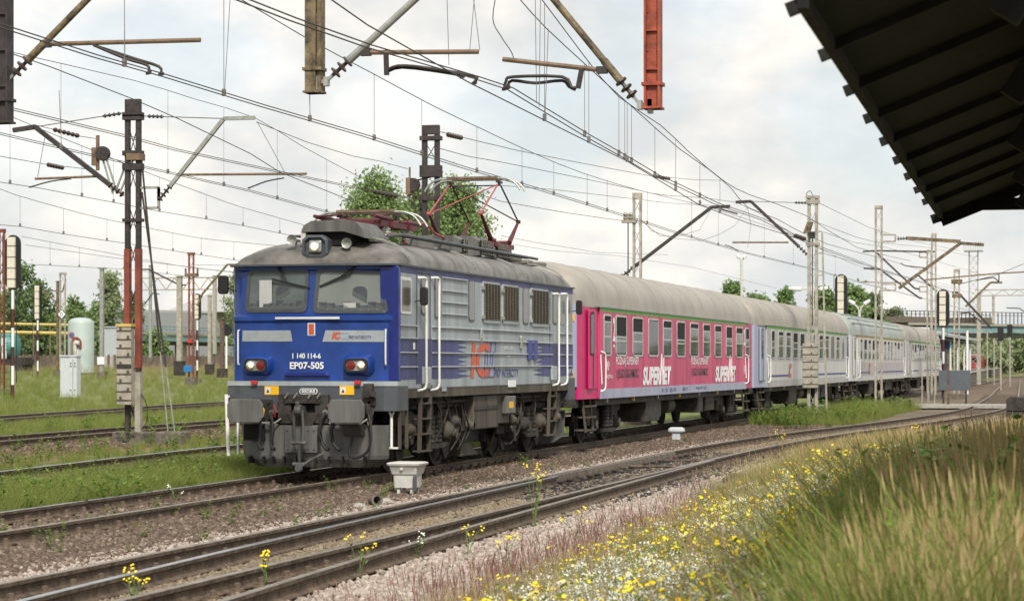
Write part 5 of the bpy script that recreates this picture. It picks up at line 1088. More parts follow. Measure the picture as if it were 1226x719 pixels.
ct2('2', 733.2, 736, 2.45, 3.0, M_['txtw'], 'class_number', .03); ct2('1', 733.7, 735.3, 2.32, 2.38, M_['txtw'], 'class_number'); ct2('NETIA', 725, 733, 1.62, 1.70, M_['txtw'], 'small_lettering'); ct2('PKP', 725.5, 729, 1.8, 2.0, M_['txtw'], 'small_lettering', .03)
ct2('2', 889.8, 891.5, 2.5, 3.0, M_['txtw'], 'class_number', .03); ct2('INFO', 890, 892.3, 1.6, 1.9, M_['txtw'], 'small_lettering', .02)
ct2('51 51 20-70', 792, 809, 1.23, 1.33, M_['txtb'], 'running_number'); ct2('REV 11', 817, 823, 1.23, 1.33, M_['txtb'], 'running_number'); ct2('PKP IC', 833, 846, 1.25, 1.32, M_['txtb'], 'running_number')
for c_, x in ((c2, 944), (c3, 1040)):
    ya, _ = onX(x, 430, CXS); text('IC', (CXS, ya, 1.44), (0,1,0), (0,0,1), .75, .52, 'operator_logo', M_['orange'], c_, .014, .05, .2)
# ================================================================== masts, gantry
def lattice(m, x, y, z0, z1, w, leg=.07, pitch=.9, axis='x', lac=.03):
    """two channel legs with zig-zag lacing"""
    for s_ in (-1, 1):
        if axis == 'x': m.box(x+s_*w/2-leg/2, x+s_*w/2+leg/2, y-.06, y+.06, z0, z1)
        else: m.box(x-.06, x+.06, y+s_*w/2-leg/2, y+s_*w/2+leg/2, z0, z1)
def lacing(x, y, z0, z1, w, pitch, lac=.03):
    m = MB(); z = z0; s_ = 1
    while z < z1-.01:
        zz = min(z+pitch, z1); m.bar((x-s_*w/2, y-.03, z), (x+s_*w/2, y-.03, zz), lac, .012); m.bar((x+s_*w/2, y+.03, z), (x-s_*w/2, y+.03, zz), lac, .012); s_ = -s_; z = zz
    return m
def ins(m, p, q, n=4, r=.07):
    p = Vector(p); q = Vector(q); L_ = (q-p).length; m.lathe(p, q-p, [(L_*(k+f)/n, rr) for k in range(n) for f, rr in ((0,.025),(.25,.03),(.35,r),(.55,r),(.7,.03))]+[(L_,.02)], 10)
def mast(x, y, h, w, mt, label, mb_=None, split=0, found=True, group=None, z0=None, leg=.07, pitch=.9, cap=.3, bands=(), name='catenary_mast'):
    z0 = gz(x, y) if z0 is None else z0
    t = thing(name, label, 'mast', (x, y, z0), group)
    for s_ in (-1, 1):
        m = MB()
        if split: m.box(x+s_*w/2-leg/2, x+s_*w/2+leg/2, y-.07, y+.07, z0, z0+split, 1); m.box(x+s_*w/2-leg/2, x+s_*w/2+leg/2, y-.07, y+.07, z0+split, z0+h)
        else: m.box(x+s_*w/2-leg/2, x+s_*w/2+leg/2, y-.07, y+.07, z0, z0+h)
        m.build('leg', [mt, mb_ or mt], t)
    lacing(x, y, z0+.3, z0+h-cap, w, pitch).build('lacing', mt, t)
    if cap: m = MB(); m.box(x-w/2-.04, x+w/2+.04, y-.08, y+.08, z0+h-cap, z0+h); m.build('head_plate', mt, t)
    for zz, bh in bands: m = MB(); m.box(x-w/2-.10, x+w/2+.10, y-.12, y+.12, z0+zz, z0+zz+bh); m.build('cross_band', mt, t)
    if found: m = MB(); m.prism([(x-w/2-.32, z0-.3), (x+w/2+.32, z0-.3), (x+w/2+.26, z0+.28), (x-w/2-.26, z0+.28)], 'y', y-.35, y+.35); m.build('foundation', M_['dconc'], t, bevel=.03)
    return t
def cantilever(par, A, B, C_, T, arm0, arm1, st0, st1, y, mt=None, r=.045, drop=None, bracket=None):
    """A: insulator at the mast, B: upper bend, C_: end of top piece, T: tie anchor; all (x, z) in the plane y"""
    V = lambda p, dy=0: Vector((p[0], y+dy, p[1])); mt = mt or M_['galv']
    t = bpy.data.objects.new('cantilever', None); COL.objects.link(t); t.parent = par; off = Vector(par.location); t.location = V(A)-off
    d = (V(B)-V(A)).normalized(); m = MB(); m.bar(V(A)+d*.45, V(B), r*2, r*2); m.bar(V(B), V(C_), r*2, r*2); m.build('inclined_strut', mt, t)
    m = MB(); ins(m, V(A), V(A)+d*.5, 4, .08); m.build('insulator', M_['insul'], t)
    if bracket is not None: 
        m = MB(); b0 = V(bracket); 
        m.bar(b0, (A[0], y, bracket[1]), .06); m.bar((A[0], y, bracket[1]), V(A), .06) if abs(bracket[1]-A[1]) > .05 else None; m.bar(b0-Vector((0,0,.5)), (A[0], y, bracket[1]-.5), .06); m.bar((A[0], y, bracket[1]-.5), (A[0], y, bracket[1]), .06); m.build('bracket', mt, t)
    if T: 
        m = MB(); dd = (V(B)-V(T)); m.tube([V(T)+dd*.25, V(B)], .012, 6); ins(m, V(T)+dd*.05, V(T)+dd*.25, 4, .05); m.tube([V(T), V(T)+dd*.05], .012, 6); m.build('tie_rod', M_['wire'], t)
    if arm0:
        m = MB(); m.tube([V(arm0), V(arm1)], .03, 8); ra = m.build('register_arm', M_['arm'], t)
        if st0: m = MB(); m.tube(smoothpts([V(st0), V(st0)*.5+V(st1)*.5+Vector((0,0,.04)), V(st1)], 3), .018, 6); m.bar(V(st1)+Vector((0,-.05,0)), V(st1)+Vector((0,.05,.0)), .03); m.build('steady_arm', M_['mastb'], ra)
    if drop: m = MB(); m.tube([V(drop[0]), V(drop[1])], .008, 5); m.build('support_wire', M_['wire'], t)
    return t
GY = 30.3
def gp(px, py): return onY(px, py, GY)
gan = thing('overhead_gantry', 'gantry with three hanging posts and slanting arms at the top of the picture', 'gantry', (8.5, GY, 0))
ZB = 8.6
m = MB()
for zz in (ZB, ZB+.9):
    for yy in (-.35, .35): m.bar((-25, GY+yy, zz), (8.5, GY+yy, zz), .09)
x = -25
while x < 8.4: m.bar((x, GY-.35, ZB), (x+.8, GY-.35, ZB+.9), .05); m.bar((x+.8, GY+.35, ZB+.9), (x+1.6, GY+.35, ZB), .05); m.bar((x, GY-.35, ZB), (x, GY+.35, ZB), .05); x += 1.6
m.build('crossbeam', M_['masty'], gan)
for x in (-25, 8.5):
    m = MB()
    for a, b in ((-.3,-.35),(.3,-.35),(-.3,.35),(.3,.35)): m.bar((x+a, GY+b, 0 if x < 0 else .3), (x+a, GY+b, ZB+.9), .09)
    m.build('portal_leg', M_['masty'], gan)
for (pxb, pyb, w, mt) in ((4, 148, .22, 'mastb'), (376.5, 112, .21, 'masty'), (782, 131, .21, 'postred')):
    X, z = gp(pxb, pyb); m = MB()
    if mt == 'masty':
        m.box(X-w/2, X-w/2+.15, GY-.1, GY+.1, z, ZB); m.box(X+w/2-.05, X+w/2, GY-.06, GY+.14, z, ZB)
        k = z+.3
        while k < ZB: m.box(X-w/2+.12, X+w/2-.03, GY-.05, GY+.05, k, k+.16); k += .6
    else:
        m.box(X-w/2, X-w/2+.03, GY-.11, GY+.1, z, ZB); m.box(X+w/2-.03, X+w/2, GY-.11, GY+.1, z, ZB); m.box(X-w/2+.03, X+w/2-.03, GY-.06, GY+.06, z, ZB)
        k = z+.5
        while k < ZB:
            m.box(X-w/2+.03, X+w/2-.03, GY-.1, GY-.06, k, k+.02)
            for dx in (-.06, .06): m.lathe((X+dx, GY-.06, k+.25), (0,-1,0), [(0,.012),(.012,.010)], 6)
            k += .5
    m.box(X-w/2-.02, X+w/2+.02, GY-.13, GY+.13, z, z+.03); m.box(X-w/2-.03, X+w/2+.03, GY-.12, GY+.12, z+.30, z+.345) 
    m.build('hanging_post', M_[mt], gan, bevel=.004)
def gcant(A, B, arm0, arm1, stp, mt, side, dbl=True, hang=None):
    a = gp(*A); b = gp(*B); d = Vector((b[0]-a[0], b[1]-a[1])); b2 = (a[0]+d.x*(ZB-a[1])/d.y, ZB)
    t = bpy.data.objects.new('cantilever', None); COL.objects.link(t); t.parent = gan; t.location = Vector((a[0], GY, a[1]))-Vector(gan.location)
    V = lambda p, dy=0: Vector((p[0], GY+dy, p[1]))
    dn = (V(b2)-V(a)).normalized(); m = MB(); m.tube([V(a)+dn*.42, V(b2)], .047, 10); m.tube([V(a)+dn*.40, V(a)+dn*.75], .055, 10); m.build('inclined_strut', mt, t)
    m = MB(); ins(m, V(a)+dn*.12, V(a)+dn*.45, 3, .085); m.build('insulator', M_['insul'], t)
    m = MB(); s_ = -side; m.box(a[0]+s_*.0-.03, a[0]+.03, GY-.05, GY+.05, a[1]-.07, a[1]+.05); m.bar(V((a[0]+s_*.22, a[1]-.03)), V(a), .05); m.bar(V(a), V(a)+dn*.14, .04); m.box(a[0]+s_*.14-.03, a[0]+s_*.14+.03, GY-.06, GY+.06, a[1]-.12, a[1]+.06); m.build('swivel_bracket', M_['galv'], t)
    p0, p1 = gp(*arm0), gp(*arm1); m = MB(); m.tube([V(p0), V(p1)], .032, 8); ra = m.build('register_arm', M_['arm'], t)
    m = MB(); m.bar(V(p0)+Vector((-.06,0,0)), V(p0)+Vector((.08,0,0)), .09); m.build('clamp', M_['mastb'], ra)
    for k, sp in enumerate(stp):
        pts = [V(gp(*q), dy) for q, dy in sp]; m = MB(); m.tube(smoothpts(pts, 3), .021, 8); m.bar(pts[-1]+Vector((0,-.06,-.03)), pts[-1]+Vector((0,.06,.0)), .04); m.build('steady_arm', M_['mastb'], ra, smooth=True)
    if hang: 
        m = MB(); m.bar(V(gp(*hang[0])), V(gp(*hang[1])), .06, .05); m.build('drop_bracket', M_['mastb'], ra)
gcant((391, 97), (440, 52), (437, 63), (573, 62), ([((461,86),0),((476,79),0),((508,81),0),((567,91),0),((568,98),0)], [((461,86),.06),((480,80),.06),((530,86),.06),((552,90),.06)]), M_['galv'], 1, hang=((462,60),(463,90)))
gcant((766, 125), (725, 75), (720, 84), (602, 71), ([((690,105),0),((684,104),0),((673,92),0),((614,92),0),((606,97),0),((604,105),0)], [((688,107),.05),((680,103),.05),((672,96),.05),((640,99),.05),((612,96),.05),((607,103),.05)]), M_['masty'], -1, hang=((697,80),(692,106)))
gcant((10, 96), (60, 45), (54, 53), (240, 48), ([((112,54),0),((150,70),0),((176,78),0),((178,86),0)], [((114,55),.06),((160,70),.06),((188,79),.06),((191,87),.06)]), M_['masty'], 1)
for a, b in (((530,-10),(531,52)),((566,-10),(570,60)),((568,-5),(575,-5)),): pass
# M1 brown mast on the left with two arms, transformer cases and stays
p = G(155, 530, 0); M1Y = p.y
def q1(px, py): return onY(px, py, M1Y)
X1, zt = q1(159.5, 119); wM = q1(166, 300)[0]-q1(153, 300)[0]
m1 = mast(X1, M1Y, zt, wM, M_['mastb'], 'tall dark brown mast at left with two slanting arms and a stack of cases', split=0, leg=.105, pitch=.95, cap=.35, bands=((q1(0,148)[1], .12), (q1(0,144)[1], .10), (q1(0,207)[1], .16), (q1(0,190)[1], .12), (q1(0,268)[1], .08)))
m = MB(); m.box(X1+wM/2-.07, X1+wM/2+.07, M1Y-.075, M1Y+.075, q1(0,440)[1], q1(0,300)[1]); m.build('red_oxide_section', M_['mastr'], m1); m = MB(); m.box(X1+wM/2-.072, X1+wM/2+.072, M1Y-.078, M1Y+.078, .2, q1(0,445)[1]); m.build('whitewashed_section', M_['mastg'], m1)
m = MB(); m.box(X1-wM/2-.07, X1-wM/2+.07, M1Y-.075, M1Y+.075, q1(0,398)[1], q1(0,300)[1]); m.build('red_oxide_section', M_['mastr'], m1)
xa, za = q1(146, 391); xb, zb = q1(163, 484)
cs = MB(); cs.box(xa, xb, M1Y-.32, M1Y-.10, zb, za); bx_ = cs.build('equipment_case', M_['mastg'], m1, bevel=.01)
m = MB(); n = 9
for k in range(n): zz = zb+(za-zb)*(k+.5)/n; m.box(xa-.01, xb+.01, M1Y-.335, M1Y-.319, zz-.01, zz+.02); m.box(xa+.08+.2*(k % 2), xa+.13+.2*(k % 2), M1Y-.35, M1Y-.32, zz+.03, zz+.10)
m.build('case_hinges', M_['grime2'], bx_); m = MB(); m.box(xa-.02, xb+.02, M1Y-.34, M1Y-.08, za, za+.07); m.build('case_lid', M_['pipey'], bx_); m = MB(); zz = q1(0,438)[1]; m.box(xa+.0, xb, M1Y-.34, M1Y-.3, zz-.05, zz+.05); m.build('case_gap', M_['grime'], bx_)
cantilever(m1, q1(190,240), q1(268,142), q1(305,141), q1(172,139), q1(218,209), q1(367,208), q1(340,213), q1(298,225), M1Y, M_['galv'], .045, (q1(308,146), q1(342,208)), bracket=(X1+wM/2, q1(0,228)[1]))
cantilever(m1, q1(148,234), q1(42,152), q1(16,156), q1(150,135), q1(118,211), q1(42,214), q1(85,214), q1(36,224), M1Y, M_['mastb'], .055, (q1(54,163), q1(45,212)))
m = MB(); V = lambda q, d=0: Vector((q[0], M1Y+d, q[1]))
for a, b in (((123,190),(135,232)),((128,192),(140,230)),((155,185),(138,230)),((160,190),(143,232))): m.bar(V(q1(*a)), V(q1(*b)), .04)
m.build('bracing_rods', M_['galv'], m1)
m = MB(); m.lathe(V(q1(124,184), -.1), (0,1,0), [(0,.18),(.12,.18),(.12,.12),(.16,.12)], 18); m.build('tension_wheel', M_['mastb'], m1)
m = MB(); a, b = q1(111,177), q1(120,198); m.box(a[0], a[0]+.13, M1Y-.08, M1Y+.08, b[1], a[1]); m.bar(V(q1(117,162)), V(q1(117,204)), .07); m.build('tension_bar', M_['arm'], m1)
m = MB(); a, b = q1(155,182), q1(171,192); m.box(a[0], b[0], M1Y-.2, M1Y+.15, b[1], a[1]-.05); m.build('pulley_bracket', M_['arm'], m1)
for (a, b) in (((167,165),(205,522)), ((170,230),(213,522))):
    pb = G(b[0], b[1]-0, 0); m = MB(); A0 = V(q1(*a)); B0 = Vector((q1(209, 500)[0]+(.12 if b[0] > 208 else -.06), M1Y-.25, .2)); mid = A0.lerp(B0, .72); m.tube([A0, mid], .026, 6, 0); m.tube([mid, B0], .018, 6, 1); m.build('stay_rod', [M_['mastb'], M_['galv']], m1)
m = MB(); xq = q1(209, 500)[0]; m.box(xq-.3, xq+.4, M1Y-.6, M1Y+.1, -.1, .3); m.build('stay_foundation', M_['dconc'], m1, bevel=.04)
m = MB(); m.tube(smoothpts([(X1+wM/2+.08, M1Y, 1.2), (X1+wM/2+.22, M1Y, .9), (X1+wM/2+.2, M1Y, .5), (X1+wM/2+.02, M1Y, .3)]), .012, 5); m.bar((X1-wM/2, M1Y, 1.1), (X1+wM/2, M1Y, .3), .03); m.build('earth_cable', M_['grime'], m1)
# M2 dark mast behind the locomotive
X2, z2 = onX(516, 150, -16.0)[0], onX(516, 150, -16.0)[1]; Y2 = X2
m2 = mast(-16.0, Y2, z2, .31, M_['mastb'], 'dark lattice mast rising right behind the raised pantograph of the locomotive', leg=.105, pitch=.5, cap=.22, bands=((onX(516,168,-16)[1], .1), (onX(516,212,-16)[1], .28), (onX(516,240,-16)[1], .1)))
q2 = lambda px, py: onY(px, py, Y2)
m = MB(); a = q2(487, 213); b = q2(492, 233); m.box(a[0], b[0], Y2-.09, Y2+.09, b[1], a[1]); a = q2(490.5, 200); b = q2(490.5, 238); m.bar((a[0], Y2, a[1]), (b[0], Y2, b[1]), .04); tb = m.build('tension_bar', M_['arm'], m2)
m = MB(); c = q2(495, 221); m.lathe((c[0], Y2-.06, c[1]), (0,1,0), [(0,.16),(.12,.16)], 16); m.build('tension_wheel', M_['mastb'], m2)
m = MB()
for a, b in (((494,228),(499,262)),((500,228),(506,262)),((512,228),(500,262)),((516,212),(498,216))): m.bar((q2(*a)[0], Y2, q2(*a)[1]), (q2(*b)[0], Y2, q2(*b)[1]), .035)
m.build('bracing_rods', M_['mastb'], m2)
# M4 pale mast beside the second carriage
Y4 = onX(972, 500, -10.25)[0]; z4 = onX(972, 237, -10.25)[1]; q4 = lambda px, py: onY(px, py, Y4)
m4 = mast(-10.22, Y4, z4, .26, M_['mastg'], 'pale lattice mast with ladder and case standing before the green striped grey carriage', leg=.10, pitch=.7, cap=0, bands=((z4-.02, .10), (q4(0,260)[1], .14), (q4(0,306)[1], .12)))
m = MB(); a, b = q4(962, 411), q4(982, 464); m.box(a[0], b[0]-.05, Y4-.26, Y4-.08, b[1], a[1]); eb = m.build('equipment_case', M_['mastg'], m4, bevel=.01)
m = MB()
for k in range(6): zz = b[1]+(a[1]-b[1])*(k+.5)/6; m.box(a[0]-.01, b[0]-.04, Y4-.275, Y4-.259, zz-.01, zz+.015); m.box((a[0]+b[0])/2, (a[0]+b[0])/2+.04, Y4-.28, Y4-.26, zz+.04, zz+.08)
m.build('case_hinges', M_['grime2'], eb)
m = MB(); m.bar((q4(985,230)[0]-.02, Y4, z4-1.2), (q4(990,495)[0], Y4, .1), .06); 
for k in range(9): zz = .5+k*.75; f = zz/(z4-1.2); xx = q4(990,495)[0]*(1-f)+(q4(985,230)[0]-.02)*f; m.bar((xx, Y4, zz), (-10.12, Y4, zz), .035)
m.build('ladder', M_['mastg'], m4)
m = MB(); a, b = q4(963, 266), q4(969, 279); m.loft([[(a[0]-.02, Y4-y_, b[1]), (b[0]+.02, Y4-y_, b[1]), (b[0]+.14, Y4-y_, a[1]), (a[0]+.12, Y4-y_, a[1])] for y_ in (.2, -.05)]); m.build('voltage_limiter', M_['masty'], m4); m = MB(); c = q4(973, 281); m.box(c[0]-.09, c[0]+.09, Y4-.2, Y4, c[1]-.13, c[1]+.1); m.build('switch_drive', M_['black'], m4)
m = MB(); m.tube([(q4(973,285)[0], Y4-.1, q4(973,285)[1]), (q4(973,390)[0], Y4-.1, q4(973,390)[1])], .02, 6); m.build('drive_rod', M_['mastb'], m4)
m = MB(); c = q4(970, 237); m.tube(smoothpts([(c[0]-.1, Y4, c[1]), (c[0]-.12, Y4, c[1]+.15), (c[0], Y4, c[1]+.25), (c[0]+.1, Y4, c[1]+.05)]), .012, 5); m.build('top_loop', M_['mastb'], m4)
cantilever(m4, q4(967,305), q4(899,241), q4(881,242), q4(969,243), q4(944,290), q4(877,290), q4(868,293), q4(884,301), Y4, M_['mastb'], .05)
# M3 pale mast left of it, behind the first carriage
Y3 = onX(763, 400, -15)[0]; q3 = lambda px, py: onY(px, py, Y3)
m3 = mast(-15.0+.0, Y3, onX(763,231,-15)[1], .22, M_['mastg'], 'pale mast with an isolator switch, rising behind the roof of the pink carriage', leg=.07, pitch=.5, cap=.18)
m = MB(); c = q3(752, 265); m.box(c[0]-.2, c[0]+.28, Y3-.12, Y3+.12, c[1]-.05, c[1]+.05); m.box(c[0]-.05, c[0]+.05, Y3-.05, Y3+.05, c[1], c[1]+.25); m.lathe((c[0]-.08, Y3, c[1]+.05), (0,0,1), [(0,.05),(.05,.1),(.12,.05),(.17,.1),(.24,.05)], 10); m.lathe((c[0]+.1, Y3, c[1]+.05), (0,0,1), [(0,.05),(.05,.1),(.12,.05),(.17,.1),(.24,.05)], 10); iso = m.build('isolator_switch', M_['mastg'], m3); m = MB(); m.tube([(c[0], Y3, c[1]), (c[0], Y3, 1.5)], .02, 6); m.build('drive_rod', M_['mastb'], m3)
# its long arm: anchored low left, up to the top right
cantilever(m3, q3(744,331), q3(852,248), q3(874,247), None, None, None, None, None, Y3, M_['mastb'], .05)
m = MB(); a, b = q3(862,250), q3(883,256); m.bar((a[0], Y3, a[1]), (b[0], Y3, b[1]), .05); m.build('arm_tip', M_['mastb'], m3)
# ================================================================== overhead wires
GW = 'overhead wires running along the tracks'
def wire(name, label, pts, X, r=.012, mt='wire', kids=(), ext=True, cat='overhead wire'):
    """pts: photo points; X: constant or list of track offsets"""
    Xs = X if isinstance(X, (list, tuple)) else [X]*len(pts)
    P = [Vector((x, *onX(px, py, x))) for (px, py), x in zip(pts, Xs)]
    r = r*.72; t = thing(name, label, cat, P[0], GW)
    m = MB(); m.tube(P, r, 6); m.build('messenger_wire' if 'messenger' in label else 'wire', M_[mt], t, smooth=True)
    return t, P
def polyat(P, y):
    for a, b in zip(P, P[1:]):
        if min(a.y, b.y) <= y <= max(a.y, b.y): return a.lerp(b, (y-a.y)/(b.y-a.y) if b.y != a.y else 0)
    return P[0] if y < P[0].y else P[-1]
def droppers(t, top, bot, X, xs, mt='dropper', r=.007):
    T = [Vector((X, *onX(px, py, X))) for px, py in top]; Bt = [Vector((X, *onX(px, py, X))) for px, py in bot]
    for px in xs:
        # find the y where the lower wire has this photo column
        for (a, b) in zip(bot, bot[1:]):
            if a[0] <= px <= b[0]:
                py = a[1]+(b[1]-a[1])*(px-a[0])/(b[0]-a[0]); y, z = onX(px, py, X); q = polyat(T, y)
                if q.z > z+.05:
                    m = MB(); m.tube([(X, y, z), (X, y, q.z)], r, 5); m.box(X-.02, X+.02, y-.035, y+.035, z-.01, z+.09); m.build('dropper', M_[mt], t)
                break
def line(label, X, con, mes, dr, r=.010, dbl=False, mt='wire', dmt='dropper'):
    t, P = wire('overhead_line', label, con, X, r, mt); r = r*.72
    if dbl: m = MB(); m.tube([p+Vector((.09, 0, .015)) for p in P], r, 6); m.build('wire', M_[mt], t, smooth=True)
    if mes:
        Q = [Vector((X, *onX(px, py, X))) for px, py in mes]; m = MB(); m.tube(smoothpts(Q, 2), r*.95, 6); m.build('messenger_wire', M_[mt], t, smooth=True)
        droppers(t, mes, con, X, dr, dmt, r*.6)
    return t
def extrap(p, q, x): return (x, p[1]+(q[1]-p[1])*(x-p[0])/(q[0]-p[0]))
train_c = [(-60,15),(0,33),(110,68),(192,91),(310,127),(434,163),(553,201),(640,226),(744,258),(809,279),(892,303),(967,321),(1040,341),(1120,361),(1190,380)]
train_m = [(180,-60),(276,-8),(369,47),(448,89),(519,127),(578,155),(640,184),(700,208),(766,228),(800,234),(881,242),(930,268),(990,302),(1050,325),(1110,335),(1150,345)]
line('double wire and catenary above the train, touched by the raised pantograph', -12.46, train_c, train_m, (149,268,371,448,505,571,625,663,703,727,775,828,860,915,950,1000,1060), .0115, True)
fg_c = [(200,-30),(283,0),(345,24),(436,56),(567,94),(607,107),(650,133),(700,163),(743,187),(784,211),(813,224),(855,244),(911,263),(968,292),(1050,322),(1140,350)]
fg_m = [(590,-40),(623,0),(654,34),(705,81),(759,130),(812,177),(849,203),(876,226),(895,248),(930,262),(990,292),(1060,310),(1130,332)]
line('double wire over the nearest track, held by the two steady arms', -8.13, fg_c, fg_m, (700,741,748,756,784,809,838), .0115, True)
fg2c = [(380,-12),(440,30),(500,64),(560,98),(650,143),(751,193),(809,228),(837,245),(896,267),(932,278),(962,288)]
fg2m = [(620,-30),(649,0),(700,68),(741,116),(791,150),(824,181),(867,217),(900,234),(965,258),(1026,296),(1090,312)]
line('second contact wire over the switch, crossing to the mast beside the train', -7.9, fg2c, fg2m, (652,705,751,809,838,862), .0115)
# long hangers of the nearest wires, from the gantry messenger out of view
for x0, y0, x1, y1 in ((530,-20,537,78),(566,-20,571,60),(570,-10,572,90),(640,-20,643,120),(645,-20,645,125),(655,20,652,143),(397,113,371,145)):
    pass
tg = thing('hanger_wires', 'thin vertical hangers dropping from above to the wires of the nearest track', 'hanger wires', Vector((-8.1, GY, 6)))
for x0, y0, x1, y1 in ((534,-30,537,78),(563,-30,574,60),(569,-20,562,60),(640,-30,642,122),(647,-30,645,128),(656,34,652,143),(276,-20,268,113),(148,-20,149,78),(70,108,73,178),(370,114,371,144)):
    a = gp(x0, y0); b = gp(x1, y1); m = MB(); m.tube([(a[0], GY+.02, a[1]), (b[0], GY+.02, b[1])], .005, 5); m.build('hanger', M_['dropper'], tg)
a = [gp(*q) for q in ((597,-20),(590,22),(600,44),(612,62),(616,74))]; m = MB(); m.tube(smoothpts([(x, GY, z) for x, z in a]), .007, 5); m.build('slack_hanger', M_['wire'], tg)
lA = line('double wire passing behind the left arm of the brown mast, tensioned at the dark mast', -18.0, [(-60,114),(3,129),(150,164),(209,180),(336,207),(414,223),(455,231),(488,237)], None, (), .011, True)
lB = line('wire and catenary carried by the right arm of the brown mast', -20.5, [(-60,147),(0,161),(111,187),(200,207),(298,229),(412,260),(470,277)], [(-60,42),(7,61),(159,96),(231,118),(305,141),(360,174),(423,208),(470,232)], (73,201,268,332,391), .011, True)
line('wire and catenary carried by the left arm of the brown mast', -26.2, [(-60,204),(0,218),(47,225),(98,235),(150,245),(191,253),(247,262),(291,270),(345,281),(390,291)], [(-60,118),(1,135),(40,151),(111,180),(180,208),(247,233),(289,248),(363,269),(410,285)], (12,98,136,191,247,291,335), .012)
line('lower wire and catenary in the left half of the sky, above the colour light signal', -32.0, [(-60,255),(0,269),(24,271),(76,280),(128,288),(150,291),(207,300),(241,305),(280,311),(330,320)], [(-60,205),(0,226),(18,233),(74,249),(125,262),(203,278),(240,285),(277,289),(331,294)], (24,76,128,207,241,280), .013)
line('thin wire and catenary low in the left sky above the far meadow', -40.0, [(20,300),(30,316),(148,322),(240,332),(330,338)][1:], [(26,283),(148,306),(240,322),(330,330)], (60,95,148,200), .014, mt='wire2')
line('pair of thin wires low in the left sky, beside the mast with the lattice', -44.0, [(30,293),(148,310),(250,322),(330,331)], None, (), .014, mt='wire2')
for lab, X, pts in (('tensioned wire from the head of the dark mast to the far insulator', -14.5, [(524,157),(560,166),(619,180),(700,196),(775,210),(830,215),(867,216)]),
    ('wire from the upper arm of the dark mast sloping down to the pale mast', -15.0, [(524,177),(560,187),(600,194),(700,214),(766,228),(850,248),(960,284)]),
    ('slanting wire leaving the tension wheel at the dark mast', -16.0, [(520,215),(560,228),(600,241),(680,255),(744,264)]),
    ('wire under the raised pantograph reaching the pale mast', -17.0, [(535,222),(600,222),(664,227),(759,238),(800,243),(852,246)]),
    ('messenger wire from the right arm down to the dark mast wheel', -19.5, [(307,146),(367,170),(423,187),(455,193),(488,202)]),
    ('upper left wire crossing above the brown mast head', -17.2, [(-40,44),(7,62),(60,80),(160,119),(213,142),(300,184),(335,206),(420,240)]),
    ('thin wire beyond the train roof, between the dark and pale masts', -22.0, [(600,282),(641,290),(716,302),(800,305)]),
    ('low wire and its messenger behind the carriage roofs', -24.0, [(600,290),(660,300),(740,306),(830,320),(930,345)]),
    ('far wire from the pale mast top to the right', -10.0, [(981,243),(1040,272),(1087,287),(1150,300)]),
    ('far wire crossing to the lattice mast at right', -10.0, [(967,262),(1026,284),(1050,290),(1110,296),(1170,308)]),
    ('wire sagging right of the pale mast, third from the top', -10.6, [(981,276),(1022,290),(1060,296),(1110,309),(1180,330)]),
    ('lowest wire right of the pale mast', -11.0, [(981,302),(1040,318),(1100,336),(1170,352)]),
    ('wire at the right edge above the far portal', -3.0, [(1148,340),(1190,330),(1235,312)])):
    wire('overhead_wire', lab, pts, X, .012, 'wire' if X > -20 else 'wire2')
for lab, X, pts in (('short tensioned wire under the left arm tip of the brown mast', -26.2, [(-40,180),(0,187),(57,197),(93,201),(115,204)]), ('wire from the left arm head to the brown tension bar', -26.2, [(40,149),(64,155),(95,163),(115,166)])): wire('overhead_wire', lab, pts, X, .012)
# insulators threaded in the tensioned wires
m_i = (('string of insulators in the wire left of the raised pantograph', -18.0, (447,229),(476,235)), ('string of insulators in the wire near the head of the dark mast', -14.5, (536,161),(553,165)), ('string of insulators where wires meet above the pink carriage', -14.5, (784,211),(802,214)), ('insulators in the wire behind the left arm of the brown mast', -26.2, (57,197),(76,201)), ('insulators in the upper wire beside the brown mast', -26.2, (64,155),(95,163)), ('insulators at the left neck of the pale mast', -8.0, (952,282),(964,286)))
for lab, X, a, b in m_i:
    A = Vector((X, *onX(*a, X))); B = Vector((X, *onX(*b, X))); m = MB(); ins(m, A, B, 6, .06); o = m.build('insulator_string', M_['insul'], None); tag(o, lab, 'insulator', 'insulator strings in the wires')
# loose cables hanging below the double arm above the pink carriage
for k, (lab, pts) in enumerate((('loose jumper cable drooping from the arm above the pink carriage, upper one', [(852,249),(838,275),(812,283),(790,282),(769,265)]), ('loose jumper cable drooping lower, from the right arm tip to the pale mast', [(895,248),(880,270),(862,280),(840,288),(805,285),(780,276),(770,264)]), ('short vertical jumper between the arm tip and the contact wire', [(895,249),(899,268),(897,285),(895,296)]))):
    wire('jumper_cable', lab, pts, -13.5+.6*k, .010, 'dropper', cat='jumper cable')
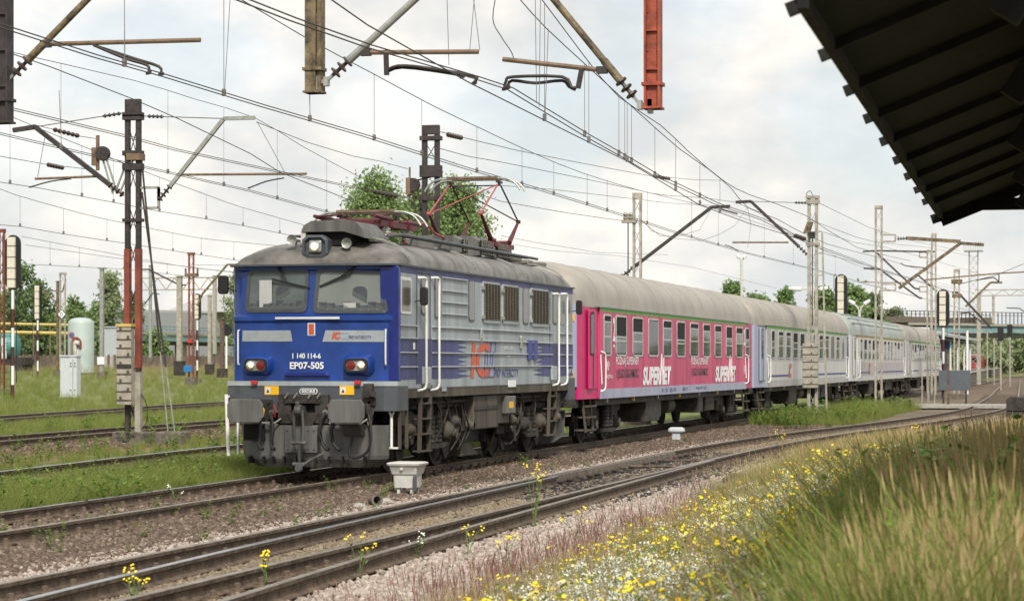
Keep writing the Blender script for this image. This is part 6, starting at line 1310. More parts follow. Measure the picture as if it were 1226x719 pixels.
# ================================================================== platform canopy, upper right
DR = Vector((-.0327, 1, 0)).normalized(); RT = Vector((DR.y, -DR.x, 0))
cn = thing('platform_canopy', 'dark wooden platform canopy seen from below, in the upper right corner', 'canopy', (3.5, 16, .38))
CK = .742; E0 = at(1124, 263, 25.0)                                    # far left corner of the eaves
def cpt(u, w, z): return E0-DR*u*CK+RT*w*CK+Vector((0, 0, z*CK))    # u back towards the viewer, w inward, z above the eaves
SL = .40; W1 = 5.2; LEN = 20.5
def slab(m, w0, w1, z0, z1, u0, u1, th):
    a = [cpt(u0, w0, z0), cpt(u0, w1, z1), cpt(u1, w1, z1), cpt(u1, w0, z0)]; b = [p+Vector((0, 0, th)) for p in a]; m.add(a+b, [(0,1,2,3),(7,6,5,4),(0,4,5,1),(1,5,6,2),(2,6,7,3),(3,7,4,0)])
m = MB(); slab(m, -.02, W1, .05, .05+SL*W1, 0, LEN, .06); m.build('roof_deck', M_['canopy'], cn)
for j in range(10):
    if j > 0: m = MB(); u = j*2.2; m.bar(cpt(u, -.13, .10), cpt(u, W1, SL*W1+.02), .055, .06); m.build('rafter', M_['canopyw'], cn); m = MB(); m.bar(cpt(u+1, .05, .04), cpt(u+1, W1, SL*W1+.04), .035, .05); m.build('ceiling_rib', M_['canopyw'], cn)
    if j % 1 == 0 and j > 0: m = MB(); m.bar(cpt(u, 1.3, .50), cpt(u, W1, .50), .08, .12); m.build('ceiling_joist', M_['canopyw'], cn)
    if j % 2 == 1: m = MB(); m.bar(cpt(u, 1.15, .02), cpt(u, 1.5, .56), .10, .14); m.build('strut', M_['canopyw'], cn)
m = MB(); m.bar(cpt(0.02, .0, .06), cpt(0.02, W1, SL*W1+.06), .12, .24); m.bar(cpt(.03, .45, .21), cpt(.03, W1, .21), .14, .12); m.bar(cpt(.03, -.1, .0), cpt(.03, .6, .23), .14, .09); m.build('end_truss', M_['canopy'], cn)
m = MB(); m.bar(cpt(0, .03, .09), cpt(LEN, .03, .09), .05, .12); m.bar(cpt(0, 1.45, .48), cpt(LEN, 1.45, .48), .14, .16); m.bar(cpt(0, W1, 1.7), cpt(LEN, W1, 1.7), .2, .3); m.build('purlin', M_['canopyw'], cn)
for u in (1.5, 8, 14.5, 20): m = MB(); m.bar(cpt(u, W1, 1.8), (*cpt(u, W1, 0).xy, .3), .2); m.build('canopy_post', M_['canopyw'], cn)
# ================================================================== colour light signals
GS = 'colour light signals with striped masts'
def signal(px, pyb, ptop, phb, Z, label, hw=.5, stripes=True, face='back', tilt=0, z0=None, wpx=None, mastto=None):
    """pyb: foot, ptop: head top, phb: head bottom in the photo; Z distance"""
    b = at(px, pyb, Z); s_ = F/Z; z0 = b.z if z0 is None else z0; zt = HC-(ptop-HY)/s_; zh = HC-(phb-HY)/s_
    t = thing('railway_signal', label, 'railway signal', (b.x, b.y, z0), GS)
    x, y = b.x, b.y; n = 6; pz = z0
    for k in range(n):
        m = MB(); za = z0+(zh-z0)*k/n; zb = z0+(zh-z0)*(k+1)/n; m.tube([(x, y, za), (x, y, zb)], .085, 10); m.build('mast_section', M_['dkred'] if (k % 2 == 0 or not stripes) else M_['white'], t)
    w = hw; m = MB(); pf = rrect(x, (zt+zh)/2, w, zt-zh, w*.49); m.prism(pf, 'y', y+.02, y+.10); hd = m.build('signal_board', M_['signalk'], t)
    m = MB(); m.box(x-w*.28, x+w*.22, y-.16, y+.02, zh+.1, zt-.12); bk = m.build('lamp_housing', M_['signalw'], hd, bevel=.03)
    m = MB(); nn = 5
    for k in range(1, nn): zz = zh+(zt-zh)*k/nn; m.box(x-w*.30, x+w*.24, y-.18, y+.018, zz-.02, zz+.01)
    m.build('housing_joint', M_['grime2'], bk)
    for k in range(3): m = MB(); zz = zh+(zt-zh)*(k+.9)/3.6; m.lathe((x, y+.09, zz), (0,1,0), [(0,.12),(.2,.13),(.21,.12)], 12); m.build('lamp_hood', M_['signalk'], hd)
    m = MB(); m.tube([(x-w*.55, y-.15, zh+.4), (x-w*.55, y-.15, zt+.0)], .02, 5); m.bar((x-w*.55, y-.15, zh+.5), (x, y, zh+.5), .02); m.bar((x-w*.55, y-.15, zt-.3), (x, y, zt-.3), .02)
    m.bar((x+w*.33, y-.12, z0+1), (x+w*.33, y-.12, zt-.5), .03); k = z0+.5
    for s2 in (-.18, .18): m.bar((x+s2-.22, y-.1, z0), (x+s2-.22, y-.1, zh), .025)
    while k < zh: m.bar((x-.40, y-.1, k), (x-.04, y-.1, k), .02); k += .35
    m.build('service_ladder', M_['signalk'], t)
    m = MB(); m.box(x-.3, x+.3, y-.3, y+.3, z0-.3, z0+.1); m.build('foundation', M_['dconc'], t)
    return t
signal(15, 483, 281, 347, 116, 'tall signal with striped red and white mast at the left edge', .82)
signal(45, 456, 340, 383, 190, 'smaller signal with striped mast, second from the left edge', .72)
signal(236, 455, 351, 383, 190, 'signal in front of the flyover with a striped mast, just left of the locomotive', .62)
signal(1007, 470, 328, 380, 160, 'cream backed signal standing behind the roof of the grey carriage', .85, False)
signal(1129, 478, 346, 392, 135, 'signal on a brown mast at the end of the train', .72)
# shunting signal
b = at(271, 446, 200); t = thing('shunting_signal', 'small round black shunting signal on a white post left of the locomotive', 'shunting signal', b)
m = MB(); m.tube([b, b+Vector((0,0,3.6))], .09, 8); m.build('post', M_['white'], t); m = MB(); m.lathe(b+Vector((0,-.1,3.6)), (0,1,0), [(0,.5),(.2,.5)], 20); m.build('disc_head', M_['signalk'], t)
# ================================================================== further masts and posts, left
GP = 'posts and masts standing in the rail yard'
def post(px, pyb, pyt, Z, w, mt, label, kind='post', foot=None, extra=None, name=None):
    b = at(px, pyb, Z); s_ = F/Z; h = (pyb-pyt)/s_
    t = thing(name or 'catenary_post', label, 'post', b, GP); x, y, z0 = b
    if kind == 'lattice':
        for q in (-1, 1): m = MB(); m.box(x+q*w/2-.05, x+q*w/2+.05, y-.06, y+.06, z0, z0+h); m.build('leg', mt, t)
        lacing(x, y, z0+.2, z0+h, w, .9, .035).build('lacing', mt, t); m = MB(); m.box(x-w/2-.08, x+w/2+.08, y-.1, y+.1, z0+h-.2, z0+h); m.build('head_plate', mt, t)
    else:
        m = MB(); m.add(*(lambda q: (q.v, q.f))(MB().box(x-w/2, x+w/2, y-w/2, y+w/2, z0, z0+h))); m.build('shaft', mt, t, bevel=.02)
        m = MB(); m.box(x-w*.7, x+w*.7, y-w*.7, y+w*.7, z0+h, z0+h+.06); m.build('cap', mt, t)
    m = MB(); m.box(x-w/2-.2, x+w/2+.2, y-.3, y+.3, z0-.3, z0+(foot or .2)); m.build('foundation', M_['grime'] if foot else M_['dconc'], t)
    return t, b, h, s_
def arm2(t, b, s_, pts, w, mt, name='bracket_arm'):
    """pts: (dpx, py) relative to the post column, absolute photo y"""
    P = [Vector((b.x+dx/s_*1.0, b.y, HC-(py-HY)/s_)) for dx, py in pts]; m = MB()
    for a, c in zip(P, P[1:]): m.bar(a, c, w)
    return m.build(name, mt, t)
t, b, h, s_ = post(122, 448, 322, 190, .30, M_['galv'], 'slender pale pole beside the white equipment cabinet', name='lamp_pole'); arm2(t, b, s_, ((-5,321),(5,321)), .12, M_['galv'], 'cross_arm')
m = MB(); m.box(b.x-.3, b.x+.3, b.y-.25, b.y-.15, b.z+.8, b.z+1.4); m.build('number_sign', M_['white'], t)
t, b, h, s_ = post(75, 446, 326, 200, .45, M_['mastg'], 'pale lattice mast with a white diamond sign', 'lattice')
arm2(t, b, s_, ((-28,345),(-8,362),(0,368)), .10, M_['masty']); arm2(t, b, s_, ((-20,347),(0,349),(4,334)), .08, M_['mastb'])
t2, b2_, h2, s2_ = post(69, 446, 337, 200, .2, M_['masty'], 'thin brown post just left of the mast with the diamond sign')
ds = Vector((b.x, b.y-.15, HC-(376-HY)/s_)); m = MB(); q = 5/s_*1.25; m.prism([(ds.x-q, ds.z), (ds.x, ds.z-q), (ds.x+q, ds.z), (ds.x, ds.z+q)], 'y', ds.y-.03, ds.y); dg = m.build('diamond_sign', M_['signalk'], t); q *= .82
m = MB(); m.prism([(ds.x-q, ds.z), (ds.x, ds.z-q), (ds.x+q, ds.z), (ds.x, ds.z+q)], 'y', ds.y-.05, ds.y-.035); m.build('sign_face', M_['white'], dg); text('D', (ds.x-.12, ds.y-.052, ds.z-.15), (1,0,0), (0,0,1), .22, .3, 'sign_letter', M_['txtb'], dg, .003, .02)
t, b, h, s_ = post(215, 445, 331, 195, .40, M_['mastg'], 'square concrete mast with a dark foot, before the flyover', foot=.9); arm2(t, b, s_, ((-48,322),(-40,322),(0,341),(8,341)), .12, M_['mastb'])
arm2(t, b, s_, ((-45,364),(-34,350),(-26,352)), .08, M_['mastb'])
t, b, h, s_ = post(229, 455, 302, 165, .33, M_['mastr'], 'rust red lattice mast with a small blue box at its foot', 'lattice'); m = MB(); m.box(b.x-.45, b.x+.5, b.y-.12, b.y+.12, HC-(331-HY)/s_, HC-(327-HY)/s_); m.box(b.x-.45, b.x-.38, b.y-.1, b.y+.1, HC-(331-HY)/s_, HC-(321-HY)/s_); m.box(b.x+.43, b.x+.5, b.y-.1, b.y+.1, HC-(331-HY)/s_, HC-(321-HY)/s_); m.build('cross_frame', M_['arm'], t)
arm2(t, b, s_, ((8,366),(14,352),(46,317),(58,317)), .12, M_['masty']); arm2(t, b, s_, ((5,317),(46,318)), .03, M_['wire'])
m = MB(); z_ = HC-(440-HY)/s_; m.box(b.x-.45, b.x+.15, b.y-.35, b.y-.1, z_-.3, z_+.15); bb = m.build('blue_box', M_['bluep'], t, bevel=.03)
m = MB(); z_ = HC-(408-HY)/s_; m.box(b.x-.2, b.x+.12, b.y-.2, b.y-.08, z_-.12, z_+.12); m.build('red_plate', M_['bred'], t)
post(251, 444, 354, 205, .28, M_['mastg'], 'plain slender pale post, second left of the locomotive', foot=.6); post(266, 447, 382, 185, .28, M_['woodb'], 'short brown weathered post beside the locomotive', foot=.4)
post(2, 470, 274, 135, .3, M_['mastr'], 'red lattice post cut by the left edge of the picture', 'lattice')
t, b, h, s_ = post(180, 430, 318, 270, .3, M_['galv'], 'distant pale post behind the stay rods of the brown mast')
t, b, h, s_ = post(257, 425, 330, 420, .6, M_['mastg'], 'post of the distant truss portal left of the locomotive'); m = MB()
xa, xb = b.x-14, b.x+12
for zz in (h+b.z-.3, h+b.z-2.4): m.bar((xa, b.y, zz), (xb, b.y, zz), .22)
x = xa; k = 0
while x < xb-1: m.bar((x, b.y, h+b.z-.3-2.1*(k % 2)), (x+1.6, b.y, h+b.z-.3-2.1*((k+1) % 2)), .14); x += 1.6; k += 1
m.build('truss_beam', M_['mastg'], t)
# cabinet
b = G(83, 476); b = at(83, 475.5, 124); s_ = F/124; z0 = b.z; t = thing('equipment_cabinet', 'pale grey two door equipment cabinet standing in the grass at left', 'cabinet', b)
m = MB(); m.box(b.x-.52, b.x+.02, b.y-.0, b.y+.5, z0, z0+2.12); m.build('cabinet_body', M_['cab'], t, bevel=.015); m = MB(); m.box(b.x+.022, b.x+.42, b.y-.02, b.y+.5, z0, z0+2.12); c2_ = m.build('cabinet_side_unit', M_['cab'], t, bevel=.015); m = MB(); m.box(b.x-.55, b.x+.46, b.y-.06, b.y+.55, z0+2.122, z0+2.2); m.build('cabinet_roof', M_['cab'], t, bevel=.01)
m = MB(); m.box(b.x+.2, b.x+.215, b.y-.03, b.y-.018, z0+.1, z0+2.0); 
for zz in (.35, 1.6, 1.75): m.box(b.x+.05, b.x+.13, b.y-.035, b.y-.018, z0+zz, z0+zz+.06); m.box(b.x+.28, b.x+.36, b.y-.035, b.y-.018, z0+zz, z0+zz+.06)
m.build('door_latch', M_['grime2'], c2_)
# tank, sign and industrial things at the far left
b = at(97, 446, 215); t = thing('storage_tank', 'large domed mint green tank with a brown arched opening', 'tank', b); r_ = 1.18; 
m = MB(); hT = (446-380)/(F/215); m.lathe(b, (0,0,1), [(0,r_),(hT-.55,r_),(hT-.3,r_*.93),(hT-.1,r_*.7),(hT,r_*.3)], 28); m.build('tank_shell', M_['mint'], t, smooth=45)
m = MB(); zc = b.z+hT-2.3; k = [(b.x+.05+.5*math.cos(a), zc+.55*math.sin(a)) for a in [math.pi*i/10 for i in range(11)]]; k2 = [(b.x+.05+.32*math.cos(a), zc+.34*math.sin(a)) for a in [math.pi*i/10 for i in range(11)]][::-1]
m.prism([(b.x+.55, zc-.5)]+k+[(b.x-.45, zc-1.6), (b.x-.27, zc-1.3)]+k2+[(b.x+.37, zc-.5)], 'y', b.y-r_-.06, b.y-r_*.7); m.build('arched_collar', M_['mastr'], t)
m = MB(); m.tube([(b.x+.05, b.y-r_-.2, b.z+.1), (b.x+.05, b.y-r_-.2, zc+.1)], .15, 8); m.tube([(b.x+.35, b.y-r_-.2, b.z+.1), (b.x+.30, b.y-r_-.2, zc-.6)], .09, 8); m.lathe((b.x+.1, b.y-r_-.2, zc), (1,0,.0), [(0,.2),(.35,.2)], 10); m.build('outlet_pipe', M_['boxg'], t)
b = at(86, 440, 212); t = thing('traffic_sign', 'round blue and red traffic sign in front of the mint green tank', 'traffic sign', b); zz = HC-(401-HY)/(F/212); m = MB(); m.tube([b, (b.x, b.y, zz)], .04, 6); m.build('sign_post', M_['galv'], t)
m = MB(); m.lathe((b.x, b.y-.05, zz), (0,-1,0), [(0,.28),(.02,.28)], 20); dsc = m.build('sign_disc', M_['bred'], t); m = MB(); m.lathe((b.x, b.y-.072, zz), (0,-1,0), [(0,.22),(.01,.22)], 20); m.build('sign_face', M_['bluep'], dsc); m = MB(); m.bar((b.x-.17, b.y-.09, zz-.17), (b.x+.17, b.y-.09, zz+.17), .05, .01); m.bar((b.x-.17, b.y-.095, zz+.17), (b.x+.17, b.y-.095, zz-.17), .05, .01); m.build('sign_cross', M_['bred'], dsc)
b = at(8, 440, 210); t = thing('tank_wagon', 'dark teal tank on a wagon frame at the left edge', 'tank wagon', b); m = MB(); m.lathe((b.x-3.5, b.y, b.z+1.9), (1,0,0), [(0,.4),(.2,1.0),(.5,1.15),(4.1,1.15),(4.4,1.0),(4.55,.4)], 22); m.build('tank', M_['dteal'], t, smooth=45); m = MB(); m.box(b.x-3.5, b.x+2.2, b.y-.9, b.y+.9, b.z+.25, b.z+.75); 
m.box(b.x+1.1, b.x+2.0, b.y-1, b.y+.9, b.z-.3, b.z+.9); m.build('wagon_frame', M_['grime'], t); m = MB(); m.box(b.x+.1, b.x+.5, b.y-1.16, b.y-1.0, b.z+.8, b.z+2.6); m.build('tank_band', M_['white'], t)
# yard wall with graffiti, fence, container, pipes
def yardbox(px0, px1, py0, py1, Z, D, mt, name, label, cat, group=None):
    a = at(px0, py1, Z); c = at(px1, py0, Z); d = (c-a); d.z = 0; n = Vector((-SA, CA, 0)); m = MB(); z0, z1 = a.z, c.z
    P = [a, a+d, a+d+n*D, a+n*D]; vs = [(p.x, p.y, z0) for p in P]+[(p.x, p.y, z1) for p in P]; m.add(vs, [(0,3,2,1),(4,5,6,7),(0,1,5,4),(1,2,6,5),(2,3,7,6),(3,0,4,7)])
    o = m.build(name, mt, None); o['label'] = label; o['category'] = cat
    if group: o['group'] = group
    return o
# long low wall
a = at(-40, 441, 255); c = at(300, 439, 300); d = c-a; n_ = 46
wl = thing('yard_wall', 'long low brown concrete wall across the back of the yard, with some graffiti', 'wall', a)
for k in range(n_):
    p = a+d*k/n_; q = a+d*(k+.93)/n_; z0 = 1.0; m = MB(); m.bar((p.x, p.y, z0+.9), (q.x, q.y, z0+.9), .12, 1.8); m.build('wall_panel', M_['brick'] if not 19 < k < 24 else M_['graff'], wl)
    m = MB(); m.box(q.x+.05, q.x+.25, q.y-.12, q.y+.12, z0, z0+1.95); m.build('wall_post', M_['dconc'], wl)
ct_ = thing('corrugated_container', 'pale blue grey corrugated container behind the yard wall', 'container', at(136, 430, 290)); a = at(125, 418, 290); c = at(158, 392, 290); m = MB(); k = 0; X0, X1 = a.x, c.x
n = 22; poly = []
for k in range(n): x = X0+(X1-X0)*k/n; dx = (X1-X0)/n; poly += [(x, a.y), (x+dx*.35, a.y), (x+dx*.5, a.y+.12), (x+dx*.85, a.y+.12)]
poly += [(X1, a.y), (X1, a.y+3), (X0, a.y+3)]; m.prism(poly, 'z', 1.2, c.z); m.build('corrugated_wall', M_['cab'], ct_); m = MB(); m.box(X0-.1, X1+.1, a.y-.1, a.y+3, c.z, c.z+.15); m.build('container_roof', M_['lgrey'], ct_)
# pipe bridge with yellow pipes
pt = thing('pipe_rack', 'yellow pipe rack running behind the signals at far left', 'pipe rack', at(30, 430, 330))
for py_, r_ in ((389, .16), (399, .2)):
    a, c = at(-60, py_-3, 330), at(92, py_, 330); m = MB(); m.tube([a, c], r_*1.2, 6); m.build('pipe', M_['pipey'], pt)
for px_ in (-30, 5, 40, 60, 84): a = at(px_, 388, 330); m = MB(); m.tube([a, (a.x, a.y, 1.0)], .13, 6); m.build('rack_post', M_['masty'], pt)
# flyover at the left: teal girder, barrier, piers, dark underside
fa, fc = at(160, 430, 400), at(330, 430, 470); d = (fc-fa); d.z = 0
fl = thing('road_flyover', 'road flyover with a teal girder and dark underside behind the locomotive front', 'bridge', (fa.x, fa.y, 1))
def fz(py, Z=430): return HC-(py-HY)*Z/F
def flbox(m, t0, t1, z0, z1, off, dep, mi=0):
    u = d.normalized(); nn = Vector((-u.y, u.x, 0)); a = fa+d*t0+nn*off; b = fa+d*t1+nn*off; vs = [a, b, b+nn*dep, a+nn*dep]; vs = [(p.x, p.y, z0) for p in vs]+[(p.x, p.y, z1) for p in vs]; m.add(vs, [(0,3,2,1),(4,5,6,7),(0,1,5,4),(1,2,6,5),(2,3,7,6),(3,0,4,7)], mi)
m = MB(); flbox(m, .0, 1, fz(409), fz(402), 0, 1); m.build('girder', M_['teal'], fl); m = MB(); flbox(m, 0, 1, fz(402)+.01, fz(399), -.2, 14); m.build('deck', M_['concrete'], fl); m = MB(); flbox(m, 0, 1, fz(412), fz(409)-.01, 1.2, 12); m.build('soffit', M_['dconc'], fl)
for k in (.18, .38, .62, .8, .97): m = MB(); flbox(m, k, k+.03, 0, fz(411), 2, 1.5); m.build('pier', M_['concrete'], fl)
m = MB(); 
for k in range(40): flbox(m, k/40, k/40+.003, fz(399), fz(392), -.1, .1)
flbox(m, 0, 1, fz(392.8), fz(391.8), -.1, .1); flbox(m, 0, 1, fz(396), fz(395.3), -.1, .1); m.build('railing', M_['teal'], fl)
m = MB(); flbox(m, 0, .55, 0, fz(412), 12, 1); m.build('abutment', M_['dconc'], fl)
a = at(170, 400, 520); c = at(340, 375, 560); bd = thing('industrial_hall', 'long low grey industrial hall behind the flyover', 'building', (a.x, a.y, 0)); m = MB(); u = (c-a); u.z = 0; nn = Vector((-u.y, u.x, 0)).normalized()*30; P = [a, a+u, a+u+nn, a+nn]; z1 = HC+(HY-373)*520/F; m.add([(p.x, p.y, 0) for p in P]+[(p.x, p.y, z1) for p in P], [(0,3,2,1),(0,1,5,4),(1,2,6,5),(2,3,7,6),(3,0,4,7),(4,5,6,7)]); m.build('hall_wall', M_['wallg'], bd)
m = MB(); A4 = [(a.x-1, a.y-1), (a.x+u.x+1, a.y+u.y-1), (a.x+u.x+nn.x, a.y+u.y+nn.y), (a.x+nn.x, a.y+nn.y)]; m.prism(A4, 'z', z1+.01, z1+.5); m.build('flat_roof', M_['roofd'], bd); a2 = at(235, 378, 540); m = MB(); m.loft([[(a2.x-8, a2.y, z1+.4), (a2.x+26, a2.y, z1+.4), (a2.x+24, a2.y+10, z1+6), (a2.x+2, a2.y+10, z1+6)], [(a2.x-8, a2.y+30, z1+.4), (a2.x+26, a2.y+30, z1+.4), (a2.x+24, a2.y+20, z1+6), (a2.x+2, a2.y+20, z1+6)]]); m.build('pitched_roof', M_['roofd'], bd)
# ================================================================== right: masts and arms beyond the train
def rmast(px, X, pyt, w, mt, label, leg=.08, pitch=.6, cap=.15, pyb=470, bands=()):
    y, _ = onX(px, pyb, X); z1 = onX(px, pyt, X)[1]; t = mast(X, y, z1-gz(X, y), w, mt, label, leg=leg, pitch=pitch, cap=cap); return t, y, (lambda a, b: onY(a, b, y))
def cbar(t, q, y, pts, w, mt, name):
    m = MB(); P = [Vector((q(*p)[0], y, q(*p)[1])) for p in pts]
    for a, b in zip(P, P[1:]): m.bar(a, b, w)
    return m.build(name, mt, t)
t5, y5, q5 = rmast(1052, -10.15, 246, .26, M_['mastg'], 'plain pale lattice mast with two box brackets, right of the grey carriage window row')
for py0, py1 in ((281, 289), (340, 347.5)): cbar(t5, q5, y5, ((1056,py0),(1072,py0),(1072,py1),(1056,py1)), .07, M_['mastg'], 'box_bracket')
m = MB(); A = q5(1074, 286); B = q5(1087, 285); ins(m, (A[0], y5, A[1]), (B[0], y5, B[1]), 4, .09); m.build('insulator', M_['insul'], t5)
cbar(t5, q5, y5, ((1086,285),(1150,289)), .15, M_['masty'], 'horizontal_strut'); cbar(t5, q5, y5, ((1076,345),(1150,291),(1178,293)), .13, M_['masty'], 'inclined_strut')
cbar(t5, q5, y5, ((1106,335),(1196,327),(1236,325)), .06, M_['arm'], 'register_arm'); cbar(t5, q5, y5, ((1196,328),(1196,337),(1190,332),(1169,335)), .05, M_['mastb'], 'steady_arm')
m = MB(); A = q5(1167, 292); B = q5(1176, 292); ins(m, (A[0], y5, A[1]), (B[0], y5, B[1]), 3, .1); m.build('insulator', M_['insul'], t5)
t6, y6, q6 = rmast(1118, -9.6, 279, .20, M_['mastg'], 'tall thin pale lattice mast with a rusty head, left of the brown signal')
t7, y7, q7 = rmast(1112.5, -10.4, 299, .22, M_['mastg'], 'pale mast with two dark arms pointing left, behind the thin tall mast')
for a in (302, 343): cbar(t7, q7, y7, ((1110,a),(1101,a),(1101,a+6),(1110,a+6)), .07, M_['mastg'], 'box_bracket')
cbar(t7, q7, y7, ((1120,301),(1110,301),(1100,301),(1049,300),(1033,301)), .09, M_['mastb'], 'horizontal_strut'); cbar(t7, q7, y7, ((1101,346),(1095,345),(1049,302)), .10, M_['mastb'], 'inclined_strut')
cbar(t7, q7, y7, ((1104,357),(1100,356),(1053,322),(1034,321)), .10, M_['mastb'], 'inclined_strut'); cbar(t7, q7, y7, ((1030,337),(1050,338),(1082,338)), .05, M_['arm'], 'register_arm')
cbar(t7, q7, y7, ((1122,348),(1118,346),(1100,330),(1096,328)), .09, M_['mastb'], 'inclined_strut'); cbar(t7, q7, y7, ((1078,315),(1084,318),(1112,321)), .06, M_['mastb'], 'pulley_frame')
t8, y8, q8 = rmast(1145.5, -8.6, 322, .26, M_['mastg'], 'mast with stacked insulators right of the brown signal', pyb=458)
cbar(t8, q8, y8, ((1140,350),(1147,350),(1187,393)), .12, M_['mastb'], 'inclined_strut'); cbar(t8, q8, y8, ((1156,367),(1186,338),(1200,338)), .11, M_['masty'], 'inclined_strut'); cbar(t8, q8, y8, ((1139,337),(1152,337)), .25, M_['masty'], 'cross_band'); cbar(t8, q8, y8, ((1140,354),(1152,354)), .2, M_['masty'], 'cross_band'); cbar(t8, q8, y8, ((1150,375),(1160,374),(1175,385)), .08, M_['mastb'], 'steady_arm')
# far truss portal
b = at(1172, 460, 185); s_ = F/185; t = thing('truss_portal', 'pale truss portal spanning the tracks at the right edge', 'portal', b); zt_ = HC-(350-HY)/s_; m = MB(); m.box(b.x-.15, b.x+.15, b.y-.15, b.y+.15, b.z, zt_); m.build('portal_post', M_['mastg'], t); m = MB()
for zz in (zt_-.25, zt_+.2): m.bar((b.x-.3, b.y, zz), (b.x+14, b.y, zz), .08)
for k in range(22): m.bar((b.x+k*.6, b.y, zt_-.25+.45*(k % 2)), (b.x+k*.6+.6, b.y, zt_-.25+.45*((k+1) % 2)), .05)
m.build('truss_beam', M_['mastg'], t); m = MB()
for dx in (1.1, 6.8): m.box(b.x+dx-.1, b.x+dx+.1, b.y-.1, b.y+.1, zt_-2.4, zt_-.3)
m.build('hanging_post', M_['mastg'], t)
m = MB(); m.box(b.x+14, b.x+14.3, b.y-.15, b.y+.15, 0, zt_); m.build('portal_post', M_['mastg'], t)
for dx, dz in ((2.1, -1.2), (4, -1.7)): m = MB(); m.bar((b.x+dx, b.y, zt_+dz), (b.x+dx+1, b.y, zt_+dz-.05), .08); m.bar((b.x+dx+1, b.y, zt_+dz-.05), (b.x+dx+2.3, b.y, zt_+dz-1.0), .08); m.build('bracket_arm', M_['mastb'], t)
# lattice floodlight tower
b = at(1165.5, 430, 420); s_ = F/420; t = thing('floodlight_tower', 'slim pale lattice floodlight tower with a square head platform', 'tower', (b.x, b.y, 0)); zt_ = HC-(301-HY)/s_; m = MB(); w = .75
for sx_ in (-1, 1):
    for sy_ in (-1, 1): m.bar((b.x+sx_*w, b.y+sy_*w, 0), (b.x+sx_*w, b.y+sy_*w, zt_), .12)
m.build('tower_legs', M_['galv'], t); m = MB(); k = 0; z = 0
while z < zt_-1.5: m.bar((b.x-w, b.y-w, z), (b.x+w, b.y-w, z+1.5), .08); m.bar((b.x+w, b.y-w, z), (b.x-w, b.y-w, z+1.5), .08); m.bar((b.x-w, b.y-w, z), (b.x+w, b.y-w, z), .08); z += 1.5
m.build('tower_lacing', M_['galv'], t); m = MB(); m.box(b.x-1.6, b.x+1.6, b.y-1.6, b.y+1.6, zt_, zt_+.15)
for k in range(9): m.box(b.x-1.6+k*.4-.03, b.x-1.6+k*.4+.03, b.y-1.6, b.y-1.54, zt_+.15, zt_+1.1)
m.box(b.x-1.6, b.x+1.6, b.y-1.6, b.y-1.53, zt_+1.05, zt_+1.15); m.build('head_platform', M_['galv'], t)
# street lamps
def lamp(px, pyb, pyt, Z, label, heads):
    b = at(px, pyb, Z); s_ = F/Z; zt_ = HC-(pyt-HY)/s_; t = thing('street_lamp', label, 'street lamp', (b.x, b.y, 0 if b.z < 1 else b.z), 'street lamps beyond the train'); m = MB(); m.tube([t.location, (b.x, b.y, zt_-.3)], .09*Z/150, 8); m.build('lamp_post', M_['boxg'], t)
    for dx, dz in heads:
        h = Vector((b.x+dx*Z/150, b.y, zt_+dz*Z/150)); m = MB(); m.tube([(b.x, b.y, zt_-.5), (b.x+dx*.3, b.y, zt_-.1), h], .06*Z/150, 6); m.build('lamp_arm', M_['boxg'], t); e = h+Vector((dx*.9, 0, dz*.5+.1))*Z/150; m = MB(); m.tube([h-(e-h)*.1, h.lerp(e, .5), e], .14*Z/150, 8, r2=.09*Z/150); m.build('lamp_head', M_['white'], t, smooth=40)
lamp(1029, 470, 367, 170, 'double headed white street lamp in front of the trees behind the train', ((-.35,.2),(.35,.2)))
lamp(888, 420, 310, 260, 'tall single street lamp beyond the train roof', ((-.15,.1),(.15,.1)))
lamp(973, 470, 344, 200, 'double headed street lamp behind the pale mast with the ladder', ((-.8,-.1),(.5,-.1)))
# overpass at the right
oa, oc = at(985, 430, 300), at(1300, 430, 330); dd = oc-oa; dd.z = 0
ov = thing('railway_overpass', 'overpass with a pale teal girder crossing above the tracks at right', 'bridge', (oa.x, oa.y, 0))
def ovbox(m, t0, t1, py0, py1, off, dep, z=None):
    u = dd.normalized(); nn = Vector((-u.y, u.x, 0)); Zm = 310; z0, z1 = (HC-(py1-HY)*Zm/F, HC-(py0-HY)*Zm/F) if z is None else z
    a = oa+dd*t0+nn*off; b = oa+dd*t1+nn*off; vs = [a, b, b+nn*dep, a+nn*dep]; m.add([(p.x, p.y, z0) for p in vs]+[(p.x, p.y, z1) for p in vs], [(0,3,2,1),(4,5,6,7),(0,1,5,4),(1,2,6,5),(2,3,7,6),(3,0,4,7)])
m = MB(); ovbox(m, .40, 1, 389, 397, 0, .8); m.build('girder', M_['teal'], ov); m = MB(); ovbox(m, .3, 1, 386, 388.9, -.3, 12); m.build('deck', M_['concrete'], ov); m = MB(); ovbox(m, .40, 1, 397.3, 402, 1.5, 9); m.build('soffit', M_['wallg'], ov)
m = MB(); ovbox(m, .02, .43, 379, 385.9, -.3, 12); ovbox(m, .55, .62, 378.5, 385.9, -.4, 12); m.build('parapet', M_['dconc'], ov)
m = MB()
for k in range(64): ovbox(m, k/64, k/64+.0016, 372, 379 if k < 28 else 386, -.2, .1)
ovbox(m, 0, 1, 371.6, 372.4, -.2, .1); ovbox(m, 0, 1, 375.4, 375.9, -.2, .1); m.build('railing', M_['mastb'], ov)
for k in (.0, .35, .86): m = MB(); ovbox(m, k, k+.02, 0, 0, 3, 2, (0, HC-(398-HY)*310/F)); m.build('pier', M_['concrete'], ov)
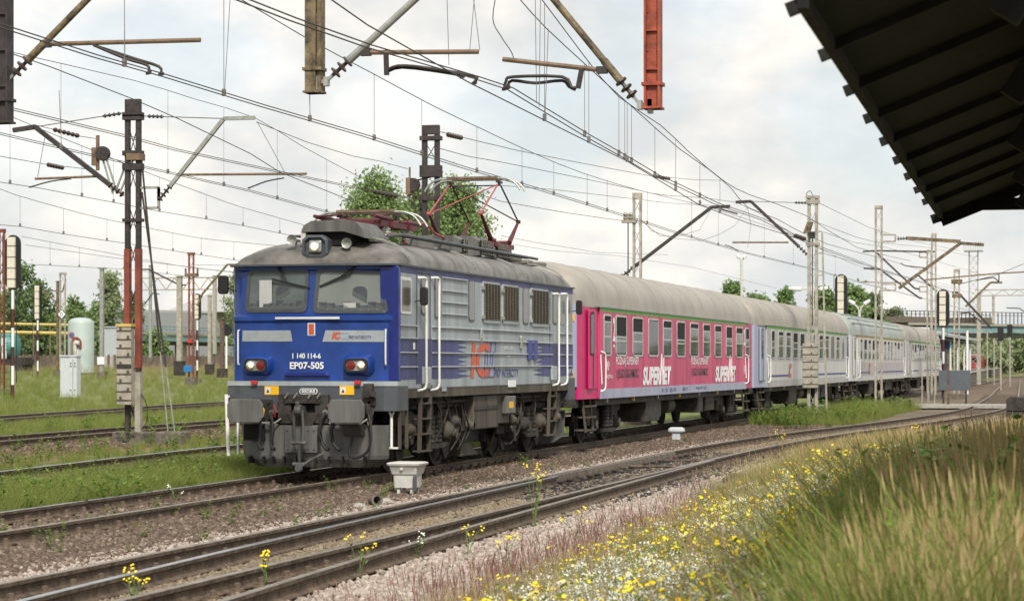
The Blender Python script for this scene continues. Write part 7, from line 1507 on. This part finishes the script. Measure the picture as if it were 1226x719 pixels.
# white van and cars on the approach ramp
def car(px, py, Z, L_, H_, mt, label, van=False):
    b = at(px, py, Z); t = thing('van' if van else 'parked_car', label, 'van' if van else 'car', b, 'vehicles on the overpass'); x, y, z = b; w = 1.7
    pr = [(-.5,.22),(-.5,.62),(-.42,.95),(.30,1),(.44,.66),(.5,.55),(.5,.22)] if van else [(-.5,.25),(-.5,.58),(-.36,.65),(-.22,1),(.16,1),(.30,.66),(.5,.55),(.5,.25)]
    m = MB(); m.prism([(x+a*L_, z+c*H_) for a, c in pr], 'y', y-w/2, y+w/2); m.build('body', mt, t, bevel=.08)
    m = MB(); m.prism([(x+a*L_, z+c*H_) for a, c in ([(-.40,.66),(-.37,.90),(.27,.92),(.38,.66)] if van else [(-.30,.66),(-.2,.93),(.14,.93),(.24,.66)])], 'y', y-w/2-.02, y-w/2+.05); m.build('side_windows', M_['void'], t)
    for a in (-.3, .32): m = MB(); m.lathe((x+a*L_, y-w/2-.03, z+.3), (0,1,0), [(0,.18),(.02,.32),(.2,.32)], 16); m.build('wheel', M_['black'], t)
pass
cz = HC-(385.9-HY)*310/F+.02
# ================================================================== platform, crossing, railcar and small things at the right
yp0 = 176
def pxe(y): return -11.9-.033*(y-176)
pf = thing('station_platform', 'long platform with a dark edge wall beyond the last carriage, running under the overpass', 'platform', (-12.5, yp0, 0)); m = MB(); n = 30; rg = []
for k in range(n+1): y = yp0+(560-yp0)*k/n; x = pxe(y); rg.append([(x, y, 0), (x, y, 1.0), (x-4.6, y, 1.0), (x-4.6, y, 0)])
m.loft(rg); m.build('edge_wall', M_['dconc'], pf); m = MB(); m.loft([[(a[0]+.06, a[1], 1.005), (a[0]+.06, a[1], 1.1), (a[0]-.6, a[1], 1.1), (a[0]-.6, a[1], 1.005)] for a, *_ in rg]); m.build('edge_slabs', M_['concrete'], pf)
sh = thing('platform_shelter', 'platform shelter with pale roof, white posts and blue signs beyond the train', 'shelter', (-14, 182, 1.0))
m = MB(); m.loft([[(-17.2, y, 4.1), (-15.3, y, 4.75), (-13.0, y, 4.25), (-13.0, y, 4.05), (-17.2, y, 3.95)] for y in (180, 232)]); m.build('shelter_roof', M_['lgrey'], sh)
m = MB(); m.box(-16.9, -13.2, 181, 231, 3.8, 3.94); m.build('shelter_beams', M_['mastb'], sh); m = MB(); m.box(-15.6, -15.4, 190, 231, 1.0, 3.79); m.build('shelter_back_wall', M_['dgrey'], sh)
for k, y in enumerate((181, 190, 199, 208, 217, 226)): m = MB(); m.box(-13.4, -13.27, y-.07, y+.07, 1.0, 3.79); m.build('shelter_post', M_['white'], sh); m = MB(); m.box(-16.6, -16.45, y-.07, y+.07, 1.0, 3.79); m.build('shelter_post', M_['white'], sh)
for y in (184, 205): m = MB(); m.box(-15.2, -13.6, y, y+.1, 3.15, 3.7); sg = m.build('blue_sign', M_['bluep'], sh)
m = MB(); m.box(-15.0, -14.5, 186, 186.1, 2.4, 2.85); m.build('yellow_notice', M_['pipey'], sh)
# grey panel on posts before the platform
q = lambda px, py: onY(px, py, 108); A, B = q(1124, 443), q(1162, 467); t = thing('grey_panel', 'plain dark grey panel on posts in front of the platform end', 'panel', (A[0], 108, 0)); m = MB(); m.box(A[0], B[0], 107.9, 108.0, B[1], A[1]); m.build('panel_board', M_['panelg'], t, bevel=.01)
for x in (A[0]+.2, B[0]-.2): m = MB(); m.box(x-.04, x+.04, 108.01, 108.09, 0, A[1]-.1); m.build('panel_post', M_['mastb'], t)
A, B = q(1141, 430), q(1141, 485); t = thing('thin_post', 'thin brown post standing right in front of the grey panel', 'post', (A[0], 105, 0)); m = MB(); m.box(A[0]-.05, A[0]+.05, 104.9, 105, 0, 2.4); m.build('post_shaft', M_['woodb'], t)
# white crossing barrier frames at the end of the train
t = thing('railing_frame', 'pale tubular railing frame beside the last carriage', 'railing', (*onY(1108, 480, 112)[:1], 112, 0)); m = MB()
for x0, x1 in ((1104, 1111), (1112, 1119)):
    a, b = onY(x0, 445, 112), onY(x1, 480, 112); m.bar((a[0], 112, 0), (a[0], 112, a[1]), .05); m.bar((b[0], 112, 0), (b[0], 112, a[1]), .05); m.bar((a[0], 112, a[1]), (b[0], 112, a[1]), .05)
m.build('frame_tubes', M_['mastg'], t)
# foot crossing
m = MB(); ys_ = (102.2, 106.4); m.prism([(-10.6, ys_[0]), (8, ys_[0]+.8), (8, ys_[1]+.6), (-10.6, ys_[1])], 'z', .05, .175); o = m.build('foot_crossing', M_['concrete'], None); struct(o)
m = MB(); a = G(950, 487, .1); 
# dark box at the right edge
b = G(1221, 497, .25); s_ = F/((-b.x*SA+b.y*CA)); t = thing('trackside_box', 'dark weathered box standing by the tracks at the right edge', 'trackside box', (b.x, b.y, 0)); m = MB(); m.prism([(b.x-.42, .0), (b.x+.42, 0), (b.x+.42, .78), (b.x+.3, .86), (b.x-.3, .86), (b.x-.42, .78)], 'y', b.y-.3, b.y+.35); m.build('box_body', M_['grime'], t, bevel=.03); m = MB(); m.box(b.x-.47, b.x+.47, b.y-.34, b.y+.4, .42, .47); m.box(b.x-.05, b.x+.05, b.y-.33, b.y-.29, .5, .6); m.build('box_lid_rim', M_['mastb'], t)
# red railcar in the distance on the platform side
b = at(1163, 440, 440); x, y = b.x, b.y; t = thing('railcar', 'distant red railcar front with two dark windows, under the overpass', 'railcar', (x, y, .2)); m = MB(); m.loft([[(x-1.45, y+d, .9), (x+1.45, y+d, .9), (x+1.5, y+d, 2.4), (x+1.3, y+d, 3.4), (x-1.3, y+d, 3.4), (x-1.5, y+d, 2.4)] for d in (0, 18)]); m.build('body', M_['loc_red'], t, bevel=.06); m = MB(); m.box(x-1.0, x-.1, y-.03, y+.02, 2.2, 3.0); m.box(x+.1, x+1.0, y-.03, y+.02, 2.2, 3.0); m.build('cab_windows', M_['void'], t)
m = MB(); m.box(x-1.3, x+1.3, y-.3, y+.5, .55, .88); m.build('buffer_beam', M_['grime'], t); m = MB(); m.box(x-1.35, x+1.35, y+.1, y+17.9, 3.41, 3.6); m.build('roof', M_['roofd'], t)
for q_ in (-1, 1): m = MB(); m.lathe((x+q_*1.0, y-.04, 1.35), (0,-1,0), [(0,.14),(.03,.12)], 12); m.build('headlight', M_['white'], t)
# far wagons / wall band beneath the overpass: building-shaped block added in place of reddish foliage at right edge
b = at(1221, 438, 640); t = thing('foliage_stand_in', 'narrow brick red block shaped like a building, standing in for reddish foliage at the right edge beneath the overpass', 'building', (b.x, b.y, 0)); m = MB(); m.box(b.x-1.2, b.x+6, b.y, b.y+8, 0, 5.6); m.build('wall', M_['postred'], t); m = MB(); m.box(b.x-1.4, b.x+6.2, b.y-.2, b.y+8.2, 5.61, 5.9); m.build('roof', M_['roofd'], t)
for k in range(3): m = MB(); m.box(b.x-.6+1.6*k, b.x+.1+1.6*k, b.y-.04, b.y+.02, 2.2, 3.6); m.build('window', M_['void'], t)
# white posts and signals down the line
for k, (px_, Z_, h_) in enumerate(((1198, 175, 4.6), (1190, 215, 4.2), (1209, 200, 5.2), (1182, 235, 5.0), (1158, 150, 4.0))):
    b = at(px_, 440, Z_); t = thing('track_mast', ('pale thin mast, tallest of those right of the platform', 'pale thin mast beside the platform edge, behind its neighbours', 'pale mast with a small black head near the right edge', 'thin mast between the red railcar and the platform signal', 'slim white mast just right of the grey panel')[k], 'mast', (b.x, b.y, 0), 'thin masts along the far platform'); m = MB(); m.tube([(b.x, b.y, 0), (b.x, b.y, h_)], .08, 6); m.build('mast_shaft', M_['mastg'] if k != 4 else M_['white'], t)
    if k in (0, 2): m = MB(); m.box(b.x-.22, b.x+.22, b.y-.12, b.y-.02, h_-1.0, h_); m.build('signal_head', M_['signalk'], t)
# ================================================================== junction box by the near rail
b = G(488, 592, 0); x, y = b.x, b.y
t = thing('cable_junction_box', 'grey white plastic junction box on short legs beside the nearest track', 'junction box', (x, y, 0)); s_ = F/(-x*SA+y*CA); w = 36/s_/2*1.0
m = MB(); rg = [[(a, b_, z) for a, b_ in rrect(x, y, 2*w+d, .5+d, .05)] for z, d in ((.16,-.03),(.43,-.0),(.44,.05),(.60,.12),(.62,.16))]; m.loft(rg); jb = m.build('box_body', M_['boxg'], t, smooth=35)
m = MB(); rg = [[(a, b_, z) for a, b_ in rrect(x, y, 2*w+.20+d, .68+d, .06)] for z, d in ((.622,.0),(.66,.02),(.675,-.02),(.685,-.10))]; m.loft(rg); m.build('box_lid', M_['boxg'], t, smooth=35)
m = MB(); m.lathe((x-.03, y-.30, .54), (0,-1,0), [(0,.032),(.03,.03),(.04,.015)], 12); m.build('lid_latch', M_['boxg'], jb)
m = MB(); m.box(x+w-.03, x+w+.03, y-.30, y-.24, .12, .40); m.build('side_strap', M_['dgrey'], t)
for a in (-.12, .14): m = MB(); m.box(x+a-.03, x+a+.03, y-.2, y-.14, -.05, .17); m.build('box_leg', M_['boxg'], t)
for a in (-.12, .14): m = MB(); m.box(x+a-.03, x+a+.03, y+.14, y+.2, -.05, .17); m.build('box_leg', M_['boxg'], t)
t.scale = (.78, .78, .72)
# concrete rubble and coiled pipe
b = G(446, 606, 0); m = MB(); m.lathe(b+Vector((0, 0, .07)), (.75,-.8,.2), [(0,.07),(.15,.085),(.15,.055),(0,.05)], 16); o = m.build('pipe_collar', M_['dconc'], None, smooth=40); tag(o, 'short broken pipe collar lying left of the white junction box', 'pipe piece')
for k, (px_, py_, sz) in enumerate(((462, 604, .11), (430, 608, .09), (452, 612, .07))):
    b = G(px_, py_, 0); bm = bmesh.new(); bmesh.ops.create_icosphere(bm, subdivisions=2, radius=sz)
    for v in bm.verts: v.co *= random.uniform(.75, 1.15); v.co.z *= .6
    me = bpy.data.meshes.new('rubble_stone'); bm.to_mesh(me); bm.free(); me.materials.append(M_['concrete']); o = bpy.data.objects.new('rubble_stone', me); COL.objects.link(o); o.location = b+Vector((0,0,.03)); tag(o, ('largest pale rubble stone, next to the pipe collar', 'dark side pale stone, leftmost beside the pipe collar', 'smallest pale rubble stone in front of the pipe collar')[k], 'stone', 'rubble stones by the junction box')
# small grey track magnet by the train track
b = G(810, 527, 0); x, y = b.x, b.y; t = thing('track_device', 'small blue grey track device with a domed cap beside the train track', 'track device', (x, y, 0)); m = MB(); m.box(x-.10, x+.10, y-.08, y+.08, 0, .22); m.build('device_foot', M_['cab'], t, bevel=.01)
m = MB(); m.loft([[(a, b_, z) for a, b_ in rrect(x, y, .42-d, .26-d, .06)] for z, d in ((.20,.05),(.24,0),(.30,.02),(.34,.12))]); m.build('device_cap', M_['cab'], t, smooth=40)
# low concrete slab among the grass
b = G(893, 578, 0); m = MB(); m.box(b.x-.35, b.x+.3, b.y-.25, b.y+.25, 0, .10); m.box(b.x-.30, b.x+.25, b.y-.2, b.y+.2, .101, .16); o = m.build('concrete_cover', M_['dconc'], None, bevel=.01); tag(o, 'low concrete cable cover in the gravel beside the nearest track', 'concrete cover')
# ================================================================== trees
leafm = {}
def tree(name, label, px, pyb, pyt, wpx, Z, cols, nclump=46, leaves=150, shape='oval', group='trees beyond the rail yard', leaf=.30, trunk=.18, seed=1, low=.22, thin=1.0):
    rnd = np.random.RandomState(seed); b = at(px, pyb, Z); s_ = F/Z; z0 = min(b.z, elev(b.x, b.y)); h = HC-(pyt-HY)/s_-z0; r = wpx/2/s_
    t = thing(name, label, 'tree', (b.x, b.y, z0), group)
    key = str(cols)
    if key not in leafm: leafm[key] = instmat('foliage', cols, .75, .35, .5)
    m = MB(); tr = h*trunk*.12+.08
    m.tube([(b.x, b.y, z0-.2), (b.x+.1, b.y, z0+h*.35), (b.x-.05, b.y, z0+h*.85)], tr, 8, r2=tr*.25)
    cl_ = []
    for k in range(nclump):
        u = rnd.uniform(0, 6.283); v = rnd.uniform(0, 1)
        zz = low+(1-low)*v
        if shape == 'oval': rad = math.sin(math.pi*min(1, (v*.86+.12)))**.6
        elif shape == 'poplar': rad = (math.sin(math.pi*min(1, v*.80+.18)))**.8
        else: rad = (1-v)**.6*.9+.12
        rr_ = r*rad*math.sqrt(rnd.uniform(.02, 1)); cl_.append((b.x+rr_*math.cos(u), b.y+rr_*math.sin(u), z0+h*zz*.96))
    for c in cl_[::4]: m.tube([(b.x, b.y, z0+(c[2]-z0)*.62), c], tr*.28, 5, r2=.02)
    m.build('trunk', M_['bark'], t)
    N = nclump*leaves; cc = np.array(cl_)[rnd.randint(0, nclump, N)]; sg = r*.17+h*.012
    P = cc+rnd.normal(0, 1, (N, 3))*np.array([sg, sg, sg*.9])
    a = rnd.normal(0, 1, (N, 3)); a /= np.linalg.norm(a, axis=1)[:, None]; q_ = rnd.normal(0, 1, (N, 3)); q_ -= (q_*a).sum(1)[:, None]*a; q_ /= np.linalg.norm(q_, axis=1)[:, None]
    ls = leaf*rnd.uniform(.5, 1.1, (N, 1)); V = np.stack([P-a*ls, P+q_*ls*.55, P+a*ls, P-q_*ls*.55], 1).reshape(-1, 3)-np.array([b.x, b.y, z0])
    me = bpy.data.meshes.new('crown'); me.vertices.add(4*N); me.vertices.foreach_set('co', V.astype(np.float32).ravel()); me.loops.add(4*N); me.loops.foreach_set('vertex_index', np.arange(4*N, dtype=np.int32)); me.polygons.add(N); me.polygons.foreach_set('loop_start', np.arange(0, 4*N, 4, dtype=np.int32)); me.polygons.foreach_set('loop_total', np.full(N, 4, dtype=np.int32)); me.update(); me.validate()
    me.materials.append(leafm[key]); o = bpy.data.objects.new('crown', me); COL.objects.link(o); o.parent = t
    return t
CG = [(.10,.17,.06),(.16,.25,.09),(.21,.30,.11),(.27,.36,.15)]; CP = [(.13,.20,.07),(.19,.28,.10),(.25,.34,.13),(.30,.39,.17)]; CD = [(.08,.13,.06),(.13,.19,.08),(.17,.24,.10),(.22,.29,.13)]; CB = [(.22,.28,.14),(.28,.34,.18),(.34,.40,.22)]  # CB is paled so the leaf colour itself carries distance haze
tree('poplar_tree', 'broad round green tree behind the locomotive roof, left of the dark mast', 447, 440, 204, 76, 210, CP, 90, 330, 'oval', seed=3, leaf=.20)
tree('poplar_tree', 'tree crown right behind the dark mast at the raised pantograph', 503, 440, 222, 56, 214, CP, 60, 300, 'oval', seed=4, leaf=.20)
tree('poplar_tree', 'wide green tree crown behind the raised pantograph, right of the dark mast', 548, 440, 219, 84, 208, CP, 95, 330, 'oval', seed=5, leaf=.20)
for k, (px_, py_, w_, Z_, lab, cs_, shp) in enumerate(((24, 306, 44, 230, 'tall tree behind the signal at the left edge', CD, 'oval'), (48, 330, 34, 240, 'tree between the two signals at the far left', CD, 'oval'), (88, 356, 30, 250, 'small green tree behind the mast with the diamond sign', CG, 'oval'), (62, 372, 28, 255, 'low bushy tree left of the diamond sign', CG, 'oval'),
    (132, 327, 34, 240, 'slender birch like tree with hanging leaves beside the pale pole', CB, 'cone'), (120, 356, 30, 245, 'dense low tree at the foot of the slender birch like tree', CG, 'oval'), (186, 398, 30, 260, 'bush at the left end of the flyover', CG, 'oval'), (288, 322, 34, 260, 'tree half hidden by the left side of the locomotive cab', CB, 'oval'), (10, 350, 40, 236, 'bushy tree at the left edge under the tall one', CG, 'oval'), (160, 352, 26, 300, 'tree behind the brown mast', CD, 'oval'))):
    tree('broadleaf_tree', lab, px_, 441, py_, w_, Z_+105, cs_, 36, 110, shp, seed=20+k, leaf=.34, low=.12)
for k, (px_, py_, w_, Z_, lab, cs_) in enumerate(((878, 337, 30, 330, 'small poplar top above the train roof, left of the street lamp', CG), (914, 345, 24, 340, 'poplar top above the train roof, right of the street lamp', CG), (941, 343, 20, 340, 'narrow poplar top just left of the ladder mast', CG), (985, 341, 30, 300, 'tree right behind the ladder mast', CG), (1022, 345, 46, 290, 'large tree behind the double headed street lamp', CG), (1045, 352, 30, 295, 'tree at the right side of the double headed street lamp', CD), (1072, 372, 40, 380, 'low hedge like tree on the ramp of the overpass', CD), (900, 352, 30, 360, 'low tree between the poplar tops above the train', CD))):
    tree('roadside_tree', lab, px_, 440, py_, w_, Z_, cs_, 40, 130, 'oval', 'trees beyond the train', seed=50+k, leaf=.34, low=.15)
for k, (px_, py_, w_, Z_, lab) in enumerate(((1130, 402, 40, 480, 'bushy tree under the left end of the overpass'), (1152, 405, 30, 520, 'tree behind the red railcar'), (1178, 402, 34, 560, 'pale green tree under the middle of the overpass'), (1200, 403, 30, 600, 'tree under the overpass above the far tracks'), (1222, 402, 34, 520, 'tree under the overpass at the right edge'), (1240, 400, 40, 540, 'tree just beyond the right edge under the overpass'), (1165, 416, 30, 460, 'low bush just behind the red railcar'), (1195, 420, 30, 460, 'low bush at the far end of the tracks'))):
    tree('background_tree', lab, px_, 440, py_, w_, Z_, CB, 30, 90, 'oval', 'trees under the overpass', seed=80+k, leaf=.55, low=.05)
# distant treeline that reads as one mass
rnd = np.random.RandomState(9); V = []; Fc = []
for k in range(15000):
    th = rnd.uniform(-.50, .50); Z = rnd.uniform(640, 720); hh = (6+3.2*math.sin(th*37)+2.2*math.sin(th*91+1))*(.8 if th < 0 else 1.0); z = hh*rnd.uniform(0, 1)**.8+.8; p = Vector((th*Z*CA-Z*SA, th*Z*SA+Z*CA, z)); a = Vector(rnd.normal(0, 1, 3)).normalized(); b = a.orthogonal().normalized(); s1 = rnd.uniform(.6, 1.4); i = len(V)
    V += [tuple(p-a*s1), tuple(p+b*s1*.6), tuple(p+a*s1), tuple(p-b*s1*.6)]; Fc.append((i, i+1, i+2, i+3))
me = bpy.data.meshes.new('distant_wood'); me.from_pydata(V, [], Fc); me.materials.append(instmat('far_foliage', [(.10,.14,.08),(.13,.17,.09),(.16,.20,.11)], .8, .3, .5)); o = bpy.data.objects.new('distant_wood', me); COL.objects.link(o); stuff(o, 'distant low belt of trees along the horizon', 'wood')
# ================================================================== single plants in front
def flower_plant(px, py, h, label, n=5, kind='y', spread=.16, seed=0):
    rnd = random.Random(seed); b = G(px, py, 0); t = thing('flowering_weed', label, 'plant', b, 'flowering weeds by the nearest track'); m = MB(); hd = MB(); lf = MB()
    for k in range(n):
        a = rnd.uniform(0, 6.28); tip = b+Vector((math.cos(a)*spread*rnd.uniform(.3, 1), math.sin(a)*spread*.6, h*rnd.uniform(.6, 1))); m.tube(smoothpts([b, b.lerp(tip, .5)+Vector((0, 0, .05)), tip], 3), .0045, 5, r2=.0025)
        for q in range(4):
            c = tip+Vector((rnd.uniform(-.03, .03), rnd.uniform(-.03, .03), rnd.uniform(-.03, .02))); hd.lathe(c, (rnd.uniform(-.4, .4), -.8, .8), [(0,.004),(.004,.011 if kind == 'y' else .007),(.008,.008)], 7)
        for q in range(3):
            c = b.lerp(tip, rnd.uniform(.2, .8)); d = Vector((rnd.uniform(-1, 1), rnd.uniform(-1, 1), .6)).normalized()*rnd.uniform(.04, .09); sd_ = Vector((-d.y, d.x, 0)).normalized()*.011; lf.add([c, c+d*.5+sd_, c+d, c+d*.5-sd_], [(0,1,2,3)])
    m.build('stems', MC.get('stem_green') or mat('stem_green', (.13,.19,.05), .7, var=.1), t); hd.build('flower_heads', MC.get('petal_'+kind) or mat('petal_'+kind, (.85,.62,.02) if kind == 'y' else (.75,.76,.68), .6, var=.05), t); lf.build('leaves', MC['stem_green'], t, fixn=False)
for k, (px_, py_, h_, n_, kd, lab) in enumerate(((640, 632, .78, 7, 'y', 'tallest yellow flowering weed, overlapping the rails of the switch'), (604, 690, .42, 4, 'y', 'yellow flowering weed just below the tallest one'), (690, 648, .36, 4, 'y', 'yellow flowering weed at the near rail, right of the tallest one'), (500, 668, .26, 5, 'w', 'small white flowering weed at the near rail'), (560, 665, .30, 3, 'y', 'yellow weed right of the small white one'), (430, 690, .40, 4, 'y', 'yellow weed between the near rails, left of the white one'), (318, 712, .44, 5, 'y', 'yellow weed between the rails near the lower left'), (160, 735, .42, 6, 'y', 'yellow flowers at the bottom edge, lower left'), (935, 540, .5, 5, 'y', 'yellow weed beside the far part of the curving near track'), (1096, 590, 1.1, 8, 'y', 'yellow flowering weed rising from the tall olive grass'), (1040, 610, .9, 7, 'y', 'yellow flowering weed at the edge of the tall russet grass'), (210, 600, .22, 3, 'w', 'little green weed between the rails of the train track'))):
    flower_plant(px_, py_, h_, lab, n_, kd, seed=k)
def sapling(px, Z, pyt, label, seed, wide=.35):
    rnd = random.Random(seed); p = at(px, 600, Z); b = Vector((p.x, p.y, gz(p.x, p.y))); ht = HC-(pyt-HY)*Z/F-b.z; t = thing('leafy_sapling', label, 'sapling', b, 'leafy saplings in the tall grass'); m = MB(); lf = MB()
    for k in range(5):
        a = rnd.uniform(0, 6.28); tip = b+Vector((math.cos(a)*wide*rnd.uniform(.2, 1), math.sin(a)*wide*.5, ht*rnd.uniform(.75, 1))); m.tube([b, b.lerp(tip, .6), tip], .008, 5, r2=.003)
        for q in range(26):
            f = rnd.uniform(.35, 1.02); c = b.lerp(tip, f); g = rnd.uniform(0, 6.28); ll = rnd.uniform(.07, .13); d = Vector((math.cos(g), math.sin(g)*.7, rnd.uniform(-.5, .4))).normalized()*ll; sd_ = d.cross(Vector((0, 0, 1))).normalized()*ll*.32; u_ = Vector((0, 0, .01)); lf.add([c, c+d*.35+sd_, c+d*.75+sd_*.7, c+d, c+d*.75-sd_*.7, c+d*.35-sd_], [(0,1,2,3,4,5)])
    m.build('stems', M_['bark'], t); lf.build('leaves', MC.get('fresh_leaf') or mat('fresh_leaf', (.24,.40,.06), .5, var=.15), t, fixn=False)
sapling(1160, 15.5, 490, 'bright green leafy sapling standing up from the tall grass at right', 1, .5); sapling(1105, 17, 512, 'smaller green sapling left of the taller one', 2, .3); sapling(1135, 16.4, 520, 'low bushy sapling between the other two', 4, .35)
